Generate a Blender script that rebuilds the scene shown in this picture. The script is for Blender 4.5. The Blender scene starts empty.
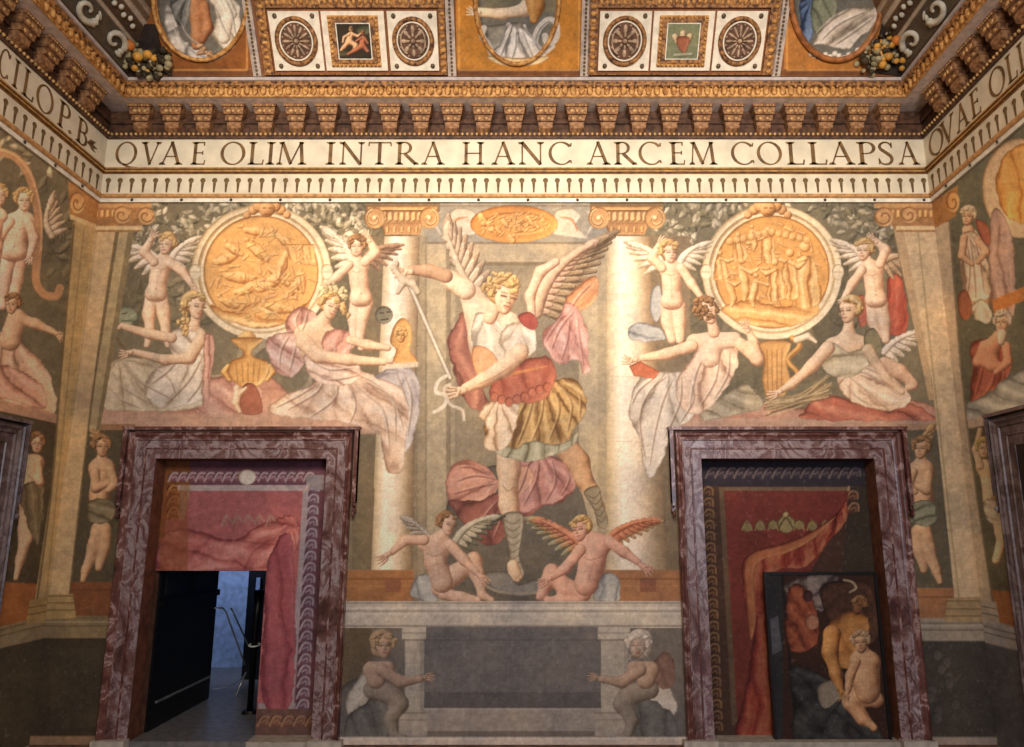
import bpy, bmesh, math, random
import numpy as np
from mathutils import Vector
C = bpy.context.scene.collection
PI = math.pi
# ------------------------------------------------------------------ camera model (metres, y = depth)
FOC, CX, CY = 730.0, 527.0, 373.5
TH = math.atan(152.0/730.0)
CT, ST = math.cos(TH), math.sin(TH)
CZ = 1.95
D = 7.0
XL, XR, RT = -0.630*D, 0.5957*D, 0.0322        # left wall, right wall at the far corner, tilt of right wall
def proj(X, Y, Z):
    d = Y*CT + (Z-CZ)*ST
    return CX + FOC*X/d, CY - FOC*(-Y*ST + (Z-CZ)*CT)/d
def ray(px, py):
    a, b = px-CX, CY-py
    return a, FOC*CT - b*ST, FOC*ST + b*CT
def on_back(px, py, Y=D):
    a, f, u = ray(px, py); return a/f*Y, CZ + u/f*Y
def on_left(px, py, X=XL):
    a, f, u = ray(px, py); Y = X*f/a; return Y, CZ + u/f*Y
def zat(py, Y=D): return on_back(CX, py, Y)[1]
# ------------------------------------------------------------------ materials
def srgb(c):
    c = [x/255.0 for x in c[:3]]
    return tuple([x/12.92 if x <= .04045 else ((x+.055)/1.055)**2.4 for x in c]+[1.0])
MATS = {}
def mat(name, col, rough=.7, metal=0.0, var=.18, scale=14.0, bump=.12, col2=None, bscale=60.0, spec=.3):
    if name in MATS: return MATS[name]
    m = bpy.data.materials.new(name); m.use_nodes = True; nt = m.node_tree; N = nt.nodes; L = nt.links
    b = N['Principled BSDF']; b.inputs['Roughness'].default_value = rough; b.inputs['Metallic'].default_value = metal
    b.inputs['Specular IOR Level'].default_value = spec
    tc = N.new('ShaderNodeTexCoord'); no = N.new('ShaderNodeTexNoise'); no.inputs['Scale'].default_value = scale
    no.inputs['Detail'].default_value = 8; L.new(tc.outputs['Object'], no.inputs['Vector'])
    r = N.new('ShaderNodeValToRGB'); c1 = srgb(col)
    c2 = srgb(col2) if col2 else tuple([x*(1-var*1.6) for x in c1[:3]]+[1])
    r.color_ramp.elements[0].position = .36; r.color_ramp.elements[0].color = c2
    r.color_ramp.elements[1].position = .62; r.color_ramp.elements[1].color = tuple([min(1, x*(1+var*.5)) for x in c1[:3]]+[1])
    L.new(no.outputs['Fac'], r.inputs['Fac']); L.new(r.outputs['Color'], b.inputs['Base Color'])
    if bump:
        n2 = N.new('ShaderNodeTexNoise'); n2.inputs['Scale'].default_value = bscale; n2.inputs['Detail'].default_value = 6
        L.new(tc.outputs['Object'], n2.inputs['Vector'])
        bp = N.new('ShaderNodeBump'); bp.inputs['Strength'].default_value = bump; bp.inputs['Distance'].default_value = .02
        L.new(n2.outputs['Fac'], bp.inputs['Height']); L.new(bp.outputs['Normal'], b.inputs['Normal'])
    MATS[name] = m; return m
def marble(name, stops, scale=2.2, rough=.28):
    m = bpy.data.materials.new(name); m.use_nodes = True; nt = m.node_tree; N = nt.nodes; L = nt.links
    b = N['Principled BSDF']; b.inputs['Roughness'].default_value = rough
    tc = N.new('ShaderNodeTexCoord')
    mp = N.new('ShaderNodeMapping'); mp.inputs['Rotation'].default_value = (.3, .6, .5); mp.inputs['Scale'].default_value = (1, 1, .8)
    L.new(tc.outputs['Object'], mp.inputs['Vector'])
    no = N.new('ShaderNodeTexNoise'); no.inputs['Scale'].default_value = scale; no.inputs['Detail'].default_value = 9
    no.inputs['Roughness'].default_value = .62; no.inputs['Distortion'].default_value = 1.1
    L.new(mp.outputs['Vector'], no.inputs['Vector'])
    r = N.new('ShaderNodeValToRGB'); cr = r.color_ramp
    for i, (p, c) in enumerate(stops):
        e = cr.elements[i] if i < 2 else cr.elements.new(p)
        e.position = p; e.color = srgb(c)
    L.new(no.outputs['Fac'], r.inputs['Fac'])
    # dark thin veins
    vo = N.new('ShaderNodeTexVoronoi'); vo.feature = 'DISTANCE_TO_EDGE'; vo.inputs['Scale'].default_value = scale*2.3
    mx = N.new('ShaderNodeMixRGB'); mx.inputs['Fac'].default_value = .35
    L.new(mp.outputs['Vector'], mx.inputs['Color1']); L.new(no.outputs['Color'], mx.inputs['Color2']); L.new(mx.outputs['Color'], vo.inputs['Vector'])
    vr = N.new('ShaderNodeValToRGB'); vr.color_ramp.elements[0].position = .0; vr.color_ramp.elements[0].color = (.35, .25, .25, 1)
    vr.color_ramp.elements[1].position = .045; vr.color_ramp.elements[1].color = (1, 1, 1, 1)
    L.new(vo.outputs['Distance'], vr.inputs['Fac'])
    mu = N.new('ShaderNodeMixRGB'); mu.blend_type = 'MULTIPLY'; mu.inputs['Fac'].default_value = .8
    L.new(r.outputs['Color'], mu.inputs['Color1']); L.new(vr.outputs['Color'], mu.inputs['Color2'])
    L.new(mu.outputs['Color'], b.inputs['Base Color'])
    MATS[name] = m; return m
def paintmat(name, rough=.75, bump=.1, tint=(1, 1, 1)):
    m = bpy.data.materials.new(name); m.use_nodes = True; nt = m.node_tree; N = nt.nodes; L = nt.links
    b = N['Principled BSDF']; b.inputs['Roughness'].default_value = rough; b.inputs['Specular IOR Level'].default_value = .2
    at = N.new('ShaderNodeAttribute'); at.attribute_name = 'pigment'
    tc = N.new('ShaderNodeTexCoord'); no = N.new('ShaderNodeTexNoise'); no.inputs['Scale'].default_value = 45; no.inputs['Detail'].default_value = 9
    no.inputs['Roughness'].default_value = .7
    L.new(tc.outputs['Object'], no.inputs['Vector'])
    r = N.new('ShaderNodeValToRGB'); r.color_ramp.elements[0].position = .3; r.color_ramp.elements[0].color = (.72, .70, .67, 1)
    r.color_ramp.elements[1].position = .68; r.color_ramp.elements[1].color = (1.0, 1.0, 1.0, 1)
    L.new(no.outputs['Fac'], r.inputs['Fac'])
    mu = N.new('ShaderNodeMixRGB'); mu.blend_type = 'MULTIPLY'; mu.inputs['Fac'].default_value = .8
    L.new(at.outputs['Color'], mu.inputs['Color1']); L.new(r.outputs['Color'], mu.inputs['Color2'])
    L.new(mu.outputs['Color'], b.inputs['Base Color'])
    bp = N.new('ShaderNodeBump'); bp.inputs['Strength'].default_value = bump; bp.inputs['Distance'].default_value = .01
    L.new(no.outputs['Fac'], bp.inputs['Height']); L.new(bp.outputs['Normal'], b.inputs['Normal'])
    MATS[name] = m; return m
# ------------------------------------------------------------------ objects
def empty(name, loc=(0, 0, 0), label=None, cat=None, group=None, kind=None):
    o = bpy.data.objects.new(name, None); C.objects.link(o); o.location = loc; o.empty_display_size = .1
    if label: o['label'] = label
    if cat: o['category'] = cat
    if group: o['group'] = group
    if kind: o['kind'] = kind
    return o
def tag(o, label=None, cat=None, group=None, kind=None):
    if label: o['label'] = label
    if cat: o['category'] = cat
    if group: o['group'] = group
    if kind: o['kind'] = kind
    return o
class MB:
    """collects world-space verts/faces of ONE mesh"""
    def __init__(s): s.v = []; s.f = []
    def add(s, vs, fs):
        n = len(s.v); s.v += [tuple(map(float, v)) for v in vs]; s.f += [tuple(i+n for i in f) for f in fs]; return s
    def box(s, a, b):
        x0, y0, z0 = a; x1, y1, z1 = b
        return s.add([(x0,y0,z0),(x1,y0,z0),(x1,y1,z0),(x0,y1,z0),(x0,y0,z1),(x1,y0,z1),(x1,y1,z1),(x0,y1,z1)],
                     [(0,3,2,1),(4,5,6,7),(0,1,5,4),(1,2,6,5),(2,3,7,6),(3,0,4,7)])
    def frus(s, bot, top):   # two quads of 4 points
        return s.add(list(bot)+list(top), [(0,3,2,1),(4,5,6,7),(0,1,5,4),(1,2,6,5),(2,3,7,6),(3,0,4,7)])
    def prism(s, poly, depth, P):   # poly in 2-D, P maps (u,v,w) to world
        n = len(poly); vs = [P(u, v, 0) for u, v in poly]+[P(u, v, depth) for u, v in poly]
        fs = [tuple(range(n)), tuple(range(2*n-1, n-1, -1))]+[(i, (i+1) % n, (i+1) % n+n, i+n)[::-1] for i in range(n)]
        return s.add(vs, fs)
    def ell(s, c, r, nu=10, nv=6, P=None):   # ellipsoid centred c radii r in local frame P
        vs = []; fs = []
        for j in range(nv+1):
            a = PI*j/nv
            for i in range(nu):
                t = 2*PI*i/nu
                q = (c[0]+r[0]*math.sin(a)*math.cos(t), c[1]+r[1]*math.sin(a)*math.sin(t), c[2]+r[2]*math.cos(a))
                vs.append(P(*q) if P else q)
        for j in range(nv):
            for i in range(nu):
                fs.append((j*nu+i, j*nu+(i+1) % nu, (j+1)*nu+(i+1) % nu, (j+1)*nu+i))
        return s.add(vs, fs)
    def tube(s, pts, r, n=8, P=None, closed=False):
        pts = [Vector(p) for p in pts]; m = len(pts); vs = []; fs = []
        rr = r if isinstance(r, (list, tuple)) else [r]*m
        up = Vector((0.13, 0.27, 1)).normalized()
        for k in range(m):
            a = pts[(k-1) % m] if (closed or k > 0) else pts[k]
            b = pts[(k+1) % m] if (closed or k < m-1) else pts[k]
            t = (b-a).normalized(); x = t.cross(up)
            if x.length < 1e-4: x = t.cross(Vector((1, 0, 0)))
            x.normalize(); y = t.cross(x)
            for i in range(n):
                q = pts[k]+x*rr[k]*math.cos(2*PI*i/n)+y*rr[k]*math.sin(2*PI*i/n)
                vs.append(P(*q) if P else tuple(q))
        for k in range(m if closed else m-1):
            k2 = (k+1) % m
            for i in range(n): fs.append((k*n+i, k*n+(i+1) % n, k2*n+(i+1) % n, k2*n+i))
        if not closed: fs += [tuple(range(n))[::-1], tuple(range((m-1)*n, m*n))]
        return s.add(vs, fs)
    def build(s, name, m, parent=None, smooth=False, recalc=True, bevel=0):
        me = bpy.data.meshes.new(name); 
        off = Vector(parent.matrix_world.translation) if False else (Vector(parent.location) if parent else Vector((0, 0, 0)))
        p = parent.parent if parent else None
        while p: off += Vector(p.location); p = p.parent
        me.from_pydata([tuple(Vector(v)-off) for v in s.v], [], s.f); me.update()
        if recalc:
            bm = bmesh.new(); bm.from_mesh(me); bmesh.ops.recalc_face_normals(bm, faces=bm.faces); bm.to_mesh(me); bm.free()
        if smooth: me.polygons.foreach_set('use_smooth', [True]*len(me.polygons))
        me.materials.append(m)
        o = bpy.data.objects.new(name, me); C.objects.link(o)
        if parent: o.parent = parent
        if bevel:
            b = o.modifiers.new('bevel', 'BEVEL'); b.width = bevel; b.segments = 2; b.limit_method = 'ANGLE'
        return o
# ------------------------------------------------------------------ fresco painter: pigments laid on a fine wall grid
_rs = np.random.RandomState(7); _lat = _rs.rand(256, 256)
def vnoise(x, y):
    xi = np.floor(x).astype(int); yi = np.floor(y).astype(int); fx = x-xi; fy = y-yi
    fx = fx*fx*(3-2*fx); fy = fy*fy*(3-2*fy); g = lambda a, b: _lat[a % 256, b % 256]
    return (g(xi, yi)*(1-fx)+g(xi+1, yi)*fx)*(1-fy)+(g(xi, yi+1)*(1-fx)+g(xi+1, yi+1)*fx)*fy
def fbm(x, y, o=4):
    s = 0; a = .5; t = 0
    for i in range(o):
        s = s+a*vnoise(x*(2**i)+i*17.3, y*(2**i)+i*9.1); t += a; a *= .55
    return s/t
A3 = lambda c: np.array(c[:3], float)/255.0
def catmull(pts, closed=True, n=6):
    P = [np.array(p, float) for p in pts]; m = len(P); out = []
    rng = range(m) if closed else range(m-1)
    for i in rng:
        g = (lambda k: P[k % m]) if closed else (lambda k: P[min(max(k, 0), m-1)])
        p0, p1, p2, p3 = g(i-1), g(i), g(i+1), g(i+2)
        for k in range(n):
            t = k/n
            out.append(.5*((2*p1)+(-p0+p2)*t+(2*p0-5*p1+4*p2-p3)*t*t+(-p0+3*p1-3*p2+p3)*t**3))
    if not closed: out.append(P[-1])
    return np.array(out)
class Canvas:
    def __init__(s, P, u0, u1, v0, v1, res, base=(128, 128, 128)):
        s.P = P; nu = int(round((u1-u0)/res))+1; nv = int(round((v1-v0)/res))+1
        s.u, s.v = np.meshgrid(np.linspace(u0, u1, nu), np.linspace(v0, v1, nv))
        s.X, s.Y, s.Z = P(s.u, s.v)
        s.px, s.py = proj(s.X, s.Y, s.Z)
        s.col = np.ones(s.u.shape+(3,))*A3(base); s.oid = np.zeros(s.u.shape, int); s.names = ['ground']; s.own = 0
        s.L = np.array([-.45, -.5, .74]); s.dim = 1.0
    def o(s, name):       # start a new painted part
        s.names.append(name); s.own = len(s.names)-1; return s
    def at(s, name):
        s.own = s.names.index(name); return s
    def win(s, x0, y0, x1, y1):
        m = (s.px > x0) & (s.px < x1) & (s.py > y0) & (s.py < y1)
        r = np.where(m.any(1))[0]; c = np.where(m.any(0))[0]
        if len(r) == 0: return None
        return slice(r[0], r[-1]+1), slice(c[0], c[-1]+1)
    def put(s, w, a, col, own=True, only=None):
        if only is not None: a = a*np.isin(s.oid[w], only)
        s.col[w] = s.col[w]*(1-a[..., None])+np.clip(col, 0, 1)*a[..., None]
        if own: s.oid[w] = np.where(a > .5, s.own, s.oid[w])
    def tone(s, lam, base, hi, lo, x, y, tex=1.0):
        b, h, l = A3(base), A3(hi), A3(lo)
        t = np.clip((lam+.15)/1.1, 0, 1)+tex*.26*(fbm(x/5., y/5., 3)-.5)
        t = np.clip(t, 0, 1)[..., None]
        c = np.where(t < .55, l+(b-l)*(t/.55), b+(h-b)*((t-.55)/.45))
        return c
    # ---- union of tapered capsules, shaded as one body
    def body(s, chains, base, hi, lo, k=1.6, edge=.45, own=True, tex=1.0, soft=.7, only=None, alpha=1.0):
        segs = []
        for ch in chains:
            if len(ch) == 1: ch = [ch[0], (ch[0][0]+.01, ch[0][1], ch[0][2])]
            for a, b in zip(ch[:-1], ch[1:]): segs.append((a, b))
        xs = [q[0]-q[2]-3 for g in segs for q in g]+[q[0]+q[2]+3 for g in segs for q in g]
        ys = [q[1]-q[2]-3 for g in segs for q in g]+[q[1]+q[2]+3 for g in segs for q in g]
        w = s.win(min(xs), min(ys), max(xs), max(ys))
        if w is None: return
        x, y = s.px[w], s.py[w]; W = 1e-12; gx = 0; gy = 0; R = 0
        for a, b in segs:
            dx, dy = b[0]-a[0], b[1]-a[1]; L2 = dx*dx+dy*dy+1e-9
            t = np.clip(((x-a[0])*dx+(y-a[1])*dy)/L2, 0, 1)
            ex, ey = x-a[0]-t*dx, y-a[1]-t*dy; d = np.sqrt(ex*ex+ey*ey)+1e-6; r = a[2]+(b[2]-a[2])*t
            q = np.exp(-np.clip((d-r), -40, 40)/k)
            m = d/np.maximum(r, .1); W = W+q; gx = gx+q*ex/d*np.minimum(m, 1); gy = gy+q*ey/d*np.minimum(m, 1); R = R+q*r
        sdf = -k*np.log(W); gx, gy, R = gx/W, gy/W, R/W
        al = np.clip(.5-sdf/soft, 0, 1)*alpha
        h = np.sqrt(np.clip(1-gx*gx-gy*gy, 0, 1)); lam = gx*s.L[0]+gy*s.L[1]+h*s.L[2]
        c = s.tone(lam, base, hi, lo, x, y, tex)
        e = np.clip(1+sdf/1.6, 0, 1)*edge*(.6+.4*np.sign(-(gx*s.L[0]+gy*s.L[1])))
        c = c*(1-e[..., None])+A3(lo)*.8*e[..., None]
        s.put(w, al, c, own, only)
    # ---- closed cloth / shape outline
    def shape(s, pts, base, hi=None, lo=None, rb=7, smooth=True, folds=None, amp=.5, edge=.4, own=True, tex=1.0, alpha=1.0, only=None, flat=False):
        hi = hi or tuple(min(255, c*1.2+8) for c in base); lo = lo or tuple(c*.62 for c in base)
        p = catmull(pts) if smooth else np.array(pts, float)
        w = s.win(p[:, 0].min()-2, p[:, 1].min()-2, p[:, 0].max()+2, p[:, 1].max()+2)
        if w is None: return
        x, y = s.px[w], s.py[w]
        if folds: x, y = x+4.2*(fbm(x/7.+9, y/7., 3)-.5), y+4.2*(fbm(x/7., y/7.+33, 3)-.5)
        ins = np.zeros(x.shape, bool); dm = np.full(x.shape, 1e9); gx = np.zeros(x.shape); gy = np.zeros(x.shape)
        n = len(p)
        for i in range(n):
            a, b = p[i], p[(i+1) % n]
            c1 = (a[1] > y) != (b[1] > y)
            with np.errstate(divide='ignore', invalid='ignore'):
                xi = (b[0]-a[0])*(y-a[1])/(b[1]-a[1]+1e-12)+a[0]
            ins ^= c1 & (x < xi)
            dx, dy = b-a; L2 = dx*dx+dy*dy+1e-9; t = np.clip(((x-a[0])*dx+(y-a[1])*dy)/L2, 0, 1)
            ex, ey = x-a[0]-t*dx, y-a[1]-t*dy; d = np.sqrt(ex*ex+ey*ey)+1e-6
            m = d < dm; dm = np.where(m, d, dm); gx = np.where(m, -ex/d, gx); gy = np.where(m, -ey/d, gy)
        sd = np.where(ins, dm, -dm); al = np.clip(.5+sd/.8, 0, 1)*alpha
        gx = np.where(ins, gx, -gx); gy = np.where(ins, gy, -gy)
        if flat: c = s.tone(np.full(x.shape, .45), base, hi, lo, x, y, tex)
        else:
            q = 1-np.clip(sd/rb, 0, 1); q = q*q
            lam = -0+gx*-1*q*s.L[0]+gy*-1*q*s.L[1]+np.sqrt(1-q*q*.98)*s.L[2]*.8
            if folds:
                md = .45+1.0*fbm(x/15.+3.7, y/15.+1.3, 2); tot = 0
                for fo in folds:
                    if fo[0] == 'r':    # radiating from a tension point: ('r', x, y, n)
                        ph = np.arctan2(y-fo[2], x-fo[1]); rr = np.hypot(x-fo[1], y-fo[2])
                        v = ph*fo[3]*.8+2.6*fbm(x/24.+fo[1], y/24., 2)+.02*rr; g = np.clip(rr/14., 0, 1)
                    else:               # parallel: ('p', angle of the fold lines, wavelength)
                        a = math.radians(fo[1]); t = -x*math.sin(a)+y*math.cos(a)
                        v = t/fo[2]*PI*1.05+4.2*fbm(x/32.+fo[2], y/32., 2); g = 1
                    tot = tot+g*(.30*np.sin(v)+.14*np.sin(2.3*v+1.1)-.55*np.clip(1-np.abs(np.sin(v*.5+.8))*3.2, 0, 1)**1.4)
                lam = lam+amp*1.3*md*tot/len(folds)**.6
            c = s.tone(lam, base, hi, lo, x, y, tex)
            if edge:
                e = np.clip(1-sd/1.5, 0, 1)*edge; c = c*(1-e[..., None])+A3(lo)*.8*e[..., None]
        s.put(w, al, c, own, only)
    def line(s, pts, wd, col, alpha=.8, own=False, smooth=True, only=None, taper=False):
        p = catmull(pts, False) if (smooth and len(pts) > 2) else np.array(pts, float)
        w = s.win(p[:, 0].min()-wd-2, p[:, 1].min()-wd-2, p[:, 0].max()+wd+2, p[:, 1].max()+wd+2)
        if w is None: return
        x, y = s.px[w], s.py[w]; best = np.full(x.shape, 1e9); n = len(p)-1
        for i in range(n):
            a, b = p[i], p[i+1]; dx, dy = b-a; L2 = dx*dx+dy*dy+1e-9; t = np.clip(((x-a[0])*dx+(y-a[1])*dy)/L2, 0, 1)
            d = np.hypot(x-a[0]-t*dx, y-a[1]-t*dy)
            ww = wd*(1-.85*abs(2*(i+t)/n-1)**2) if taper else wd
            best = np.minimum(best, d-ww/2)
        s.put(w, np.clip(.5-best/.9, 0, 1)*alpha, np.ones(x.shape+(3,))*A3(col), own, only)
    def ell(s, cx, cy, rx, ry, base, hi=None, lo=None, rot=0, **k):
        a = math.radians(rot)
        pts = [(cx+rx*math.cos(t)*math.cos(a)-ry*math.sin(t)*math.sin(a), cy+rx*math.cos(t)*math.sin(a)+ry*math.sin(t)*math.cos(a)) for t in np.linspace(0, 2*PI, max(16, int(rx+ry)//2), endpoint=False)]
        s.shape(pts, base, hi, lo, smooth=False, **k)
    def rect(s, x0, y0, x1, y1, base, own=True, alpha=1.0, tex=1.0):
        s.shape([(x0, y0), (x1, y0), (x1, y1), (x0, y1)], base, smooth=False, flat=True, own=own, alpha=alpha, tex=tex)
    def quad(s, pts, base, **k): s.shape(pts, base, smooth=False, flat=True, **k)
    def leaves(s, poly, n, cols, r=(2, 5), seed=1, own=False):
        rn = random.Random(seed); xs = [p[0] for p in poly]; ys = [p[1] for p in poly]
        def inside(x, y):
            c = False
            for i in range(len(poly)):
                a, b = poly[i], poly[(i+1) % len(poly)]
                if (a[1] > y) != (b[1] > y) and x < (b[0]-a[0])*(y-a[1])/(b[1]-a[1])+a[0]: c = not c
            return c
        for i in range(n):
            x = rn.uniform(min(xs), max(xs)); y = rn.uniform(min(ys), max(ys))
            if not inside(x, y): continue
            q = rn.uniform(*r); an = rn.uniform(0, PI); c = rn.choice(cols)
            s.body([[(x-q*math.cos(an), y-q*math.sin(an), q*.3), (x, y, q*.55), (x+q*math.cos(an), y+q*math.sin(an), q*.25)]], c,
                   tuple(min(255, v*1.25) for v in c), tuple(v*.6 for v in c), own=own, alpha=rn.uniform(.5, .95))
    # ---- anatomy helpers
    def head(s, x, y, r, look=0.0, tilt=0.0, skin=None, hair=None, hairstyle='curly', seed=1, detail=1.0):
        sk = skin or SK; hb, hh, hl = hair or HAIR; a = math.radians(tilt); ca, sa = math.cos(a), math.sin(a)
        T = lambda u, v: (x+u*r*ca-v*r*sa, y+u*r*sa+v*r*ca)
        q = lambda u, v, rr: T(u, v)+(rr*r,)
        rn = random.Random(seed)
        s.body([[q(-look*.5, -.25, .85)], [q(-look*.35, -.5, .72)]], hb, hh, hl, k=1)          # back hair
        s.body([[q(0, -.2, .74), q(look*.12, .45, .5)], [q(look*.3, .75, .28)]], *sk, k=1.2)
        for i in range(0 if hairstyle == 'bald' else 20):
            t = PI*1.02+PI*.96*rn.random()-look*.75; rr = rn.uniform(.62, 1.02); u0 = math.cos(t)*rr*.9-look*.16; v0 = math.sin(t)*rr*.92-.1
            if v0 > -.32 and abs(u0-look*.3) < .5: v0 -= .3
            f = rn.uniform(.88, 1.1); tn = [tuple(min(255, c*f) for c in q_) for q_ in (hb, hh, hl)]
            s.body([[q(u0-.1, v0, .15+rn.uniform(-.03, .05)), q(u0+.1, v0+rn.uniform(-.12, .12), .13)]], *tn, k=.5)
        for sd in (-1, 1):
            if sd*look < .35: s.body([[q(sd*.76-look*.1, -.25, .2), q(sd*.74-look*.12, .12, .15)]], hb, hh, hl, k=.5)
        if hairstyle == 'long':
            d = -1 if look > 0 else 1
            s.body([[q(d*.7, -.3, .35), q(d*.85, .4, .32), q(d*.75, 1.1, .22)]], hb, hh, hl, k=.8)
        lo = tuple(c*.62 for c in sk[2]); e = look*.42; lw = max(.9, r*.1)*detail
        for sd in (-1, 1):
            ex = e+sd*.3
            if abs(ex) < .72:
                s.line([T(ex-.14, .02), T(ex+.14, .02)], lw*1.3, lo, .8)
                s.line([T(ex-.18, -.17), T(ex+.18, -.18)], lw*.8, lo, .5)
        s.line([T(e*1.25, -.05), T(e*1.45+.03, .28)], lw*.8, sk[2], .75); s.line([T(e*1.35-.1, .33), T(e*1.35+.1, .33)], lw, lo, .55)
        s.line([T(e*1.15-.17, .55), T(e*1.15+.17, .55)], lw, (150, 70, 60), .75); s.line([T(e*1.1-.1, .68), T(e*1.1+.1, .68)], lw*.7, sk[2], .6)
        s.body([[q(e-.35, .3, .16)]], tuple(min(255, c*1.02) for c in (225, 160, 130)), sk[1], sk[0], alpha=.35, edge=0)
    def hand(s, x, y, ang, r, skin=None, curl=0.3, flip=1):
        sk = skin or SK; a = math.radians(ang); ch = [[(x-r*.9*math.cos(a), y-r*.9*math.sin(a), r*.55), (x+r*.3*math.cos(a), y+r*.3*math.sin(a), r*.75)]]
        s.body(ch, *sk, k=.8)
        for i in range(4):
            b = a+(i-1.5)*.24*flip; L = r*(1.75, 1.95, 1.85, 1.5)[i]; ox = -(i-1.5)*.0
            px_, py_ = x+r*.5*math.cos(a)-math.sin(a)*(i-1.5)*r*.36*flip, y+r*.5*math.sin(a)+math.cos(a)*(i-1.5)*r*.36*flip
            m = (px_+L*.5*math.cos(b), py_+L*.5*math.sin(b)); c2 = b+curl*flip
            s.body([[(px_, py_, r*.24), m+(r*.21,), (m[0]+L*.5*math.cos(c2), m[1]+L*.5*math.sin(c2), r*.16)]], *sk, k=.4)
        b = a-1.0*flip; s.body([[(x, y, r*.3), (x+r*.9*math.cos(b), y+r*.9*math.sin(b), r*.24), (x+r*1.4*math.cos(b+.4*flip), y+r*1.4*math.sin(b+.4*flip), r*.17)]], *sk, k=.4)
    def wing(s, root, tip, wd, cols, n=8, bend=.2, side=1, name=None):
        """cols: list of (base,hi,lo) from the leading edge to the trailing one"""
        rx, ry = root; tx, ty = tip; dx, dy = tx-rx, ty-ry; L = math.hypot(dx, dy); ux, uy = dx/L, dy/L; nx, ny = -uy*side, ux*side
        mid = (rx+dx*.45-nx*L*bend, ry+dy*.45-ny*L*bend)
        B = lambda t: ((1-t)**2*rx+2*t*(1-t)*mid[0]+t*t*tx, (1-t)**2*ry+2*t*(1-t)*mid[1]+t*t*ty)
        for i in range(n):       # long feathers, root to tip
            t = .05+.9*i/(n-1); p = B(t); ln = wd*(.55+.6*math.sin(PI*(.25+.55*t))); spread = .25+.95*t
            ex, ey = nx*math.cos(spread)+ux*math.sin(spread), ny*math.cos(spread)+uy*math.sin(spread)
            for j, c in enumerate(cols[::-1]):
                f = ln*(1-.33*j)
                s.body([[p+(L*.6/n,), (p[0]+ex*f*.6, p[1]+ey*f*.6, L*.62/n), (p[0]+ex*f, p[1]+ey*f, L*.3/n)]], *c, k=.5, edge=.7)
                s.line([p, (p[0]+ex*f*.95, p[1]+ey*f*.95)], .7, c[2], .45, smooth=False)
        s.body([[B(t)+(wd*(.2-.13*t),) for t in np.linspace(0, 1, 7)]], *cols[0], k=1)
    def putto(s, H, r, sh, hip, arms, legs, sw=9, hw=7, look=.3, tilt=0, hair=None, skin=None, seed=1, tr=6.5):
        sk = skin or SKP; sw *= 1.3; hw *= 1.35; tr *= 1.22; g_ = lambda l, f: [(a, b, c*f) for a, b, c in l]; legs = [g_(l, 1.22) for l in legs]; arms = [g_(a, 1.25) for a in arms]; r *= 1.08
        for l in legs: s.body([l], *sk)
        mx, my = (sh[0]+hip[0])/2, (sh[1]+hip[1])/2
        s.body([[(sh[0]-sw*.5, sh[1]+1, tr*.72), (sh[0]+sw*.5, sh[1]+1, tr*.72)], [(sh[0], sh[1]+2, tr), (mx, my, tr*1.0), (hip[0], hip[1], tr*1.08)],
                [(hip[0]-hw*.45, hip[1]+2, tr*.8), (hip[0]+hw*.45, hip[1]+2, tr*.8)], [(sh[0], sh[1], 3.2), (H[0]*.5+sh[0]*.5, H[1]*.5+sh[1]*.5, 3)]], *sk, k=2.4)
        lo = sk[2]
        s.line([(sh[0]-sw*.42, sh[1]+tr*.75), (sh[0]-.5, sh[1]+tr*.95)], .9, lo, .45); s.line([(sh[0]+1, sh[1]+tr*.95), (sh[0]+sw*.42, sh[1]+tr*.7)], .9, lo, .45)
        s.line([(sh[0], sh[1]+tr), (mx, my), (hip[0], hip[1]-2)], .8, lo, .3); s.body([[(hip[0], hip[1]-3.4, .9)]], lo, lo, lo, edge=0, alpha=.6)
        s.line([(hip[0]-hw*.6, hip[1]+tr*.5), (hip[0], hip[1]+tr*.95), (hip[0]+hw*.6, hip[1]+tr*.5)], .9, lo, .5)
        for a in arms:
            s.body([a], *sk); e, f = a[-2], a[-1]; an = math.degrees(math.atan2(f[1]-e[1], f[0]-e[0])); s.hand(f[0], f[1], an, f[2]*1.1, sk)
        s.head(H[0], H[1], r, look, tilt, sk, hair, 'curly', seed)
    def fl(s, lines, c=((240, 226, 204), (120, 92, 74)), wd=2.2, a=.55, only=None):
        only = only or [s.own]
        for L in lines:
            s.line(L, wd, c[1], a, only=only, taper=True); s.line([(x-1.3, y-1.5) for x, y in L], wd*.9, c[0], a*.8, only=only, taper=True)
    def curls(s, poly, n, tones, seed=1, r=(1.6, 2.8)):
        rn = random.Random(seed)
        for i in range(n):
            j = rn.randrange(len(poly)-1); f = rn.random(); x = poly[j][0]*(1-f)+poly[j+1][0]*f+rn.gauss(0, poly[j][2]); y = poly[j][1]*(1-f)+poly[j+1][1]*f+rn.gauss(0, poly[j][2]); k = rn.uniform(.84, 1.12); q = rn.uniform(*r)
            s.body([[(x, y, q), (x+rn.uniform(-3, 3), y+rn.uniform(-1, 4), q*.6)]], *[tuple(min(255, c*k) for c in t) for t in tones], k=.5, edge=.6)
    def finish(s, grain=.05, weave=.02, fade=0.0):
        s.col = s.col*(1-fade)+np.array([.90, .75, .60])*fade
        n = fbm(s.px/40., s.py/40., 4)-.5; g = fbm(s.px/1.7, s.py/1.7, 2)-.5; v = vnoise(s.px*1.1, s.py/9.)-.5; h = vnoise(s.px/12., s.py*1.2)-.5
        s.col = s.col*.94+.06*s.col.mean(-1, keepdims=True); s.col = s.col*(1+np.stack([.03*n, 0*n, -.06*n], -1)*2)
        s.col *= np.array([1.03, .99, .975]); f4 = fbm(s.px/4.5+7, s.py/4.5, 3)-.5
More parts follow.
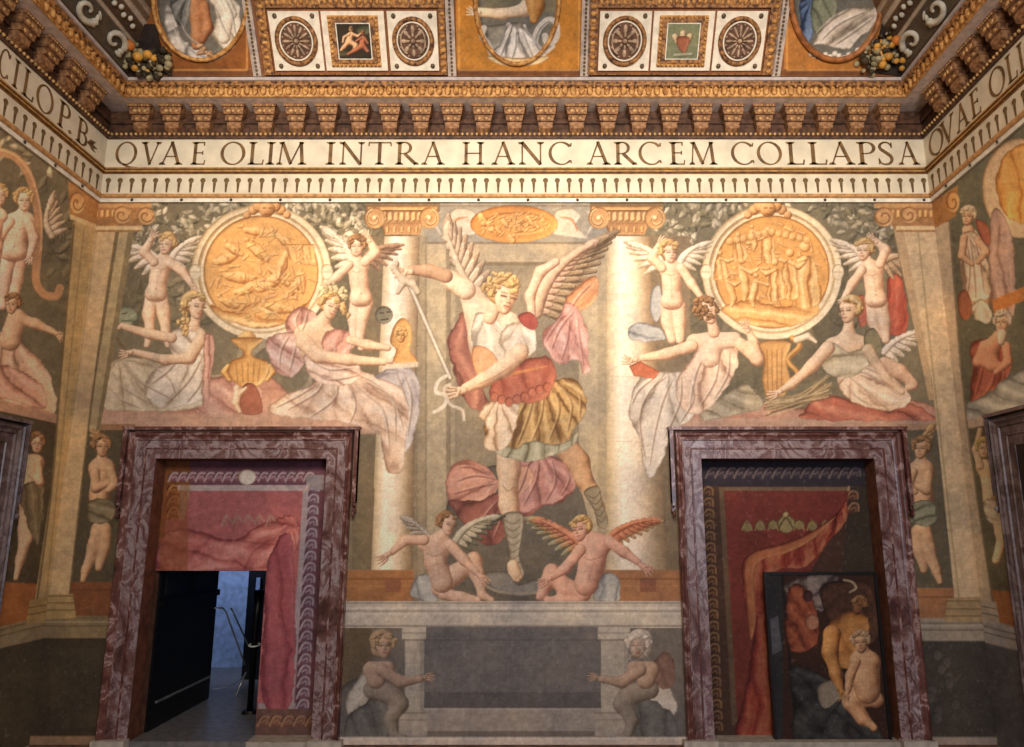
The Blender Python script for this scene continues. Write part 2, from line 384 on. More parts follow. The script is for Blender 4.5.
        s.col *= (1+.30*n+.17*f4+grain*2*g+weave*v*2+weave*h*2)[..., None]
        cr = fbm(s.px/3.+50, s.py/3., 3); m = np.clip((cr-.70)*6, 0, 1)[..., None]*.22      # scattered pale losses of paint
        s.col = s.col*(1-m)+np.array([.78, .73, .66])*m
        s.col = np.clip(s.col*s.dim, .004, .97)
    def build(s, parent_for, material, cut=None):
        """one mesh per painted owner; parent_for(name) -> (object name, parent, tags)"""
        lin = np.where(s.col <= .04045, s.col/12.92, ((s.col+.055)/1.055)**2.4)
        V = np.stack([s.X, s.Y, s.Z], -1).reshape(-1, 3); cl = lin.reshape(-1, 3); nv, nu = s.u.shape
        cell = s.oid[:-1, :-1].copy()
        if cut is not None: cell[cut(.5*(s.u[:-1, :-1]+s.u[1:, 1:]), .5*(s.v[:-1, :-1]+s.v[1:, 1:]))] = -1
        ii = np.arange(nv*nu).reshape(nv, nu); q = np.stack([ii[:-1, :-1], ii[:-1, 1:], ii[1:, 1:], ii[1:, :-1]], -1)
        res = {}
        live = [k for k in range(len(s.names)) if (cell == k).sum() >= 4]
        order = sorted(live, key=lambda k: isinstance(parent_for(s.names[k])[1], str))
        for k in order:
            nm = s.names[k]; sel = q[cell == k]
            if len(sel) < 4: continue
            nm2, parent, tg = parent_for(nm)
            if isinstance(parent, str): parent = res[parent]
            uq, inv = np.unique(sel.reshape(-1), return_inverse=True); off = Vector((0, 0, 0)); p = parent
            while p: off += Vector(p.location); p = p.parent
            vs = V[uq]-np.array(off); nf = len(sel)
            me = bpy.data.meshes.new(nm2); me.vertices.add(len(uq)); me.vertices.foreach_set('co', vs.ravel())
            me.loops.add(nf*4); me.loops.foreach_set('vertex_index', inv.ravel().astype(np.int32))
            me.polygons.add(nf); me.polygons.foreach_set('loop_start', np.arange(0, nf*4, 4, dtype=np.int32))
            me.update(calc_edges=True); me.validate()
            at = me.attributes.new('pigment', 'FLOAT_COLOR', 'POINT')
            at.data.foreach_set('color', np.concatenate([cl[uq], np.ones((len(uq), 1))], 1).ravel())
            me.materials.append(material); o = bpy.data.objects.new(nm2, me); C.objects.link(o)
            if parent: o.parent = parent
            tag(o, *tg); res[nm] = o
        return res
SK = ((217, 180, 143), (240, 214, 180), (150, 108, 80))
SKP = ((218, 184, 150), (242, 220, 190), (156, 114, 86))
SKD = ((190, 145, 105), (222, 182, 138), (105, 72, 48))
HAIR = ((186, 148, 90), (222, 192, 130), (118, 82, 45))
HAIRD = ((130, 92, 58), (170, 128, 84), (72, 48, 30))
HAIRG = ((172, 160, 138), (205, 196, 172), (105, 98, 82))
WHT = ((222, 208, 186), (244, 234, 214), (158, 140, 118))
PNK = ((196, 146, 128), (226, 186, 166), (132, 84, 72))
RED = ((164, 88, 70), (198, 124, 98), (98, 46, 38))
GLD = ((208, 152, 82), (240, 200, 128), (140, 88, 42))
BLU = ((160, 164, 164), (200, 202, 196), (100, 104, 108))
GRN = ((128, 128, 102), (164, 162, 132), (78, 80, 62))
# ------------------------------------------------------------------ painting of the far wall
YB = D-.004
cv = Canvas(lambda u, v: (u, np.full(u.shape, YB), v), XL, XR, .05, zat(200), .009, (124, 114, 90))
def lowshade(): pass
# grounds of the three bays
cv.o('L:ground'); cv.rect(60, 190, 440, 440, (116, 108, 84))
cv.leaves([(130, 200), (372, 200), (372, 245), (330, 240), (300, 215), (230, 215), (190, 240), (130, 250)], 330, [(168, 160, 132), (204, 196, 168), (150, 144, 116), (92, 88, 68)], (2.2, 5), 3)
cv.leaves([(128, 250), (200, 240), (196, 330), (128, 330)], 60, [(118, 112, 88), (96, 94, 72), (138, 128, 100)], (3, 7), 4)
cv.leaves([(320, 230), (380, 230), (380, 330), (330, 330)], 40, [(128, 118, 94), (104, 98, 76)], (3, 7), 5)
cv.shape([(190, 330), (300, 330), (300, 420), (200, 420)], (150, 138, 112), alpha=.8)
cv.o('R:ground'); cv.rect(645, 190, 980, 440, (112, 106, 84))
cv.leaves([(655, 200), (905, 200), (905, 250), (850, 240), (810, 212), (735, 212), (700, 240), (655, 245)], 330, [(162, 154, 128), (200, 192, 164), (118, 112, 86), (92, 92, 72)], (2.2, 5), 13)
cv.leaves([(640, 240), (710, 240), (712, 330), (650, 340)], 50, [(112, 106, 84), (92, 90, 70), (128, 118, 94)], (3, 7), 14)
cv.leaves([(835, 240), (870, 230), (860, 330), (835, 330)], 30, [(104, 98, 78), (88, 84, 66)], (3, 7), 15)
cv.o('C:ground'); cv.rect(418, 196, 612, 612, (158, 146, 120))
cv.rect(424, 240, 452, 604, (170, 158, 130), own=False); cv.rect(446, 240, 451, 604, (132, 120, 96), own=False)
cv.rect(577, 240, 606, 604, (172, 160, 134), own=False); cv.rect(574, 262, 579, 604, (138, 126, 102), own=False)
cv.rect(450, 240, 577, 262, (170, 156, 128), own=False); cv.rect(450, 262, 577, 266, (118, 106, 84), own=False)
cv.rect(455, 266, 574, 606, (136, 126, 104), own=False)
cv.shape([(458, 480), (574, 480), (578, 610), (454, 610)], (88, 84, 74), (104, 100, 90), (62, 58, 52), own=False, alpha=.95)
cv.rect(424, 202, 606, 243, (146, 142, 128), own=False)
cv.line([(424, 243), (606, 243)], 2, (112, 98, 76), .8); cv.line([(424, 206), (606, 206)], 2, (110, 96, 76), .6)
# ---------- cartouche over the central niche
cv.o('C:cartouche')
for sx in (-1, 1):
    c = 514
    cv.shape([(c+sx*40, 212), (c+sx*58, 208), (c+sx*66, 216), (c+sx*62, 226), (c+sx*74, 238), (c+sx*50, 236), (c+sx*38, 232)], (186, 178, 158), (214, 208, 190), (126, 120, 102), rb=5)
    cv.line([(c+sx*46, 217), (c+sx*58, 220), (c+sx*64, 232)], 2.6, (176, 108, 72), .8, taper=True)
    cv.line([(c+sx*72, 210), (c+sx*80, 220), (c+sx*72, 236)], 2.5, (200, 194, 176), .8, taper=True)
cv.ell(514, 224, 44, 19, (196, 128, 60), (226, 168, 92), (138, 82, 34), rb=6)
cv.ell(517, 224, 34, 12, (206, 142, 70), (232, 180, 104), (150, 92, 42), rb=4)
for i, (x, y, r) in enumerate([(483, 219, 7), (491, 226, 6), (505, 222, 5), (514, 219, 4), (520, 226, 6), (530, 220, 5), (537, 225, 4), (499, 230, 4), (512, 238, 5)]):
    cv.body([[(x-2, y-r*.4, r*.5), (x+1, y+r*.5, r*.62)]], (210, 150, 80), (240, 196, 124), (140, 84, 36))
rn = random.Random(4)
for i in range(60):
    a = rn.uniform(0, 2*PI); q = math.sqrt(rn.random()); x, y = 514+36*q*math.cos(a), 223+13*q*math.sin(a); an = rn.uniform(0, PI); L = rn.uniform(2, 6)
    cv.body([[(x, y, 1.5), (x+L*math.cos(an), y+L*math.sin(an), 1)]], (206, 146, 76), (240, 196, 124), (132, 78, 34), own=False, alpha=.7, edge=.8)
# ---------- round columns
def column(tag_, cx, w0, w1, capx0, capx1, y0, y1, sh=1):
    cv.o(tag_+':shaft')
    n = 26
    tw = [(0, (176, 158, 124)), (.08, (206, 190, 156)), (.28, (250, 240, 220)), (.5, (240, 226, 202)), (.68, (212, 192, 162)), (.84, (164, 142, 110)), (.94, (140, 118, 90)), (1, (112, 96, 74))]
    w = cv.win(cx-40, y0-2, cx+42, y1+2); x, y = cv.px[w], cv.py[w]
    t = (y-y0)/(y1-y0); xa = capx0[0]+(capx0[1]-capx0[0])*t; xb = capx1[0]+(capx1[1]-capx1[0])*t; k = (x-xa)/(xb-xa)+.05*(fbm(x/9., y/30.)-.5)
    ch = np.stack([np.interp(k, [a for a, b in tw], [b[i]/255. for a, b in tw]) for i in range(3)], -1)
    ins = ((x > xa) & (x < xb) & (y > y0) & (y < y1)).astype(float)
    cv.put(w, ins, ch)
    for yy in (y0+58, y0+140, y0+205): cv.line([(capx0[0]+2, yy), (capx1[0]-4, yy+1)], .9, (170, 150, 120), .35, smooth=False)
def capital(cx, y0, hw, vol=True):
    # gilded ionic capital
    cv.shape([(cx-hw*.62, y0+17), (cx+hw*.62, y0+17), (cx+hw*.5, y0+31), (cx-hw*.5, y0+31)], (160, 114, 70), (212, 166, 112), (100, 64, 36), smooth=False, rb=5)
    cv.shape([(cx-hw, y0+2), (cx+hw, y0+2), (cx+hw, y0+7), (cx-hw, y0+7)], (200, 152, 92), (232, 194, 134), (128, 84, 44), smooth=False, rb=3)
    cv.shape([(cx-hw*.7, y0+6), (cx+hw*.7, y0+6), (cx+hw*.62, y0+19), (cx-hw*.62, y0+19)], (150, 108, 68), (200, 158, 108), (104, 66, 34), smooth=False, rb=5)
    for i in range(7):
        x = cx-hw*.5+i*hw/6.; cv.body([[(x, y0+10, hw*.06), (x, y0+15, hw*.075)]], (206, 160, 100), (236, 200, 142), (110, 70, 36))
    for i in range(5):
        x = cx-hw*.42+i*hw*.21; cv.body([[(x, y0+24, 1.6), (x, y0+28, 1.2)]], (204, 150, 86), (236, 194, 128), (110, 70, 36))
    for sx in (-1, 1):
        vx, vy = cx+sx*hw*.78, y0+14
        cv.ell(vx, vy, hw*.3, hw*.31, (186, 136, 82), (222, 180, 124), (112, 74, 40), rb=4)
        pts = [(vx+sx*hw*(.25-.034*t)*math.cos(t*1.0-1.2), vy+hw*(.26-.034*t)*math.sin(t*1.0-1.2)) for t in np.linspace(0, 6.4, 16)]
        cv.line(pts, 1.7, (232, 196, 138), .95); cv.line([(a, b+1.2) for a, b in pts], .9, (104, 66, 34), .8)
        cv.body([[(vx, vy, hw*.07)]], (236, 200, 142), (250, 224, 176), (150, 100, 56))
cv.o('CL:gap'); cv.rect(352, 236, 386, 606, (112, 100, 76)); cv.rect(414, 236, 427, 606, (134, 122, 98)); cv.rect(418, 236, 425, 604, (152, 138, 110), own=False)
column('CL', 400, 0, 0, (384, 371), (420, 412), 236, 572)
cv.o('CL:capital'); cv.rect(366, 202, 440, 212, (120, 96, 66)); capital(402, 204, 35)
cv.o('CR:gap'); cv.rect(598, 236, 614, 606, (160, 148, 122)); cv.rect(640, 236, 690, 606, (118, 104, 82))
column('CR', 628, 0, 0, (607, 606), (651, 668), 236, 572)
cv.o('CR:capital'); cv.rect(590, 202, 664, 212, (120, 96, 66)); capital(627, 204, 36)
# ---------- gold roundels
def roundel(tag_, cx, cy, seed, gold):
    cv.o(tag_+':roundel_frame')
    cv.ell(cx, cy, 70, 67.5, (226, 208, 168), (248, 234, 202), (168, 144, 104), rb=7)
    cv.ell(cx, cy, 63.5, 61.5, (188, 160, 112), (214, 188, 142), (140, 110, 70), rb=3)
    cv.ell(cx, cy, 61.5, 60, (232, 212, 170), (248, 234, 200), (170, 140, 96), rb=3)
    for a in (0, 90, 180, 270):
        x, y = cx+66*math.cos(math.radians(a)), cy+64*math.sin(math.radians(a))
        if a in (0, 180): cv.ell(x, y, 6, 8, (224, 208, 172), (246, 232, 204), (150, 128, 94), rb=3); cv.line([(x-5, y), (x+5, y)], 1, (160, 136, 98), .7, smooth=False)
    cv.o(tag_+':roundel_relief')
    cv.ell(cx, cy, 57.5, 56.5, gold, tuple(min(255, c*1.1) for c in gold), tuple(c*.72 for c in gold), rb=6)
    cv.line([(cx+57*math.cos(t), cy+56*math.sin(t)) for t in np.linspace(0, 2*PI, 40)], 1.6, (150, 98, 48), .7, smooth=False)
G = ((216, 162, 92), (246, 210, 142), (160, 100, 50))
roundel('L', 261, 272, 1, (218, 164, 94))
rn = random.Random(5)
cv.shape([(210, 305), (235, 312), (262, 300), (290, 312), (310, 300), (300, 318), (262, 328), (225, 320)], *G, folds=[('p', 10, 9)], amp=.6, own=False)
for (x, y, dx, dy, r) in [(218, 262, 20, -8, 6), (228, 276, 26, 2, 7), (250, 246, 18, 12, 6), (240, 292, 24, -10, 6), (270, 268, 18, 16, 6), (262, 288, 22, -14, 7), (286, 254, -8, 24, 6), (228, 246, 14, 8, 5), (292, 292, 12, -16, 6), (246, 230, 22, 2, 5), (268, 306, 24, 4, 6), (222, 300, 16, 6, 5), (278, 236, 14, 10, 5), (300, 272, 3, 20, 5)]:
    cv.body([[(x, y, r*.55), (x+dx*.5, y+dy*.5, r*.8), (x+dx, y+dy, r*.4)], [(x-dx*.18, y-dy*.3-3, r*.42)]], *G, own=False, alpha=.85)
    cv.line([(x+dx*.5, y+dy*.5), (x+dx*.5+rn.uniform(-9, 9), y+dy*.5+rn.uniform(5, 12))], 2.4, G[2], .5)
    cv.line([(x, y+r*.6), (x+dx*.5, y+dy*.5+r*.9), (x+dx, y+dy+r*.5)], 1.4, (140, 86, 42), .6)
cv.shape([(284, 244), (314, 244), (316, 264), (292, 262)], (222, 172, 104), (246, 208, 140), (160, 104, 56), smooth=False, rb=4, own=False)
for i in range(4): cv.line([(288+i*7, 247), (290+i*7, 260)], 1, (156, 100, 52), .7)
def crowd(cx, cy, seed, n=120):
    rn = random.Random(seed)
    for i in range(n):
        a = rn.uniform(0, 2*PI); q = 50*math.sqrt(rn.random()); x, y = cx+q*math.cos(a), cy+q*math.sin(a); L = rn.uniform(4, 11); an = rn.gauss(.3, .9)
        cv.body([[(x, y, rn.uniform(1, 2.4)), (x+L*math.cos(an), y+L*math.sin(an), rn.uniform(.8, 1.8))]], *[tuple(c*rn.uniform(.93, 1.06) for c in g_) for g_ in G], own=False, alpha=rn.uniform(.35, .8), edge=.8)
crowd(261, 272, 5)
roundel('R', 772, 272, 2, (214, 156, 84))
crowd(772, 272, 8, 90)
cv.shape([(722, 308), (750, 300), (780, 306), (812, 302), (818, 312), (796, 325), (760, 326), (730, 318)], *G, folds=[('p', 8, 9)], amp=.5, own=False)
def relief_man(x, y, h, lean=0, arm=0, robe=True, own=False):
    r = h*.09
    if robe: cv.shape([(x-h*.12, y-h*.72), (x+h*.12, y-h*.72), (x+h*.2+lean, y-h*.2), (x+h*.16, y), (x-h*.18, y), (x-h*.17, y-h*.4)], *G, folds=[('p', 86, h*.1)], amp=.7, own=own, rb=4)
    else: cv.body([[(x, y-h*.7, r), (x+lean*.5, y-h*.45, r*1.1), (x+lean, y-h*.2, r*.8), (x+lean*.6, y, r*.5)]], *G, own=own)
    cv.body([[(x, y-h*.9, r*.95)]], *G, own=own)
    if arm: cv.body([[(x, y-h*.72, r*.5), (x+arm*.6, y-h*.62, r*.45), (x+arm, y-h*.7, r*.4)]], *G, own=own)
for a in [(805, 306, 66, 3, -24, True), (790, 298, 50, -2, 14, True), (742, 300, 44, 4, 16, False), (728, 306, 34, 6, 12, False), (756, 306, 34, -4, 20, False), (738, 262, 30, 4, 18, True), (768, 262, 36, 0, -18, True), (752, 250, 26, 3, 12, False), (775, 300, 42, 4, -14, True), (720, 280, 30, 3, 14, True)]: relief_man(*a)
for i in range(12):
    x = 730+i*7; cv.body([[(x, 232+abs(6-i)*1.6, 4)]], *G, own=False, alpha=.7)
# mask ornaments crowning the roundels
for tg_, cx in (('L', 267), ('R', 768)):
    cv.o(tg_+':crest')
    for (dx, dy, r) in [(-14, 4, 5), (14, 4, 5), (-8, 0, 6), (8, 0, 6), (0, 3, 8), (-20, 9, 4), (20, 9, 4)]:
        cv.body([[(cx+dx, 206+dy, r)]], (192, 138, 82), (226, 180, 122), (120, 78, 42), k=1)
    cv.line([(cx-4, 208), (cx-1, 208)], 1.2, (100, 60, 30)); cv.line([(cx+2, 208), (cx+5, 208)], 1.2, (100, 60, 30)); cv.line([(cx-2, 214), (cx+3, 214)], 1.2, (120, 60, 30))
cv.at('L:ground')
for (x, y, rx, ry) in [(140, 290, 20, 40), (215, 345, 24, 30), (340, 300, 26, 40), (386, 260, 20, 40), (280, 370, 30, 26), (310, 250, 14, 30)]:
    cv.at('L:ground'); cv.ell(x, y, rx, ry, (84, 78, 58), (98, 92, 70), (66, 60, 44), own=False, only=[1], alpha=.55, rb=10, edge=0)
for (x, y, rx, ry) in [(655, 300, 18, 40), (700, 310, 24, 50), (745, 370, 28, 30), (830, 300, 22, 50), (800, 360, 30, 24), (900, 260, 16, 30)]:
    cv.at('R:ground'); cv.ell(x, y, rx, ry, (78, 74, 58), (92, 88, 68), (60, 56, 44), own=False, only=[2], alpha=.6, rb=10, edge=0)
# ---------- left bay figures
cv.o('L:cloth'); cv.shape([(96, 398), (130, 404), (200, 396), (262, 376), (300, 398), (370, 412), (374, 432), (240, 430), (96, 434)], (186, 138, 116), (214, 172, 150), (126, 82, 68), folds=[('p', 8, 16)], amp=.4)
cv.shape([(190, 385), (235, 376), (262, 392), (250, 412), (200, 416)], *PNK, folds=[('p', 30, 10)], own=False)
cv.rect(96, 414, 376, 434, (196, 160, 136), alpha=.75)
cv.o('L:putto_a'); W1 = [(WHT[0], WHT[1], WHT[2]), ((196, 180, 150), (224, 210, 184), (140, 122, 96))]
cv.wing((158, 262), (128, 246), 19, W1, 6, .25, -1); cv.wing((170, 262), (188, 242), 16, W1, 6, .2, 1)
cv.putto((166, 244), 9.5, (162, 262), (156, 292), [[(154, 262, 3.8), (144, 252, 3.3), (152, 238, 2.6)], [(170, 263, 3.8), (183, 272, 3.1), (192, 285, 2.3)]],
         [[(152, 298, 6), (149, 314, 5), (150, 332, 3.4), (147, 345, 2.5)], [(161, 298, 6), (164, 314, 5), (166, 332, 3.4), (168, 345, 2.5)]], look=-.5, seed=2)
cv.o('L:mask_a'); cv.ell(126, 316, 11, 10, (134, 142, 112), (176, 182, 150), (80, 86, 66), rb=6); cv.body([[(134, 318, 5)]], (120, 126, 100), (160, 166, 136), (70, 76, 58))
cv.line([(122, 314), (127, 313)], 1.4, (60, 62, 48)); cv.line([(122, 321), (129, 321)], 1.3, (60, 62, 48))
cv.o('L:woman_a')
cv.shape([(100, 400), (104, 372), (122, 356), (150, 360), (172, 370), (200, 380), (206, 396), (196, 408), (150, 412), (110, 410)], (200, 184, 150), (228, 214, 184), (140, 122, 92), folds=[('r', 120, 358, 12)], amp=.6)
cv.body([[(196, 318, 5), (192, 330, 7)], [(184, 336, 9), (190, 352, 9), (188, 362, 8)], [(200, 336, 7)]], *SK, k=2)
cv.shape([(148, 376), (164, 364), (182, 352), (205, 350), (210, 380), (198, 402), (165, 408), (146, 396)], *WHT, folds=[('r', 200, 345, 13)], amp=.7)
cv.shape([(170, 334), (184, 328), (200, 336), (206, 356), (192, 366), (172, 358)], *WHT, folds=[('p', 60, 9)], amp=.7)
cv.fl([[(112, 372), (124, 388), (150, 404)], [(122, 364), (144, 384), (178, 402)], [(150, 364), (170, 380), (176, 400)], [(204, 354), (190, 380), (168, 404)], [(206, 366), (200, 386), (186, 404)], [(106, 384), (122, 400), (140, 408)], [(180, 358), (168, 372), (152, 384)]])
cv.body([[(172, 338, 5), (150, 334, 4.6), (122, 326, 3.2)]], *SK); cv.hand(116, 328, 175, 4)
cv.body([[(200, 340, 6.4), (190, 358, 5.4), (166, 360, 4.6), (134, 352, 3.2)]], *SK); cv.hand(128, 353, 165, 4)
cv.line([(108, 326), (124, 348)], 1.6, (110, 76, 48), .9)
cv.curls([(186, 302, 2.5), (183, 316, 2), (186, 334, 1.6)], 26, HAIR, 6)
cv.head(196, 306, 12.5, .85, 8, SK, HAIR, 'curly', 3)
cv.shape([(204, 336), (213, 340), (212, 372), (207, 406), (202, 404), (203, 372)], *PNK, folds=[('p', 88, 5)], amp=.6, rb=3)
cv.o('L:vase')
cv.body([[(247, 341, 10)]], *GLD); cv.shape([(232, 338), (262, 338), (258, 345), (252, 350), (253, 356), (268, 362), (268, 374), (258, 386), (240, 386), (229, 374), (230, 362), (242, 356), (242, 350), (236, 345)], *GLD, rb=8)
for k in range(5): cv.line([(236+k*6, 363), (238+k*5, 382)], 1.2, (140, 90, 44), .6)
cv.body([[(228, 366, 2.2), (224, 372, 2.2), (230, 380, 2)]], *GLD); cv.body([[(270, 366, 2.2), (273, 372, 2.2), (267, 380, 2)]], *GLD)
cv.shape([(243, 386), (256, 386), (262, 412), (240, 412)], (150, 84, 64), (184, 118, 92), (96, 50, 38), rb=5)
cv.body([[(237, 388, 3)], [(238, 393, 3.4), (236, 402, 3.6)], [(236, 404, 2.6), (240, 412, 2)], [(240, 394, 1.8), (246, 388, 1.4)]], *SKP)
cv.o('L:putto_b')
cv.wing((352, 264), (332, 234), 16, W1, 6, .25, -1)
cv.wing((366, 258), (388, 246), 18, [((150, 116, 92), (180, 146, 118), (96, 70, 52))]*2, 6, .2, 1)
cv.putto((357, 246), 9.5, (357, 265), (361, 297), [[(349, 265, 3.8), (338, 276, 3.2), (328, 284, 2.3)], [(365, 262, 3.8), (376, 252, 3.4), (368, 238, 2.6)]],
         [[(357, 303, 6), (354, 318, 4.8), (354, 336, 3.4), (352, 346, 2.6)], [(366, 303, 6), (362, 318, 4.8), (360, 336, 3.3), (361, 348, 2.5)]], look=-.1, seed=5, hair=HAIRD)
cv.o('L:mask_b'); cv.ell(384, 315, 9, 9, (104, 100, 82), (150, 146, 122), (58, 54, 44), rb=5); cv.line([(380, 313), (383, 313)], 1.5, (40, 36, 30)); cv.line([(387, 312), (390, 312)], 1.5, (40, 36, 30)); cv.line([(381, 320), (388, 319)], 1.5, (40, 36, 30))
cv.o('L:woman_b')
cv.shape([(288, 316), (300, 306), (314, 312), (316, 324), (300, 334), (286, 330)], *PNK, folds=[('r', 300, 335, 8)], amp=.7)
cv.shape([(266, 340), (284, 332), (304, 334), (304, 362), (292, 378), (274, 368), (268, 354)], (206, 166, 150), (232, 202, 186), (150, 104, 92), folds=[('p', 40, 10)], amp=.8)
cv.shape([(372, 380), (396, 364), (414, 372), (420, 392), (418, 420), (408, 450), (396, 456), (392, 420), (380, 400)], (186, 176, 172), (214, 206, 200), (126, 118, 120), folds=[('r', 410, 372, 9)], amp=.6)
cv.shape([(268, 408), (284, 394), (312, 384), (330, 364), (350, 366), (374, 376), (398, 386), (408, 408), (407, 440), (402, 470), (386, 470), (380, 436), (366, 428), (330, 420), (296, 418), (274, 414)], (218, 188, 160), (242, 220, 196), (156, 120, 98), folds=[('r', 345, 360, 15), ('p', 35, 13)], amp=.75)
cv.fl([[(352, 372), (376, 384), (394, 404), (396, 440)], [(340, 372), (364, 392), (384, 412), (390, 450)], [(326, 372), (318, 392), (288, 410)], [(336, 374), (336, 398), (310, 418)], [(344, 376), (356, 404), (350, 424)], [(366, 382), (392, 398), (404, 430)], [(316, 386), (296, 398), (276, 408)], [(404, 374), (412, 400), (408, 436)], [(396, 372), (402, 388), (410, 410)]])
cv.body([[(304, 334, 10), (314, 352, 11), (328, 364, 9)], [(318, 328, 9), (338, 342, 8)], [(326, 316, 6), (318, 328, 6)]], *SK, k=3)
cv.shape([(326, 332), (346, 330), (352, 346), (344, 362), (328, 360), (322, 346)], (204, 146, 126), (230, 184, 164), (146, 94, 80), folds=[('p', 120, 8)], amp=.6)
cv.shape([(304, 354), (330, 362), (352, 360), (362, 378), (336, 386), (312, 378)], (222, 190, 166), (244, 222, 200), (158, 120, 100), folds=[('p', 25, 8)], amp=.8)
cv.fl([[(310, 360), (330, 370), (354, 368)], [(308, 368), (330, 380), (358, 376)], [(328, 338), (336, 350), (332, 360)]])
cv.fl([[(290, 336), (282, 350), (280, 366)], [(298, 338), (294, 356), (290, 372)], [(300, 312), (296, 322), (300, 332)], [(308, 312), (306, 322), (302, 332)]], only=[s_ for s_ in [cv.own]])
cv.body([[(350, 340, 4.5), (368, 345, 4.3), (388, 348, 3.2)]], *SK)
cv.body([[(304, 342, 8.5), (318, 356, 6.6), (350, 360, 5.2), (386, 362, 3.6)]], *SK); cv.hand(392, 361, -8, 4.4)
cv.head(331, 306, 12.5, .7, 22, SK, HAIR, 'curly', 7)
cv.curls([(322, 292, 2.5), (334, 286, 2), (346, 296, 2)], 26, ((206, 190, 140), (236, 222, 176), (140, 120, 78)), 7)
cv.curls([(342, 304, 2), (346, 314, 2)], 8, HAIR, 8)
cv.o('L:bust')
cv.shape([(394, 362), (396, 350), (390, 342), (394, 326), (402, 318), (410, 324), (412, 340), (410, 350), (417, 360), (414, 364)], *GLD, rb=6)
cv.head(401, 335, 7, 0, 0, GLD, GLD, 'curly', 4)
cv.quad([(386, 364), (418, 362), (418, 367), (386, 369)], (222, 206, 176))
for nm, x0, x1, c in (('CB:band_l', 345, 414, (158, 106, 64)), ('CB:band_r', 600, 684, (160, 110, 74))):
    cv.o(nm)
    cv.rect(x0, 570, x1, 603, c); cv.line([(x0, 579), (x1, 579)], 1.6, (118, 70, 36), .7); cv.line([(x0, 586), (x1, 586)], 1, (200, 144, 84), .5); cv.rect(x0+40, 578, x0+56, 592, (116, 66, 54), own=False, alpha=.6)
# ---------- central winged figure
cv.o('C:wing_l')
FW = [((192, 172, 146), (226, 208, 180), (126, 104, 82)), ((160, 136, 112), (192, 170, 142), (102, 80, 62))]
cv.wing((476, 300), (447, 234), 24, FW, 9, .06, 1)
cv.o('C:wing_r')
cv.wing((536, 312), (592, 244), 36, [((190, 156, 128), (224, 194, 164), (118, 86, 66)), ((158, 132, 100), (190, 166, 130), (96, 76, 54)), ((128, 106, 80), (160, 138, 106), (80, 62, 44))], 13, .25, 1)
cv.body([[(532, 314, 4), (530, 296, 4.6), (540, 272, 5), (556, 262, 4)]], (206, 170, 142), (236, 208, 180), (136, 98, 78))
cv.o('C:drape_pink')
cv.shape([(566, 298), (590, 276), (599, 282), (596, 300), (582, 310), (570, 312)], (200, 138, 92), (228, 176, 128), (140, 86, 56), rb=5, folds=[('p', -40, 9)])
cv.shape([(545, 330), (558, 318), (566, 302), (580, 312), (588, 334), (588, 352), (590, 370), (582, 374), (578, 360), (560, 364), (548, 352), (542, 342)], (200, 146, 134), (228, 184, 172), (142, 90, 82), folds=[('r', 575, 308, 11), ('p', 60, 11)], amp=.8)
cv.fl([[(574, 312), (560, 330), (552, 350)], [(578, 318), (580, 340), (584, 366)], [(570, 318), (568, 340), (562, 360)], [(564, 316), (552, 332), (546, 342)], [(592, 284), (580, 296), (572, 308)]], ((236, 200, 186), (130, 76, 70)))
cv.o('C:drape_low')
cv.shape([(446, 480), (452, 466), (466, 460), (484, 466), (498, 480), (494, 494), (478, 502), (456, 506), (448, 496)], (196, 138, 118), (222, 170, 148), (134, 84, 72), folds=[('r', 500, 478, 10)], amp=.6)
cv.shape([(450, 500), (480, 500), (520, 480), (560, 470), (574, 484), (566, 500), (540, 508), (524, 522), (514, 530), (496, 545), (478, 540), (462, 522)], (134, 76, 68), (162, 102, 90), (86, 46, 42), folds=[('r', 510, 480, 10)], amp=.6)
cv.shape([(518, 462), (548, 456), (572, 464), (576, 486), (560, 500), (540, 506), (520, 512), (512, 490)], (182, 124, 116), (208, 156, 146), (122, 76, 72), folds=[('r', 540, 452, 12)], amp=.75)
cv.shape([(512, 470), (528, 466), (534, 478), (524, 492), (512, 496)], (206, 150, 126), (226, 180, 156), (146, 96, 80), rb=5)
cv.fl([[(498, 480), (476, 476), (456, 482)], [(496, 484), (476, 488), (454, 494)], [(494, 478), (474, 468), (460, 468)], [(540, 460), (536, 482), (524, 506)], [(552, 460), (556, 482), (546, 502)], [(530, 462), (522, 486), (514, 500)], [(560, 462), (570, 478), (562, 496)], [(500, 500), (486, 516), (480, 534)], [(512, 502), (502, 520), (494, 540)]], ((230, 180, 160), (100, 54, 50)))
cv.o('C:angel')
cv.shape([(456, 322), (464, 312), (474, 336), (478, 372), (486, 396), (500, 410), (480, 412), (462, 396), (452, 366), (448, 340)], (150, 92, 78), (186, 128, 106), (98, 56, 48), folds=[('p', 78, 11)], amp=.7)
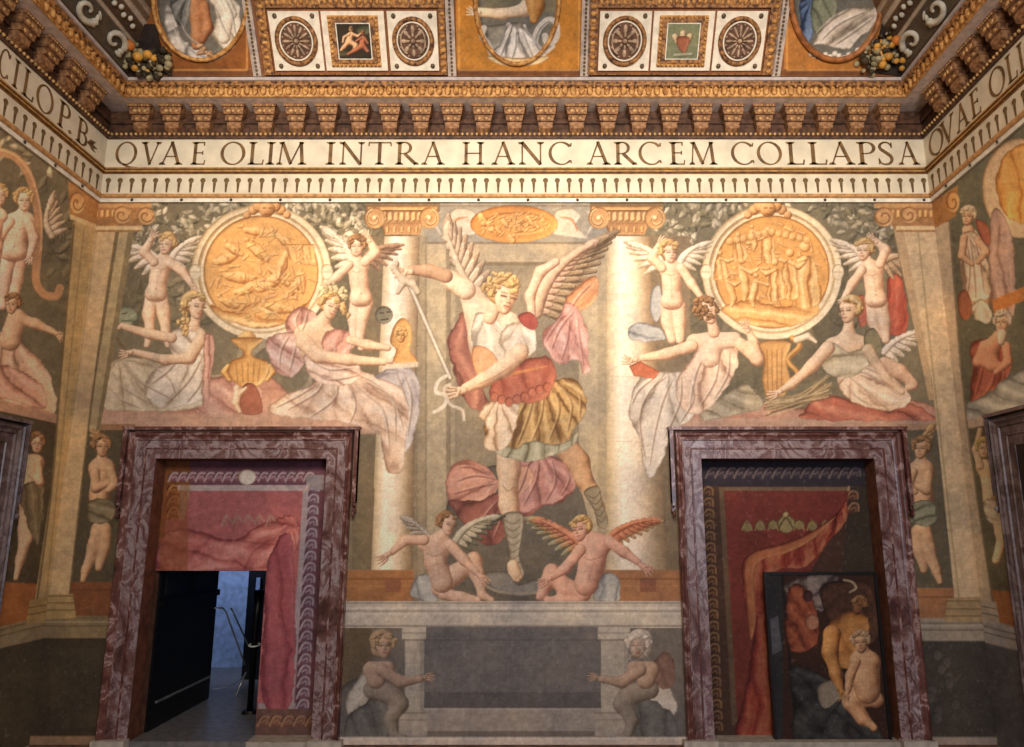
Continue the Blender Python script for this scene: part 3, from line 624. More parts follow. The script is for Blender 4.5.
# far leg, then the skirt, then the near leg
cv.body([[(560, 440, 13), (578, 462, 11), (584, 480, 8.5)], [(584, 480, 8), (592, 492, 7), (600, 508, 5)]], *SKD, k=2)
cv.body([[(508, 446, 12), (509, 470, 11), (508, 490, 8.4), (509, 505, 9.4), (512, 524, 7)]], *SK, k=2)
cv.line([(503, 486), (508, 491), (514, 487)], 1.2, SK[2], .7); cv.line([(515, 452), (518, 480), (517, 506)], 2.4, SK[2], .4)
SKI = ((170, 132, 78), (212, 178, 118), (104, 72, 40))
cv.shape([(496, 398), (520, 396), (556, 380), (572, 378), (584, 392), (586, 412), (576, 428), (566, 440), (546, 448), (530, 444), (512, 452), (496, 450), (484, 432), (488, 412)], *SKI, folds=[('r', 540, 366, 26)], amp=.95)
cv.fl([[(552, 384), (560, 410), (550, 440)], [(558, 384), (572, 404), (568, 432)], [(544, 388), (542, 416), (532, 442)], [(536, 392), (528, 420), (518, 446)], [(564, 384), (580, 396), (580, 418)], [(528, 398), (516, 424), (506, 446)], [(518, 400), (504, 424), (494, 442)]], ((232, 202, 140), (96, 64, 34)), 2.4, .6)
cv.shape([(496, 440), (514, 448), (532, 442), (560, 444), (578, 432), (574, 444), (552, 456), (530, 462), (510, 458), (494, 452)], (172, 170, 138), (204, 200, 168), (112, 104, 78), rb=4, folds=[('p', 90, 9)], amp=.7)
cv.shape([(486, 404), (500, 400), (518, 402), (516, 424), (506, 446), (494, 452), (484, 444), (488, 428), (480, 416)], (220, 196, 164), (242, 224, 196), (156, 124, 94), folds=[('r', 500, 396, 16)], amp=.8)
# trunk
cv.body([[(472, 296, 12), (482, 318, 14), (486, 342, 15), (490, 366, 16)], [(510, 324, 11), (516, 344, 14)], [(500, 308, 6), (492, 320, 8)]], (214, 190, 158), (238, 220, 192), (150, 122, 96), k=4)
cv.shape([(478, 312), (500, 322), (506, 340), (500, 366), (484, 372), (474, 352), (472, 330)], (214, 204, 184), (238, 230, 212), (150, 140, 122), folds=[('r', 490, 312, 9)], amp=.7)
cv.shape([(492, 378), (512, 366), (530, 358), (550, 358), (556, 376), (548, 396), (530, 404), (514, 400), (498, 402), (490, 394)], (170, 86, 66), (202, 124, 96), (106, 48, 38), rb=10, amp=.3, folds=[('p', 70, 14)])
for i in range(8):
    x = 494+i*7.6; y = 402-2.6*abs(i-2)+(-2 if i > 4 else 0); cv.ell(x, y, 4.5, 5, (182, 96, 72), (212, 138, 104), (112, 54, 42), rb=3)
cv.line([(494, 378), (520, 372), (548, 366)], 3, (212, 140, 80), .8, taper=True)
cv.shape([(474, 346), (490, 350), (500, 366), (496, 380), (480, 378), (472, 362)], (216, 150, 96), (240, 190, 136), (150, 92, 54), rb=5, alpha=.85)
# sleeves and near arm
cv.body([[(466, 290, 10), (454, 282, 9)], [(454, 282, 8), (446, 276, 7)]], (222, 196, 162), (244, 226, 196), (156, 122, 92), k=2)
cv.body([[(446, 276, 7), (430, 271, 6.4), (412, 270, 5)]], (176, 136, 104), (206, 170, 134), (116, 82, 60), k=1)
cv.hand(406, 272, 178, 5.4, SK)
cv.shape([(502, 330), (514, 322), (530, 322), (536, 336), (534, 352), (520, 358), (506, 352), (500, 342)], *WHT, rb=9, folds=[('r', 520, 322, 9)], amp=.6)
cv.body([[(520, 352, 9), (504, 368, 8.2), (484, 380, 6.6), (466, 388, 5)]], *SK, k=2)
cv.line([(512, 366), (496, 376), (480, 384)], 1.6, SK[2], .5)
cv.hand(459, 391, 170, 6.2, SK)
cv.shape([(518, 316), (530, 312), (538, 322), (534, 330), (524, 326)], (150, 62, 54), (188, 92, 76), (90, 34, 32), rb=4)
cv.body([[(496, 306, 6), (490, 318, 6.5)]], *SK)
cv.head(505, 296, 17.5, .55, 14, SK, HAIR, 'curly', 9)
rn = random.Random(77)
for i in range(34):
    t = -3.0+rn.random()*2.75; r_ = rn.uniform(.8, 1.12); f = rn.uniform(.85, 1.12); x, y = 502+17*r_*math.cos(t), 291+15.5*r_*math.sin(t)
    cv.body([[(x, y, rn.uniform(1.8, 3)), (x+rn.uniform(-3, 3), y+rn.uniform(-2, 3), 1.6)]], *[tuple(min(255, c*f) for c in q) for q in HAIR], k=.5)
# boots
cv.shape([(503, 516), (522, 514), (522, 534), (519, 556), (524, 574), (516, 578), (508, 574), (509, 552)], (160, 150, 128), (196, 188, 166), (96, 86, 70), rb=5)
for k in range(8): cv.line([(505+k*.7, 520+k*7), (513, 524+k*7), (520, 519+k*7)], 1.1, (84, 74, 58), .6)
cv.body([[(513, 566, 6), (515, 574, 6.5)], [(509, 578, 2)], [(513, 580, 2)], [(518, 580, 2)], [(521, 577, 1.8)]], *SK, k=1)
cv.shape([(584, 492), (598, 486), (602, 502), (608, 518), (606, 528), (598, 526), (594, 510)], (130, 120, 98), (168, 158, 132), (76, 66, 50), rb=4)
for k in range(5): cv.line([(587+k*2.6, 495+k*6), (594+k*2, 498+k*6), (600+k*1.4, 492+k*6)], 1.1, (70, 60, 46), .6)
cv.o('C:sword')
cv.line([(409, 284), (450, 378)], 5, (120, 110, 90), .9, own=True, smooth=False); cv.line([(409, 284), (450, 378)], 2.8, (214, 208, 190), .95, own=True, smooth=False)
cv.body([[(393, 268, 3), (403, 280, 3.4), (413, 284, 3.4), (418, 292, 3)], [(398, 292, 2.6), (404, 282, 2.6)], [(396, 264, 3.4)]], (190, 172, 142), (222, 206, 180), (110, 92, 70))
cv.line([(446, 376), (438, 382), (436, 392), (446, 396), (444, 406), (434, 412)], 3.6, (224, 216, 198), .95, own=True)
cv.line([(450, 384), (444, 390), (450, 404), (462, 410), (464, 420)], 3, (206, 196, 176), .95, own=True)
# dark roller / blade under the foot
cv.o('C:crescent')
cv.shape([(484, 574), (506, 572), (518, 584), (540, 578), (548, 590), (520, 596), (496, 590)], (120, 118, 112), (158, 156, 148), (74, 72, 66), rb=5)
cv.line([(478, 580), (500, 592), (540, 592), (556, 584)], 2.6, (160, 150, 132), .9, own=True)
# ---------- two seated winged youths on the ledge
SKL = ((198, 160, 136), (222, 190, 166), (134, 96, 76))
SKR = ((206, 152, 130), (230, 184, 160), (142, 92, 74))
cv.o('C:youth_l')
cv.wing((432, 540), (410, 520), 12, [((160, 150, 138), (196, 188, 176), (104, 94, 84))]*2, 6, .1, -1)
cv.wing((456, 540), (490, 518), 18, [((168, 164, 144), (198, 194, 174), (112, 106, 88)), ((86, 88, 76), (112, 114, 100), (54, 54, 46))], 8, .25, 1)
cv.shape([(412, 596), (412, 582), (424, 574), (434, 584), (438, 598), (430, 602)], *BLU, rb=6, folds=[('p', 70, 8)])
cv.body([[(440, 588, 9), (456, 574, 9), (474, 560, 7)], [(474, 560, 7), (478, 576, 6), (482, 594, 4)], [(482, 596, 3.6), (492, 600, 2.6)]], *SKL, k=2)
cv.body([[(444, 594, 6), (462, 598, 5.4), (478, 600, 3.4)]], *SKL)
cv.body([[(424, 544, 6), (448, 546, 6)], [(436, 546, 10), (436, 562, 10), (442, 582, 11)], [(438, 540, 5), (446, 530, 4.4)]], *SKL, k=3)
cv.line([(426, 553), (434, 556), (444, 553)], 1.1, SKL[2], .5); cv.line([(436, 556), (439, 574)], 1, SKL[2], .4); cv.line([(430, 566), (448, 562)], 1, SKL[2], .3)
cv.body([[(424, 540, 5.4), (406, 540, 4.4), (392, 552, 3.4)]], *SKL); cv.hand(386, 556, 140, 4.6, SKL)
cv.body([[(450, 545, 5.8), (464, 560, 4.8), (476, 572, 3.6)]], *SKL); cv.hand(481, 577, 45, 4.2, SKL)
cv.head(448, 524, 10.5, .85, 18, SKL, HAIRD, 'curly', 11)
cv.o('C:youth_r')
cv.wing((586, 548), (540, 520), 20, [((186, 116, 88), (214, 148, 116), (122, 70, 52)), ((176, 134, 92), (200, 164, 118), (112, 80, 52)), ((140, 138, 110), (170, 168, 138), (88, 84, 64))], 9, .12, -1)
cv.wing((612, 534), (652, 520), 14, [((190, 112, 80), (216, 146, 108), (128, 68, 46)), ((178, 134, 90), (204, 166, 120), (114, 80, 50))], 8, .15, 1)
cv.shape([(594, 598), (598, 582), (608, 572), (618, 578), (620, 600), (606, 602)], *BLU, rb=6, folds=[('p', 100, 8)])
cv.body([[(582, 592, 10), (566, 588, 8), (552, 572, 7.4)], [(552, 572, 7), (546, 584, 6), (540, 597, 4)], [(580, 598, 5.5), (560, 600, 4), (548, 600, 3)]], *SKR, k=2)
cv.body([[(584, 548, 7), (608, 542, 7)], [(597, 548, 11), (592, 564, 11.5), (586, 584, 12)], [(596, 540, 5), (586, 534, 5)]], *SKR, k=3)
cv.line([(584, 557), (592, 560), (606, 554)], 1.2, SKR[2], .5); cv.line([(594, 562), (588, 582)], 1, SKR[2], .4); cv.line([(582, 572), (602, 570)], 1, SKR[2], .3)
cv.body([[(610, 542, 6), (624, 552, 5), (638, 562, 3.4)]], *SKR); cv.hand(644, 567, 35, 4.6, SKR)
cv.body([[(580, 550, 6), (566, 568, 5), (552, 577, 3.6)]], *SKR); cv.hand(547, 580, 150, 4.2, SKR)
cv.head(580, 529, 11.5, -.6, -10, SKR, HAIR, 'curly', 12)
# ---------- right bay figures
cv.o('R:cloth'); cv.shape([(640, 412), (700, 404), (760, 400), (800, 408), (860, 400), (930, 404), (938, 432), (800, 434), (650, 434)], (178, 128, 106), (206, 162, 140), (120, 76, 62), folds=[('p', 6, 16)], amp=.4)
cv.rect(660, 418, 936, 434, (186, 156, 134), alpha=.75)
cv.shape([(804, 410), (820, 396), (850, 400), (880, 408), (912, 404), (930, 414), (928, 420), (810, 420)], (176, 96, 76), (204, 132, 106), (116, 58, 46), rb=6, folds=[('p', 15, 12)], amp=.6)
cv.o('R:putto_a')
cv.wing((662, 264), (640, 246), 19, W1, 6, .2, -1); cv.wing((680, 262), (698, 246), 17, W1, 6, .2, 1)
cv.shape([(652, 290), (660, 286), (662, 310), (656, 322), (650, 310)], *BLU, rb=4)
cv.putto((670, 252), 10, (671, 268), (672, 300), [[(662, 268, 3.8), (652, 258, 3.4), (660, 244, 2.6)], [(681, 268, 3.8), (692, 284, 3.1), (702, 298, 2.3)]],
         [[(668, 306, 6.2), (668, 322, 5), (672, 340, 3.4)], [(678, 306, 6.2), (679, 322, 5), (680, 340, 3.4)]], look=.4, seed=15)
cv.o('R:blue_cloth'); cv.shape([(630, 326), (642, 322), (660, 328), (666, 338), (650, 342), (632, 340), (627, 334)], *BLU, rb=4, folds=[('p', 10, 7)])
cv.o('R:woman_a')
cv.shape([(632, 396), (640, 378), (660, 372), (690, 374), (700, 396), (690, 420), (672, 432), (660, 466), (646, 476), (640, 440), (628, 414)], (206, 194, 176), (234, 224, 206), (142, 130, 112), folds=[('r', 668, 368, 13)], amp=.75)
cv.shape([(700, 410), (720, 396), (744, 384), (756, 392), (764, 406), (740, 414), (706, 420)], (158, 146, 120), (188, 178, 150), (104, 94, 74), folds=[('p', 20, 8)], amp=.7)
cv.shape([(676, 384), (690, 360), (700, 346), (716, 336), (734, 344), (738, 362), (726, 388), (706, 410), (684, 412)], (216, 186, 160), (240, 216, 190), (154, 120, 98), folds=[('r', 712, 330, 15)], amp=.7)
cv.fl([[(668, 376), (650, 392), (640, 420), (646, 460)], [(674, 378), (664, 400), (656, 430), (650, 466)], [(682, 378), (680, 404), (664, 440)], [(690, 380), (694, 400), (680, 424)], [(660, 374), (640, 390), (632, 406)], [(706, 352), (696, 376), (690, 408)], [(720, 350), (716, 380), (700, 408)], [(730, 352), (728, 376), (714, 400)]])
cv.body([[(694, 342, 8), (734, 340, 8)], [(712, 344, 10), (710, 358, 10)]], (222, 192, 164), (242, 218, 192), (158, 122, 98), k=3, alpha=.85)
cv.body([[(712, 322, 4.8), (714, 332, 6)]], *SK)
cv.body([[(692, 346, 6.4), (668, 354, 5.4), (642, 358, 3.6)]], *SK)
cv.shape([(629, 366), (640, 361), (660, 372), (654, 379), (634, 376)], (176, 90, 62), (204, 122, 88), (114, 54, 38), smooth=False, rb=4)
cv.hand(632, 360, 178, 4.4)
cv.body([[(740, 344, 6.2), (758, 360, 5.6), (754, 342, 4), (748, 330, 3.2)]], *SK); cv.hand(747, 328, -110, 3.8)
cv.head(709, 311, 12.5, .9, 6, SK, HAIRD, 'curly', 16)
cv.curls([(697, 306, 3), (703, 316, 3.5), (710, 304, 3)], 30, HAIRD, 5)
cv.o('R:vase'); cv.shape([(760, 342), (790, 342), (786, 360), (790, 380), (782, 400), (768, 400), (762, 380), (764, 358)], (190, 142, 84), (220, 178, 118), (130, 88, 48), rb=7)
for k in range(4): cv.line([(767+k*5, 350), (768+k*4.5, 392)], 1.2, (132, 88, 46), .6)
cv.o('R:snake'); cv.line([(786, 384), (798, 374), (788, 360), (800, 346), (792, 338)], 5.6, (150, 104, 54), .95, own=True); cv.line([(785, 383), (797, 373), (787, 359), (799, 345), (791, 337)], 3, (216, 166, 96), .9, own=True)
cv.body([[(797, 340, 3.6), (808, 336, 2.6)], [(808, 336, 2.4), (816, 342, 1.6)]], (206, 194, 168), (230, 220, 196), (140, 126, 100))
cv.o('R:sheaf')
for i in range(34):
    rn2 = random.Random(i); x0, y0 = 790+rn2.uniform(-4, 6), 398+rn2.uniform(-4, 6); cv.line([(x0+36, y0-14+rn2.uniform(-8, 10)), (x0+10, y0), (x0-22+rn2.uniform(-3, 3), y0+6+rn2.uniform(-5, 8))], 1.3, rn2.choice([(170, 150, 110), (132, 112, 80), (196, 176, 134), (108, 90, 64)]), .85, own=True)
cv.o('R:wing_cloth'); cv.wing((884, 352), (918, 332), 16, [WHT, ((190, 178, 156), (214, 204, 182), (132, 120, 98))], 7, .2, 1)
cv.o('R:foot'); cv.body([[(884, 366, 9), (900, 372, 7), (914, 384, 4)], [(914, 386, 3.4), (908, 388, 3)]], (200, 160, 130), (226, 194, 162), (138, 100, 76))
cv.o('R:putto_b')
cv.shape([(890, 276), (902, 278), (906, 300), (908, 330), (888, 332), (886, 300)], (172, 74, 56), (198, 104, 80), (112, 44, 36), rb=5, folds=[('p', 88, 8)])
cv.shape([(856, 300), (864, 296), (868, 320), (860, 326)], (168, 84, 66), (192, 112, 88), (112, 50, 40), rb=4)
cv.wing((866, 262), (845, 244), 18, W1, 6, .2, -1); cv.wing((882, 262), (904, 256), 20, [((176, 150, 120), (206, 184, 152), (118, 94, 70))]*2, 6, .2, 1)
cv.putto((864, 250), 9.5, (872, 268), (876, 298), [[(862, 270, 3.8), (852, 284, 3.2), (844, 298, 2.3)], [(880, 264, 3.8), (886, 250, 3.4), (874, 240, 2.6)]],
         [[(873, 304, 6.2), (874, 320, 5), (878, 338, 3.4)], [(881, 304, 6), (884, 322, 4.8), (886, 340, 3.3)]], look=-.4, seed=17)
cv.o('R:woman_b')
cv.body([[(832, 346, 8), (860, 344, 8)], [(846, 348, 12), (852, 362, 12), (862, 376, 12)], [(849, 324, 5), (848, 336, 6.5)]], *SK, k=3)
cv.shape([(838, 372), (850, 360), (872, 360), (892, 376), (906, 388), (910, 402), (896, 410), (870, 408), (850, 400), (840, 390)], (224, 196, 164), (244, 222, 194), (158, 124, 98), folds=[('r', 852, 372, 12)], amp=.6)
cv.fl([[(852, 370), (872, 376), (900, 396)], [(848, 376), (866, 390), (884, 406)], [(846, 384), (856, 396), (872, 406)], [(862, 366), (884, 376), (904, 388)]])
cv.shape([(818, 356), (832, 342), (852, 352), (876, 338), (880, 352), (866, 368), (846, 378), (826, 372)], (190, 178, 146), (218, 208, 178), (128, 116, 88), folds=[('p', -20, 9)], amp=.7)
cv.shape([(864, 336), (874, 328), (882, 344), (878, 362), (868, 362)], (120, 114, 84), (150, 144, 110), (80, 72, 52), rb=5)
cv.body([[(828, 348, 7), (812, 366, 5.8), (792, 384, 4), (782, 390, 3)]], *SK); cv.hand(777, 393, 155, 4.4)
cv.body([[(868, 350, 6), (886, 378, 4.4), (902, 392, 3)]], *SK, alpha=.8)
cv.head(849, 310, 12.5, -.8, -4, SK, HAIR, 'curly', 18)
cv.line([(840, 300), (850, 297), (860, 304)], 2, (206, 196, 164), .7)
# ---------- ledges, bands and lower parts
def nichefig(tag_, x, y, side, cloth):
    s = 1 if side == 'l' else -1
    cv.o(tag_+':figure')
    cv.wing((x+s*2, y+10), (x-s*9, y-14), 8, [((176, 140, 92), (200, 164, 112), (116, 84, 50))]*2, 5, .1, -s)
    cv.body([[(x-s*3, y+90, 8), (x-s*8, y+108, 6.5), (x-s*16, y+130, 4), (x-s*19, y+140, 2.8)], [(x+s*2, y+90, 8), (x+s*2, y+108, 6), (x-s*3, y+128, 3.6)]], *SKD)
    cv.body([[(x-s*5, y+28, 8), (x+s*6, y+28, 7)], [(x, y+34, 10), (x-s*2, y+54, 9), (x-s*2, y+74, 10)], [(x, y+16, 4), (x, y+24, 5)]], *SKD, k=3)
    cv.shape([(x-s*13, y+62), (x, y+58), (x+s*12, y+64), (x+s*12, y+78), (x-s*2, y+84), (x-s*14, y+80)], *cloth, folds=[('p', 20*s, 6)], amp=.7, rb=5)
    cv.body([[(x-s*7, y+32, 5), (x-s*6, y+48, 4.4), (x+s*8, y+42, 3.2), (x+s*12, y+34, 2.6)]], *SKD)
    cv.body([[(x+s*8, y+30, 5), (x+s*13, y+44, 4), (x+s*6, y+50, 3)]], *SKD)
    cv.head(x, y+6, 10.5, .3*s, 0, SKD, HAIRD, 'curly', 21)
cv.o('NL:ground'); cv.rect(60, 426, 135, 588, (74, 68, 50)); cv.rect(60, 424, 135, 430, (150, 112, 80), own=False)
nichefig('NL', 102, 440, 'l', ((120, 108, 78), (150, 138, 104), (76, 66, 46)))
cv.o('NR:ground'); cv.rect(898, 426, 960, 588, (82, 78, 62)); cv.rect(898, 424, 960, 430, (160, 128, 100), own=False)
nichefig('NR', 921, 442, 'r', ((112, 116, 94), (140, 144, 120), (72, 74, 58)))
OR = (150, 92, 48)
cv.o('BL:band'); cv.rect(30, 582, 135, 618, (122, 70, 40)); cv.line([(30, 590), (135, 590)], 1.6, (92, 54, 30), .7)
cv.o('BR:band'); cv.rect(898, 588, 990, 624, (150, 102, 66)); cv.line([(898, 597), (990, 597)], 1.6, (100, 64, 40), .7)
# ledge under the youths and grey panel
cv.o('G:ledge'); cv.rect(340, 601, 690, 628, (196, 190, 178))
for y, c in ((603, (140, 134, 124)), (608, (224, 218, 206)), (611, (140, 134, 124)), (614, (214, 208, 196)), (626, (120, 116, 110))): cv.line([(340, y), (690, y)], 1.5, c, .8, smooth=False)
cv.o('G:ground_r'); cv.rect(515, 628, 690, 745, (100, 98, 96)); cv.o('G:ground'); cv.rect(340, 628, 516, 745, (100, 98, 96)); cv.rect(340, 628, 372, 745, (92, 80, 62), own=False)
cv.shape([(340, 690), (380, 680), (420, 740), (340, 745)], (84, 84, 84), (100, 100, 98), (60, 60, 60), own=False)
cv.o('G:slab'); cv.rect(420, 627, 606, 708, (100, 100, 103)); cv.line([(422, 640), (604, 640)], 1.6, (84, 82, 82), .8); cv.line([(424, 672), (602, 668)], 1.2, (96, 94, 94), .5); cv.rect(424, 692, 602, 708, (82, 82, 86), own=False, alpha=.8)
cv.o('G:plinth'); cv.rect(418, 708, 606, 736, (154, 148, 142)); cv.rect(418, 731, 606, 737, (112, 106, 102), own=False); cv.line([(420, 709), (604, 709)], 1.4, (182, 176, 168), .7)
for nm, x0, x1 in (('G:pier_l', 405, 424), ('G:pier_r', 601, 628)):
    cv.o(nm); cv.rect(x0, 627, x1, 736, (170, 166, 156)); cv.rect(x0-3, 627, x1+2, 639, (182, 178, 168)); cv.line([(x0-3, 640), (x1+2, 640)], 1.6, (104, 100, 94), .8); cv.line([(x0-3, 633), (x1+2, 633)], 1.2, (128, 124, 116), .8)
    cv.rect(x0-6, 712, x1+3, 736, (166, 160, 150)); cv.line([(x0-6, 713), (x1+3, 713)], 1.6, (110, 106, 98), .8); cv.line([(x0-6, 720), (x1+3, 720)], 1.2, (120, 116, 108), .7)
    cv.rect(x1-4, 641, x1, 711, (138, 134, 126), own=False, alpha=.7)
SKG = ((160, 134, 116), (188, 162, 142), (106, 84, 70))
for nm, s, hx in (('G:child_l', 1, 382), ('G:child_r', -1, 640)):
    cv.o(nm); X = lambda d: hx+s*d
    hr = ((140, 118, 92), (172, 150, 122), (90, 72, 54)) if s == 1 else ((186, 178, 168), (214, 208, 200), (128, 120, 112))
    cv.shape([(X(-34), 715), (X(-36), 700), (X(-16), 668), (X(0), 676), (X(-2), 696), (X(-12), 712), (X(-30), 722)], (182, 176, 164), (206, 202, 192), (120, 114, 104), folds=[('r', X(4), 672, 9)], amp=.7)
    cv.shape([(X(-34), 716), (X(-12), 700), (X(4), 694), (X(10), 706), (X(4), 738), (X(-34), 740)], (92, 94, 92), (114, 116, 114), (62, 62, 62), rb=8, folds=[('p', 70, 12)])
    cv.body([[(X(-10), 690, 9), (X(10), 694, 10), (X(18), 704, 8)], [(X(18), 704, 7.5), (X(8), 720, 6), (X(12), 734, 4)], [(X(12), 735, 3.4), (X(22), 737, 2.6)]], (124, 116, 106), (150, 142, 132), (84, 76, 68), k=2)
    cv.body([[(X(-10), 670, 9), (X(6), 668, 7)], [(X(-6), 680, 9)]], *SKG, k=2)
    cv.body([[(X(0), 670, 6.6), (X(18), 682, 5.4), (X(38), 679, 3.6)]], *SKG); cv.hand(X(43), 678, -10 if s == 1 else 190, 4, SKG, flip=s)
    if s == -1: cv.shape([(X(-12), 664), (X(-24), 652), (X(-34), 662), (X(-34), 684), (X(-22), 690), (X(-14), 680)], (104, 72, 66), (128, 94, 84), (76, 50, 46), folds=[('p', 70, 8)], rb=6, alpha=.8)
    cv.body([[(X(-10), 670, 9), (X(6), 668, 7)], [(X(-6), 680, 9)]], *SKG, k=2); cv.body([[(X(0), 670, 6.6), (X(18), 682, 5.4), (X(38), 679, 3.6)]], *SKG)
    cv.body([[(X(-1), 641, 12), (X(-3), 650, 8)]], *hr)
    cv.head(X(2), 645, 13, .15*s, 0, SKG, hr, 'curly', 30+s)
    if s == -1:
        for i in range(40):
            r3 = random.Random(i); cv.line([(X(2)+r3.uniform(-13, 13), 643+r3.uniform(-14, 18)), (X(2)+r3.uniform(-13, 13), 645+r3.uniform(-14, 18))], .9, r3.choice([(210, 204, 196), (110, 104, 98)]), .4)
cv.o('G:skirting'); cv.rect(340, 737, 690, 760, (206, 196, 184)); cv.line([(340, 738.5), (690, 738.5)], 1.2, (230, 222, 212), .6)
# outer dado, ledge of the pilasters
cv.o('BL:ledge'); cv.rect(20, 616, 118, 638, (128, 112, 80)); cv.line([(20, 618), (118, 618)], 1.5, (96, 84, 58)); cv.line([(20, 626), (118, 626)], 1.5, (92, 80, 56)); cv.line([(20, 622), (118, 622)], 1.5, (176, 160, 124), .7)
cv.o('BL:dado'); cv.rect(10, 638, 112, 745, (50, 44, 34)); cv.rect(50, 648, 100, 728, (56, 50, 38), own=False)
cv.o('BL:skirt'); cv.rect(10, 736, 112, 760, (150, 118, 88), own=True)
cv.o('BR:ledge'); cv.rect(905, 618, 1000, 641, (150, 142, 126)); cv.line([(905, 623), (1000, 623)], 1.5, (100, 94, 82)); cv.line([(905, 630), (1000, 630)], 1.5, (96, 90, 78)); cv.line([(905, 626), (1000, 626)], 1.5, (182, 174, 156), .7)
cv.o('BR:dado'); cv.rect(905, 641, 1010, 745, (52, 50, 46))
rn = random.Random(3)
for k in range(10): cv.ell(rn.uniform(930, 960), 655+k*7, 5, 6, (60, 58, 55), (84, 82, 78), (44, 42, 40), own=False, rb=4)
cv.o('BR:skirt'); cv.rect(905, 737, 1010, 760, (150, 140, 130), own=True)
# corner pilasters (back-wall halves)
def lerp(a, b, t): return a+(b-a)*t
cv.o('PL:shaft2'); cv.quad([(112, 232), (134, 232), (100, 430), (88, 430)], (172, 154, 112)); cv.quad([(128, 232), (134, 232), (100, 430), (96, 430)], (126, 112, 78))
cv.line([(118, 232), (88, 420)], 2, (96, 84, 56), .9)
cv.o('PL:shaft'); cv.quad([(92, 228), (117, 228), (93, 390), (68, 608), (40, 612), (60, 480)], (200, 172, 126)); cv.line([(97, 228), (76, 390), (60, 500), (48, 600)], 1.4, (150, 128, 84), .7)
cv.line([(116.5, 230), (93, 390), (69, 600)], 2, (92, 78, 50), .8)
cv.o('PL:base'); cv.quad([(38, 594), (73, 594), (76, 618), (30, 620)], (172, 146, 92)); 
for y in (596, 603, 610): cv.line([(36, y), (75, y)], 1.4, (108, 86, 50), .8, smooth=False)
cv.o('PL:capital'); cv.quad([(94, 202), (150, 202), (140, 232), (92, 232)], (150, 108, 64), tex=2)
cv.rect(92, 203, 152, 208, (196, 150, 94)); cv.rect(94, 208, 140, 219, (166, 118, 70))
for i in range(7): cv.body([[(97+i*5.5, 212, 2), (97+i*5.5, 216, 2)]], *GLD)
for (vx, vy, r) in ((122, 215, 9), (146, 216, 9)):
    cv.ell(vx, vy, r, r, (196, 148, 92), (230, 188, 130), (118, 80, 44), rb=4)
    cv.line([(vx+(r-1.5-t*1.0)*math.cos(t), vy+(r-1.5-t*1.0)*math.sin(t)) for t in np.linspace(0, 6, 14)], 1.5, (112, 70, 36), .8)
cv.rect(92, 226, 142, 230, (214, 190, 140))
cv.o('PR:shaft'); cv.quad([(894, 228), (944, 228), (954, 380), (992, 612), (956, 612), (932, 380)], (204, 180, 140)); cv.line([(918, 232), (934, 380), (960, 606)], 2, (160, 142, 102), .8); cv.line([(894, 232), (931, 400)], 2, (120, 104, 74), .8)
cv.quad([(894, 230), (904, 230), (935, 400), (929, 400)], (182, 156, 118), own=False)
cv.o('PR:base'); cv.quad([(948, 598), (992, 596), (992, 622), (944, 622)], (160, 136, 96))
for y in (601, 609, 616): cv.line([(946, y), (990, y)], 1.4, (104, 84, 54), .8, smooth=False)
cv.o('PR:capital'); cv.quad([(876, 202), (940, 202), (940, 232), (896, 232)], (156, 112, 68), tex=2); cv.rect(874, 203, 940, 208, (198, 152, 96)); cv.rect(890, 208, 940, 219, (166, 118, 70))
for i in range(8): cv.body([[(893+i*5.5, 212, 2), (893+i*5.5, 216, 2)]], *GLD)
for (vx, vy, r) in ((884, 217, 10), (909, 215, 8.5)):
    cv.ell(vx, vy, r, r, (190, 140, 88), (226, 184, 126), (114, 76, 42), rb=4)
    cv.line([(vx-(r-1.5-t*1.0)*math.cos(t), vy+(r-1.5-t*1.0)*math.sin(t)) for t in np.linspace(0, 6, 14)], 1.5, (112, 70, 36), .8)
cv.rect(896, 226, 940, 230, (214, 190, 140))
cv.finish(fade=.11)
# door cut-outs (in metres)
DL = (on_back(156, 460)[0], on_back(328, 460)[0], zat(458))       # left doorway: jamb to jamb, head
DR = (on_back(700, 460)[0], on_back(874, 460)[0], zat(458))
def cutf(u, v): return ((u > DL[0]-.1) & (u < DL[1]+.1) & (v < DL[2]+.1)) | ((u > DR[0]-.1) & (u < DR[1]+.1) & (v < DR[2]+.1))
FRESCO = paintmat('fresco_paint')
TH_ = {}
def thing_fresco(key, name, loc, label, cat, group=None): TH_[key] = empty(name, loc, label, cat, group)
thing_fresco('L', 'painted_scene', (-2.6, YB, 3), 'left fresco bay: two seated robed women under a gold roundel, above the open doorway', 'fresco')
thing_fresco('R', 'painted_scene', (2.6, YB, 3), 'right fresco bay: two seated robed women under a gold roundel, above the red-draped door', 'fresco')
thing_fresco('C', 'painted_scene', (0, YB, 2), 'central fresco of a striding winged figure in a red cuirass above two seated winged youths', 'fresco')
thing_fresco('CL', 'painted_column', (-1.2, YB, 1.9), 'cream painted round column left of the winged figure, gilded capital', 'column')
thing_fresco('CR', 'painted_column', (1.1, YB, 1.9), 'cream painted round column right of the winged figure, gilded capital', 'column')
thing_fresco('NL', 'painted_niche', (-4, YB, .9), 'dark painted niche with a half-draped standing figure, left of the open doorway', 'fresco')
thing_fresco('NR', 'painted_niche', (3.8, YB, .9), 'dark painted niche with a half-draped standing figure, right of the closed door', 'fresco')
thing_fresco('BL', 'painted_dado', (-4, YB, .1), 'dark painted dado with ochre ledge, left of the open doorway', 'painted wall base')
thing_fresco('BR', 'painted_dado', (3.8, YB, .1), 'dark painted dado with grey ledge, right of the closed door', 'painted wall base')
thing_fresco('CB', 'painted_band', (0, YB, 1.2), 'ochre painted band behind the seated winged youths, at the feet of both columns', 'painted band')
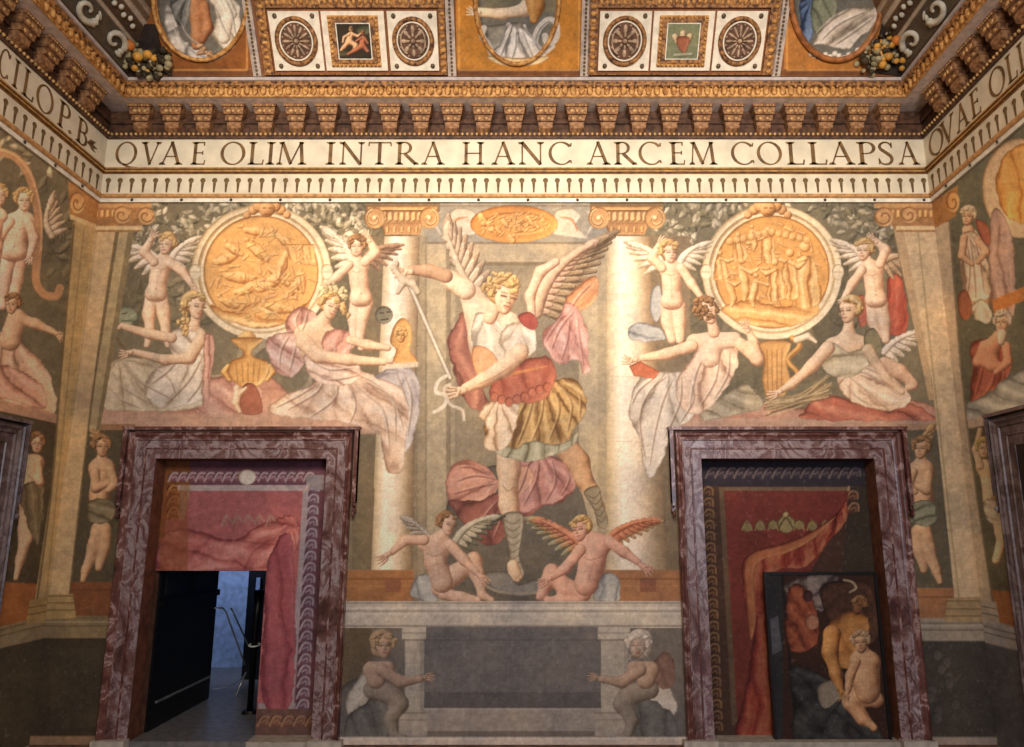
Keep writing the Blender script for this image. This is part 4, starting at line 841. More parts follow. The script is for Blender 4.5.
thing_fresco('G', 'painted_altar', (0, YB, .1), 'grey painted altar front with dark slab between two piers and crouching children', 'fresco')
PILL = empty('corner_pilaster', (XL, D, 1.1), 'ochre painted pilaster wrapping the left corner of the far wall', 'pilaster')
PILR = empty('corner_pilaster', (XR, D, 1.1), 'ochre painted pilaster wrapping the right corner of the far wall', 'pilaster')
TH_['PL'] = PILL; TH_['PR'] = PILR
PN = {'L:ground': ('painted_background', 'L', ()), 'L:cloth': ('painted_cloth', 'L', ('pinkish cloth spread under the women',)),
 'L:putto_a': ('painted_cherub', 'L', ('painted cherub standing left of the roundel',)), 'L:putto_b': ('painted_cherub', 'L', ('painted cherub standing right of the roundel',)),
 'L:mask_a': ('painted_mask', 'L', ('green grotesque mask',)), 'L:mask_b': ('painted_mask', 'L', ('dark grotesque mask',)),
 'L:woman_a': ('painted_woman', 'L', ('painted woman in a white dress reaching left',)), 'L:woman_b': ('painted_woman', 'L', ('painted woman in pale pink robes holding a gold bust',)),
 'L:bust': ('painted_bust', 'L:woman_b', ('gold bust',)), 'L:vase': ('painted_vase', 'L', ('gold painted vase',)),
 'L:roundel_frame': ('roundel_frame', 'L', ('cream round moulding',)), 'L:roundel_relief': ('roundel_relief', 'L:roundel_frame', ('ochre relief of small figures',)), 'L:crest': ('roundel_crest', 'L:roundel_frame', ()),
 'R:roundel_frame': ('roundel_frame', 'R', ('cream round moulding',)), 'R:roundel_relief': ('roundel_relief', 'R:roundel_frame', ('ochre relief of standing figures',)), 'R:crest': ('roundel_crest', 'R:roundel_frame', ()),
 'R:ground': ('painted_background', 'R', ()), 'R:cloth': ('painted_cloth', 'R', ('red and pink cloth under the women',)),
 'R:putto_a': ('painted_cherub', 'R', ('painted cherub standing left of the roundel',)), 'R:putto_b': ('painted_cherub', 'R', ('painted cherub with red drape right of the roundel',)),
 'R:woman_a': ('painted_woman', 'R', ('painted woman seen from behind with a red book',)), 'R:woman_b': ('painted_woman', 'R', ('painted woman reclining with a sheaf',)),
 'R:blue_cloth': ('painted_cloth', 'R', ('grey-blue cloth roll',)), 'R:vase': ('painted_vase', 'R', ('gold fluted stand',)), 'R:snake': ('painted_snake', 'R', ('gold coiled snake',)),
 'R:sheaf': ('painted_sheaf', 'R', ('dry sheaf of straw',)), 'R:wing_cloth': ('painted_wing', 'R', ('white wing',)), 'R:foot': ('painted_foot', 'R', ()),
 'C:ground': ('painted_background', 'C', ()), 'C:cartouche': ('painted_cartouche', 'C', ('gold oval cartouche with white scrolls',)),
 'C:angel': ('painted_winged_figure', 'C', ('striding winged figure in red cuirass and yellow skirt',)), 'C:wing_l': ('wing', 'C:angel', ()), 'C:wing_r': ('wing', 'C:angel', ()),
 'C:drape_pink': ('flying_drape', 'C:angel', ('pink and orange billowing drape',)), 'C:drape_low': ('flying_drape', 'C:angel', ('rose drape behind the legs',)), 'C:sword': ('sword', 'C:angel', ('pale sword with white ribbon',)),
 'C:crescent': ('painted_blade', 'C', ('grey curved blade under the foot',)), 'C:youth_l': ('painted_winged_youth', 'C', ('seated winged youth, grey wings',)), 'C:youth_r': ('painted_winged_youth', 'C', ('seated winged youth, orange wings',)),
 'CL:gap': ('column_backing', 'CL', ()), 'CR:gap': ('column_backing', 'CR', ()), 'CL:shaft': ('shaft', 'CL', ()), 'CR:shaft': ('shaft', 'CR', ()), 'CL:capital': ('capital', 'CL', ('gilded capital',)), 'CR:capital': ('capital', 'CR', ('gilded capital',)),
 'NL:ground': ('panel_ground', 'NL', ()), 'NR:ground': ('panel_ground', 'NR', ()), 'NL:figure': ('painted_figure', 'NL', ()), 'NR:figure': ('painted_figure', 'NR', ()),
 'BL:band': ('brown_band', 'BL', ()), 'BR:band': ('brown_band', 'BR', ()), 'BL:ledge': ('ledge', 'BL', ()), 'BR:ledge': ('ledge', 'BR', ()), 'BL:dado': ('dado_field', 'BL', ()), 'BR:dado': ('dado_field', 'BR', ()),
 'CB:band_l': ('band', 'CB', ()), 'CB:band_r': ('band', 'CB', ()), 'BL:skirt': ('skirting', 'BL', ()), 'BR:skirt': ('skirting', 'BR', ()), 'G:ledge': ('ledge', 'G', ()), 'G:ground': ('panel_ground', 'G', ()), 'G:ground_r': ('panel_ground', 'G', ()), 'G:slab': ('slab', 'G', ('dark grey slab',)), 'G:plinth': ('plinth', 'G', ()),
 'G:pier_l': ('pier', 'G', ()), 'G:pier_r': ('pier', 'G', ()), 'G:child_l': ('painted_child', 'G', ('crouching child, brown hair',)), 'G:child_r': ('painted_child', 'G', ('crouching child, white hair',)), 'G:skirting': ('skirting', 'G', ()),
 'PL:shaft2': ('side_strip', 'PL', ()), 'PL:shaft': ('shaft', 'PL', ()), 'PR:shaft': ('shaft', 'PR', ()), 'PL:base': ('base', 'PL', ()), 'PR:base': ('base', 'PR', ()), 'PL:capital': ('capital', 'PL', ('gilded scroll capital',)), 'PR:capital': ('capital', 'PR', ('gilded scroll capital',)), 'ground': ('painted_background', 'L', ())}
def pf(PN_, TH):
    def f(nm):
        a, p, t = PN_[nm]
        return a, (TH[p] if p in TH else p), t
    return f
cv.build(pf(PN, TH_), FRESCO, cutf)
# ------------------------------------------------------------------ room shell
PLASTER = mat('plaster', (150, 140, 118), rough=.85, var=.1)
DARKST = mat('dark_stone', (70, 64, 56), rough=.8, var=.2)
FLOORM = mat('floor_tiles', (120, 96, 78), rough=.45, var=.3, scale=3)
ZTOP = zat(139)                       # top of the inscription frieze
def right_x(Y, p=0): return XR-RT*(D-Y)-p*1.0005
REAR = -4.0; ZC = 8.2
o = MB().box((-6.5, REAR-.3, -.12), (6, D+.5, 0)).build('floor', FLOORM); o['kind'] = 'structure'
# far wall with the two doorways
w = MB(); T = .5
def cell(x0, x1, z0, z1): w.box((x0, D, z0), (x1, D+T, z1))
WB = zat(70, D)+.3
cell(XL-.3, DL[0], 0, WB); cell(DL[0], DL[1], DL[2], WB); cell(DL[1], DR[0], 0, WB); cell(DR[0], DR[1], DR[2], WB); cell(DR[1], XR+.3, 0, WB)
o = w.build('wall_back', mat('reveal_brown', (104, 70, 54), rough=.7, var=.25)); o['kind'] = 'structure'
o = MB().box((XL-.3, REAR, 0), (XL, D-.001, WB)).build('wall_left', PLASTER); o['kind'] = 'structure'
w = MB(); w.prism([(right_x(D), D-.001), (right_x(REAR), REAR), (right_x(REAR)+.3, REAR), (XR+.3, D-.001)], WB, lambda u, v, h: (u, v, h)); o = w.build('wall_right', PLASTER); o['kind'] = 'structure'
o = MB().box((XL-.3, REAR-.3, 0), (XR+.3, REAR, ZC)).build('wall_rear', PLASTER); o['kind'] = 'structure'
# ------------------------------------------------------------------ cornice: profiles swept round three sides with mitred corners
def ring(p, z):      # four points of the moulding line at projection p, height z
    return [(XL+p, REAR, z), (XL+p, D-p, z), (right_x(D-p, p), D-p, z), (right_x(REAR, p), REAR, z)]
def sweep(mb, prof, closed=False):
    rows = [ring(p, z) for p, z in prof]; vs = [v for r in rows for v in r]; n = len(prof); fs = []
    for i in range(n-1 if not closed else n):
        j = (i+1) % n
        for k in range(3): fs.append((i*4+k, i*4+k+1, j*4+k+1, j*4+k))
    mb.add(vs, fs); return mb
def onY(py, p): return zat(py, D-p)
def back_pt(px, py, p): return on_back(px, py, D-p)
CREAM = mat('cream_stucco', (216, 202, 176), rough=.7, var=.09, scale=5, bump=.08)
BRONZE = mat('bronze_paint', (118, 88, 52), rough=.55, var=.3, scale=9)
BROWNM = mat('brown_moulding', (122, 84, 44), rough=.6, var=.3, scale=20)
GILT = mat('worn_gilding', (200, 150, 88), rough=.55, metal=.0, var=.25, scale=24, bump=.3, col2=(146, 92, 42))
GILTD = mat('dark_gilding', (160, 110, 62), rough=.5, metal=.0, var=.35, scale=26, bump=.4, col2=(70, 42, 24))
GREYM = mat('grey_stucco', (214, 196, 184), rough=.7, var=.15)
MAROON = mat('maroon_wood', (84, 56, 40), rough=.65, var=.35, scale=18)
BEAD = mat('bead_gilding', (200, 156, 100), rough=.5, metal=.1, var=.3, scale=30)
WTRIM = mat('white_trim', (226, 218, 200), rough=.6, var=.12)
fz = empty('inscription_frieze', (0, D, onY(153, .02)), 'cream frieze lettered in bronze capitals, running round under the brackets', 'frieze')
sweep(MB(), [(.0, onY(168, .03)), (.03, onY(168, .03)), (.03, onY(138, .03)), (0, onY(138, .03))]).build('frieze_band', CREAM, fz)
ml = empty('fillet_moulding', (0, D, onY(170, .05)), 'brown ribbed moulding between the lettered frieze and the fluted band', 'moulding')
ym = [167, 168.2, 169.4, 170.6, 172, 173.8]
pr = [(.0, onY(167, .03)), (.07, onY(167.2, .07)), (.07, onY(168.6, .07)), (.045, onY(169, .045)), (.045, onY(169.8, .045)), (.065, onY(170, .065)), (.065, onY(171.6, .065)), (.04, onY(172, .04)), (.035, onY(174, .035)), (0, onY(174, .035))]
sweep(MB(), pr).build('ribbed_band', mat('ochre_brown', (172, 128, 74), rough=.55, var=.25, scale=18), ml)
sweep(MB(), [(.05, onY(168.8, .05)), (.052, onY(168.8, .052)), (.052, onY(169.9, .052)), (.05, onY(169.9, .05))]).build('dark_groove', BROWNM, ml)
sweep(MB(), [(.041, onY(171.9, .04)), (.044, onY(171.9, .04)), (.042, onY(173.6, .04)), (.038, onY(173.6, .04))]).build('dark_groove', BROWNM, ml)
fb = empty('fluted_band', (0, D, onY(184, .02)), 'cream band with a row of dark tapering flutes below the lettering', 'band')
sweep(MB(), [(.0, onY(194, .03)), (.03, onY(194, .03)), (.03, onY(173.5, .03)), (0, onY(173.5, .03))]).build('band_face', CREAM, fb)
def flute(mb, P, h):      # P(u, v, w) local: u along, v up, w out
    n = 10; r = h*.17
    c = [(r*math.cos(t), h*.83+r*math.sin(t)) for t in np.linspace(-.9, PI+.9, n)]
    mb.prism([(h*.05, 0), (h*.085, h*.6)]+c+[(-h*.085, h*.6), (-h*.05, 0)], .004, P)
h = onY(178, .03)-onY(192.5, .03); zb = onY(192.5, .03)
n = 70; FLM = mat('flute_brown', (112, 88, 54), rough=.7, var=.3, scale=20)
xa, xb = back_pt(108, 185, .03)[0], back_pt(924, 185, .03)[0]; sp = (xb-xa)/(n-1)
f1 = MB(); flute(f1, lambda u, v, w_: (u, -w_, v), h); f1 = f1.build('flute', FLM); f1.parent = fb
def putfl(x, y, rz, first=False):
    o = f1 if first else f1.copy()
    if not first: C.objects.link(o)
    o.location = (x, y-D, zb-fb.location.z); o.rotation_euler = (0, 0, rz)
for i in range(n): putfl(xa+sp*i, D-.03, 0, i == 0)
fl = MB()
for i in range(60):
    Y = D-.12-i*sp
    if i < 15: putfl(XL+.03, Y, PI/2); putfl(right_x(Y, .03), Y, -PI/2)
    else: flute(fl, lambda u, v, w_, Y=Y: (XL+.03+w_, Y+u, zb+v), h); flute(fl, lambda u, v, w_, Y=Y: (right_x(Y+u, .03)-w_, Y+u, zb+v), h)
tag(fl.build('flutes', FLM, fb), kind='stuff')
gb = empty('lower_fillet', (0, D, onY(196, .05)), 'gilded fillet with a nailed white strip along the top of the frescoes', 'moulding')
sweep(MB(), [(0, onY(193.5, .03)), (.06, onY(193.6, .06)), (.06, onY(196, .06)), (.045, onY(197.8, .045)), (0, onY(197.8, .0))]).build('gilded_fillet', mat('tan_gilt', (190, 140, 88), rough=.5, var=.2, scale=20), gb)
sweep(MB(), [(0, onY(198, .0)), (.035, onY(197.6, .035)), (.035, onY(202, .035)), (0, onY(202, .02))]).build('white_strip', WTRIM, gb)
NAILM = mat('nail_iron', (50, 44, 40), rough=.5); n1 = MB().ell((0, 0, 0), (.016, .012, .016)).build('nail_head', NAILM); n1.parent = gb; first = True
for (x, y) in [(back_pt(132+i*49.5, 200, .035)[0], D-.036) for i in range(17)]+[(XL+.036, D-.35-i*.42) for i in range(8)]+[(right_x(D-.35-i*.42, .036), D-.35-i*.42) for i in range(8)]:
    o = n1 if first else n1.copy()
    if not first: C.objects.link(o)
    first = False; o.location = (x, y-D, onY(200, .035)-gb.location.z)
# upper cornice
PS, PT = .30, .36
Zs = zat(97, D-PS); Zt = zat(78, D-PT); Zb = onY(133, .06)
co = empty('cornice', (0, D, Zs), 'heavy gilded cornice on stepped brackets below the coved ceiling', 'cornice')
sweep(MB(), [(0, onY(138.5, .03)), (.055, onY(138.5, .055)), (.06, onY(136, .06)), (.045, onY(135.2, .045)), (.05, onY(132.5, .05)), (0, onY(132.5, 0))]).build('bed_moulding', MAROON, co)
sweep(MB(), [(.0, onY(133, .0)), (.03, onY(133, .03)), (.03, onY(124, .03)), (.055, onY(123.5, .055)), (.055, onY(119, .055)), (.035, onY(118.5, .035)), (.035, Zs+.01), (0, Zs+.01)]).build('back_face', MAROON, co)
sweep(MB(), [(.0, Zs+.04), (0, Zs), (PS, Zs), (PS, Zs+.04)]).build('soffit', GREYM, co)
Zm = Zs+(Zt-Zs)*.50
sweep(MB(), [(PS, Zs-.004), (PS+.012, Zs), (PS+.03, Zs+.07), (PS+.03, Zm-.01), (PS+.012, Zm), (PS, Zm)]).build('egg_band', GILT, co)
sweep(MB(), [(PS+.005, Zm), (PS+.02, Zm+.01), (PS+.045, Zt-.07), (PS+.05, Zt-.055), (PS+.05, Zt-.03), (PT-.01, Zt-.025)]).build('leaf_band', GILTD, co)
sweep(MB(), [(PT-.02, Zt-.03), (PT+.01, Zt-.028), (PT+.01, Zt+.005), (PT-.02, Zt+.02), (PT-.06, Zt+.02)]).build('top_fillet', mat('grey_fillet', (186, 172, 166), rough=.6, var=.12), co)
# running ornament: eggs, leaf darts, beads
def along(step, off=.0, p=0.0, near=REAR+5.2):
    xs = []
    xa_, xb_ = XL+p, right_x(D-p, p); n_ = int((xb_-xa_)/step)
    for i in range(n_): xs.append((xa_+(i+.5)*(xb_-xa_)/n_, D-p, 0))
    m_ = int((D-p-near)/step)
    for i in range(m_): xs.append((XL+p, D-p-(i+.5)*step, 1))
    for i in range(m_): xs.append((right_x(D-p-(i+.5)*step, p), D-p-(i+.5)*step, 2))
    return xs
eg = MB(); 
for x, y, s_ in along(.085, p=PS+.03):
    r = (.033, .016, .05) if s_ == 0 else (.016, .033, .05); eg.ell((x, y, (Zs+Zm)/2+.01), r, 6, 4)
eg.build('egg_row', GILT, co, smooth=True)
lf = MB()
for x, y, s_ in along(.07, p=PS+.035):
    r = (.022, .014, .042) if s_ == 0 else (.014, .022, .042); lf.ell((x, y, (Zm+Zt)/2-.015), r, 5, 3)
lf.build('leaf_row', GILTD, co, smooth=True)
bd = MB()
for x, y, s_ in along(.05, p=.058): bd.ell((x, y, onY(134, .06)), (.017, .017, .017), 6, 4)
bd.build('bead_row', BEAD, co, smooth=True)
# brackets
def bracket_mesh():      # local: x across, y out of the wall (+), z down from the soffit
    H_ = Zs-Zb; mb = MB()
    lv = [(0, .125, .165), (.028, .125, .165), (.03, .11, .15), (.105, .108, .145), (.108, .093, .122), (.165, .090, .118), (.168, .078, .096), (.235, .074, .09), (H_, .068, .03)]
    lv = [(a*H_/.26 if a < H_ else a, b, c) for a, b, c in lv]
    for (z0, b0, d0), (z1, b1, d1) in zip(lv[:-1], lv[1:]):
        if z1-z0 < .006: continue
        mb.frus([(-b1*.92, .0, -z1), (b1*.92, .0, -z1), (b1*.92, d1, -z1), (-b1*.92, d1, -z1)], [(-b0, .0, -z0), (b0, .0, -z0), (b0, d0, -z0), (-b0, d0, -z0)])
    return mb
def bracket_orn():
    H_ = Zs-Zb; mb = MB()
    for i in range(7): mb.ell((-.09+.03*i, .166, -.022), (.011, .008, .009), 6, 4)
    for s_ in (-1, 1): mb.ell((s_*.05, .148, -.07), (.03, .01, .02), 6, 4); mb.ell((s_*.035, .12, -.14), (.022, .009, .018), 6, 4)
    mb.ell((0, .148, -.07), (.016, .012, .024), 6, 4)
    return mb
BRK = mat('bracket_wood', (150, 108, 72), rough=.6, metal=.0, var=.3, scale=26, bump=.3, col2=(92, 60, 40))
protoA = None
spots = [(back_pt(140+i*31.2, 107, .16)[0], D-.02, PI) for i in range(25)]
for i in range(13): Y = D-.50-i*.325; spots.append((XL+.02, Y, -PI/2)); spots.append((right_x(Y)-.02, Y, PI/2))
for i, (x, y, rz) in enumerate(spots):
    if i == 0:
        b0 = bracket_mesh().build('bracket', BRK); b1 = bracket_orn().build('bracket_ornament', BEAD, smooth=True); b1.parent = b0; o, q = b0, b1
    else:
        o = b0.copy(); C.objects.link(o); q = b1.copy(); C.objects.link(q); q.parent = o
    o.parent = co; o.location = (x, y-D, 0); o.rotation_euler = (0, 0, rz)
# ------------------------------------------------------------------ lettering
def glyph(ch):
    T_, t_ = .135, .06; P = []
    def ln(a, b, w_):
        d = Vector((b[0]-a[0], b[1]-a[1])); n_ = Vector((-d.y, d.x)).normalized()*w_/2
        P.append([(a[0]+n_.x, a[1]+n_.y), (a[0]-n_.x, a[1]-n_.y), (b[0]-n_.x, b[1]-n_.y), (b[0]+n_.x, b[1]+n_.y)])
    def se(x, y, L=.17):
        s_ = 1 if y < .5 else -1
        P.append([(x-L, y), (x+L, y), (x+L, y+s_*.035), (x+.06, y+s_*.1), (x-.06, y+s_*.1), (x-L, y+s_*.035)])
    def ar(cx, cy, rx, ry, a0, a1, th=.13, tn=.05, rot=12):
        n_ = 26; pts = []
        for k in range(n_):
            a = math.radians(a0+(a1-a0)*k/n_); b = math.radians(a0+(a1-a0)*(k+1)/n_); q = []
            for an, sg in ((a, .5), (b, .5), (b, -.5), (a, -.5)):
                w_ = tn+(th-tn)*abs(math.cos(an-math.radians(rot)))**1.4
                q.append((cx+(rx+sg*w_-w_*.5)*math.cos(an), cy+(ry+sg*w_-w_*.5)*math.sin(an)))
            P.append(q)
    if ch in 'OQ':
        ar(.5, .5, .5, .52, 0, 360)
        if ch == 'Q': ln((.42, .02), (.72, -.12), .1); ln((.7, -.11), (1.12, -.14), .06)
        W = 1.0
    elif ch == 'C': ar(.52, .5, .52, .52, 42, 318); ln((.9, .8), (.93, .95), .06); ln((.9, .2), (.93, .07), .06); W = .95
    elif ch == 'V': ln((.14, 1), (.48, 0), T_); ln((.46, 0), (.82, 1), t_); se(.14, 1); se(.82, 1, .13); W = .96
    elif ch == 'A': ln((.48, 1.02), (.84, 0), T_); ln((.5, 1.0), (.14, 0), t_); ln((.27, .36), (.7, .36), .05); se(.14, 0, .13); se(.84, 0); W = 1.0
    elif ch == 'E': ln((.17, 0), (.17, 1), T_); se(.17, 0, .16); se(.17, 1, .16); ln((.17, .975), (.56, .975), .05); ln((.17, .52), (.5, .52), .05); ln((.17, .025), (.6, .025), .05); ln((.55, .99), (.54, .84), .05); ln((.59, .0), (.62, .2), .05); ln((.5, .6), (.5, .44), .05); W = .64
    elif ch == 'L': ln((.17, 0), (.17, 1), T_); se(.17, 1, .16); se(.17, 0, .16); ln((.17, .025), (.62, .025), .05); ln((.6, 0), (.64, .22), .055); W = .66
    elif ch == 'I': ln((.18, 0), (.18, 1), T_); se(.18, 0); se(.18, 1); W = .36
    elif ch == 'M': ln((.2, 1), (.12, 0), t_); ln((.2, 1), (.58, .02), T_); ln((.56, .02), (.95, 1), t_); ln((.95, 1), (1.04, 0), T_); se(.12, 0, .12); se(1.04, 0); se(.17, 1, .1); se(.97, 1, .1); W = 1.2
    elif ch == 'N': ln((.16, 0), (.16, 1), t_); ln((.14, 1), (.84, 0), T_); ln((.84, 0), (.84, 1), t_); se(.16, 0, .13); se(.84, 1, .13); se(.1, 1, .1); W = 1.0
    elif ch == 'T': ln((.45, 0), (.45, 1), T_); se(.45, 0); ln((.02, .97), (.88, .97), .055); ln((.03, .99), (.02, .82), .05); ln((.87, .99), (.89, .82), .05); W = .9
    elif ch in 'RPB':
        ln((.17, 0), (.17, 1), T_); se(.17, 0, .16); se(.17, 1, .16)
        ar(.36, .74, .3, .27, -95, 95, .12, .05, 0); ln((.17, .985), (.36, .985), .045); ln((.17, .485), (.36, .485), .045); W = .7
        if ch == 'R': ln((.38, .48), (.82, .02), T_); se(.84, 0, .1); W = .92
        if ch == 'B': ar(.38, .26, .34, .27, -95, 95, .13, .05, 0); ln((.17, .02), (.38, .02), .045); W = .72
    elif ch == 'H': ln((.18, 0), (.18, 1), T_); ln((.82, 0), (.82, 1), T_); ln((.18, .5), (.82, .5), .05); [se(x, y, .16) for x in (.18, .82) for y in (0, 1)]; W = 1.0
    elif ch == 'S':
        pts = [(.55, .82), (.45, .96), (.28, .98), (.13, .88), (.12, .72), (.28, .57), (.46, .42), (.54, .27), (.48, .09), (.3, .01), (.12, .07), (.06, .22)]
        c = catmull(pts, False, 4)
        for k in range(len(c)-1): ln(c[k], c[k+1], .05+.085*math.sin(PI*k/(len(c)-1))**2)
        ln((.56, .74), (.56, .98), .05); ln((.05, .02), (.05, .28), .05); W = .62
    elif ch == '.': P.append([(.0, .1), (.08, .18), (.16, .1), (.08, .02)]); W = .16
    elif ch == '~': # leaf ornament
        for k, (a, L) in enumerate(((.1, .55), (.55, .5), (-.3, .5))):
            P.append([(.0, .3), (L*.5*math.cos(a)-.05, .3+L*.5*math.sin(a)+.08), (L*math.cos(a), .3+L*math.sin(a)), (L*.5*math.cos(a)+.05, .3+L*.5*math.sin(a)-.08)])
        W = .55
    return P, W
def letter(ch, P, w_, h_, idx=None):
    polys, W = glyph(ch); mb = MB(); lo_ = min(q[0] for p in polys for q in p); hi_ = max(q[0] for p in polys for q in p)
    if ch == 'Q': hi_ = lo_+(hi_-lo_)*.93
    polys = [[(u-lo_, v) for u, v in p] for p in polys]; W = hi_-lo_
    for pl in polys: mb.prism([(u/W*w_, v*h_) for u, v in pl], .005, P)
    return mb.build('letter', BRONZE, fz)
TXT = [('Q', 115.5, 138), ('V', 140.5, 160.5), ('A', 160, 183.5), ('E', 191.5, 206), ('O', 220.5, 245.4), ('L', 248.5, 264.5), ('I', 266.5, 275), ('M', 277, 307), ('I', 326, 335), ('N', 339, 364.5), ('T', 368, 391.5), ('R', 395.5, 419), ('A', 421.5, 445), ('H', 462.5, 484), ('A', 491.5, 515.5), ('N', 518, 544), ('C', 548.5, 572), ('A', 586.5, 610.5), ('R', 614, 637), ('C', 638.5, 661.5), ('E', 669.5, 685), ('M', 689, 717), ('C', 731, 754), ('O', 756.8, 782), ('L', 786.5, 804.5), ('L', 808.5, 827), ('A', 828, 854.5), ('P', 857, 876), ('S', 878, 893), ('A', 897.5, 919)]
z0 = onY(164.6, .034); z1 = onY(142, .034)
for ch, a, b in TXT:
    xa_ = back_pt(a, 153, .034)[0]; xb_ = back_pt(b, 153, .034)[0]
    letter(ch, lambda u, v, w_, xa_=xa_: (xa_+u, D-.0305-w_, z0+v), xb_-xa_, z1-z0)
# side walls: fixed letter rhythm in metres, reading toward / away from the corner
LFT = [('C', .0, 9.6, 40), ('I', 14, 19, 56), ('L', 23.5, 35, 66), ('O', 37, 53.5, 96), ('P', 59, 70, 116), ('.', 69.5, 73, 134), ('B', 77.5, 88, 135), ('~', 88, 98, 142)]
def yleft(px, z):   # distance along left wall for pixel column px at height z
    lo, hi = 1.0, D
    for _ in range(50):
        m_ = (lo+hi)/2
        if proj(XL+.035, m_, z)[0] < px: lo = m_
        else: hi = m_
    return lo
def yright(px, z):
    lo, hi = 1.0, D
    for _ in range(50):
        m_ = (lo+hi)/2
        if proj(right_x(m_, .035), m_, z)[0] > px: lo = m_
        else: hi = m_
    return lo
zm_ = (z0+z1)/2
for ch, a, b, _ in LFT:
    ya = yleft(a, zm_); yb = yleft(b, zm_)
    letter(ch, lambda u, v, w_, ya=ya: (XL+.0305+w_, ya+u, z0+v), yb-ya, z1-z0)
for ch, a, b in [('Q', 929, 943.5), ('V', 940.5, 954.5), ('A', 955.5, 968), ('E', 970.5, 979.5), ('O', 989, 1004.5), ('L', 1006.5, 1016), ('I', 1018, 1023), ('M', 1026, 1046)]:
    ya = yright(a, zm_); yb = yright(b, zm_)
    letter(ch, lambda u, v, w_, ya=ya: (right_x(ya-u, .0305)-w_, ya-u, z0+v), ya-yb, z1-z0)
# ------------------------------------------------------------------ marble doorcases
MARB = marble('breccia_marble', [(.30, (52, 30, 28)), (.44, (98, 58, 52)), (.54, (118, 76, 68)), (.60, (176, 146, 140)), (.64, (112, 70, 64)), (.76, (190, 164, 158))], 7.0)
MARB2 = marble('pale_sheen_breccia', [(.34, (74, 46, 42)), (.44, (118, 84, 80)), (.52, (158, 138, 138)), (.58, (104, 66, 62)), (.68, (176, 162, 164))], 3.6)  # mottled stone, with the fasciae's cool glancing sheen put into its lilac tones
MARB3 = marble('grey_breccia', [(.30, (52, 40, 38)), (.44, (88, 70, 66)), (.55, (120, 104, 102)), (.64, (78, 60, 58))], 3.0)
REVEAL = mat('reveal_wood', (112, 68, 50), rough=.6, var=.25)
PLINTHM = mat('plinth_stone', (186, 172, 158), rough=.6, var=.15)
def doorcase(name, x0, x1, z1, P, label, ear=.035, width=.262, m1=MARB, m2=MARB2):
    """architrave round an opening x0..x1, head z1; P(x, out, z) to world. Profile runs from the opening outwards."""
    root = empty(name, P((x0+x1)/2, 0, 0), label, 'door frame')
    prof = [(0, -.25), (0, .05), (.085, .05), (.092, .068), (.10, .068), (.105, .055), (.175, .06), (.182, .085), (.195, .09), (.20, .075), (.215, .08), (.235, .115), (.25, .12), (.262, .145), (width, .15), (width, 0)]
    prof = [(a*width/.285, b*.52 if b > 0 else b) for a, b in prof]; prof[0] = (.0, -.19)
    for s_, xx in ((1, x0), (-1, x1)):
        MB().add([P(xx+s_*.006, .02, 0), P(xx+s_*.006, -.19, 0), P(xx+s_*.006, -.19, z1-.006), P(xx+s_*.006, .02, z1-.006)], [(0, 1, 2, 3)]).build('reveal', REVEAL, root)
    MB().add([P(x0, .02, z1-.006), P(x0, -.19, z1-.006), P(x1, -.19, z1-.006), P(x1, .02, z1-.006)], [(0, 1, 2, 3)]).build('reveal', REVEAL, root)
    prof = [(a-.006 if k < 2 else a, b) for k, (a, b) in enumerate(prof)]; prof[0] = (-.008, .018)
    groups = [('inner_fascia', m2, 0, 3), ('inner_bead', m1, 2, 6), ('outer_fascia', m2, 5, 9), ('outer_moulding', m1, 8, 16)]
    for nm, m, a, b in groups:
        for side in ('l', 'r', 't'):
            mb = MB(); sub = prof[a:b]; vs = []; fs = []; k = len(sub)
            if side == 't': ends = [lambda q: (x0-q, z1+q), lambda q: (x1+q, z1+q)]
            elif side == 'l': ends = [lambda q: (x0-q, .0), lambda q: (x0-q, z1+q)]
            else: ends = [lambda q: (x1+q, .0), lambda q: (x1+q, z1+q)]
            for e in ends:
                for (q, d) in sub: X, Z = e(q); vs.append(P(X, d, Z))
            fs = [(i, i+1, k+i+1, k+i) for i in range(k-1)]
            mb.add(vs, fs)
            o = mb.build(nm, m, root)
    # crossettes (ears) with drops, on both sides of the head
    zt = z1+width; ze = z1-.42
    for s, xx in ((-1, x0-width), (1, x1+width)):
        mb = MB()
        q = [(xx, ze), (xx+s*ear, ze), (xx+s*ear, zt+.012), (xx, zt+.012)]
        mb.prism(q, .078, lambda u, v, w_: P(u, w_, v)); 
        mb.prism([(xx+s*(ear-.012), ze), (xx+s*ear, ze), (xx+s*ear, zt+.012), (xx+s*(ear-.012), zt+.012)], .088, lambda u, v, w_: P(u, w_, v))
        e = mb.build('ear', m1, root)
        mb = MB(); 
        for zz, ww in ((ze-.03, .5), (ze-.06, .9)): mb.prism([(xx+s*ear*.1, zz), (xx+s*ear*(.8+ww*.25), zz-.03), (xx+s*ear*(.7+ww*.2), zz+.03), (xx+s*ear*.1, zz+.03)], .07, lambda u, v, w_: P(u, w_, v))
        mb.ell((xx+s*ear*.5, ze-.11, .06), (ear*.45, .035, .04), 8, 6, lambda a, b, c: P(a, c, b))
        mb.build('ear_drop', m1, root)
    mb = MB(); mb.prism([(x0-width-ear, zt), (x1+width+ear, zt), (x1+width+ear+.015, zt+.03), (x0-width-ear-.015, zt+.03)], .092, lambda u, v, w_: P(u, w_, v)); mb.build('top_fillet', m1, root)
    for xa, xb in ((x0-width-.015, x0+.02), (x1-.02, x1+width+.015)):
        mb = MB(); mb.prism([(xa, 0), (xb, 0), (xb, .10), (xa, .10)], .092, lambda u, v, w_: P(u, w_, v)); mb.build('plinth_block', PLINTHM, root)
    return root
PB = lambda x, d, z: (x, D-d, z)
wL = .27
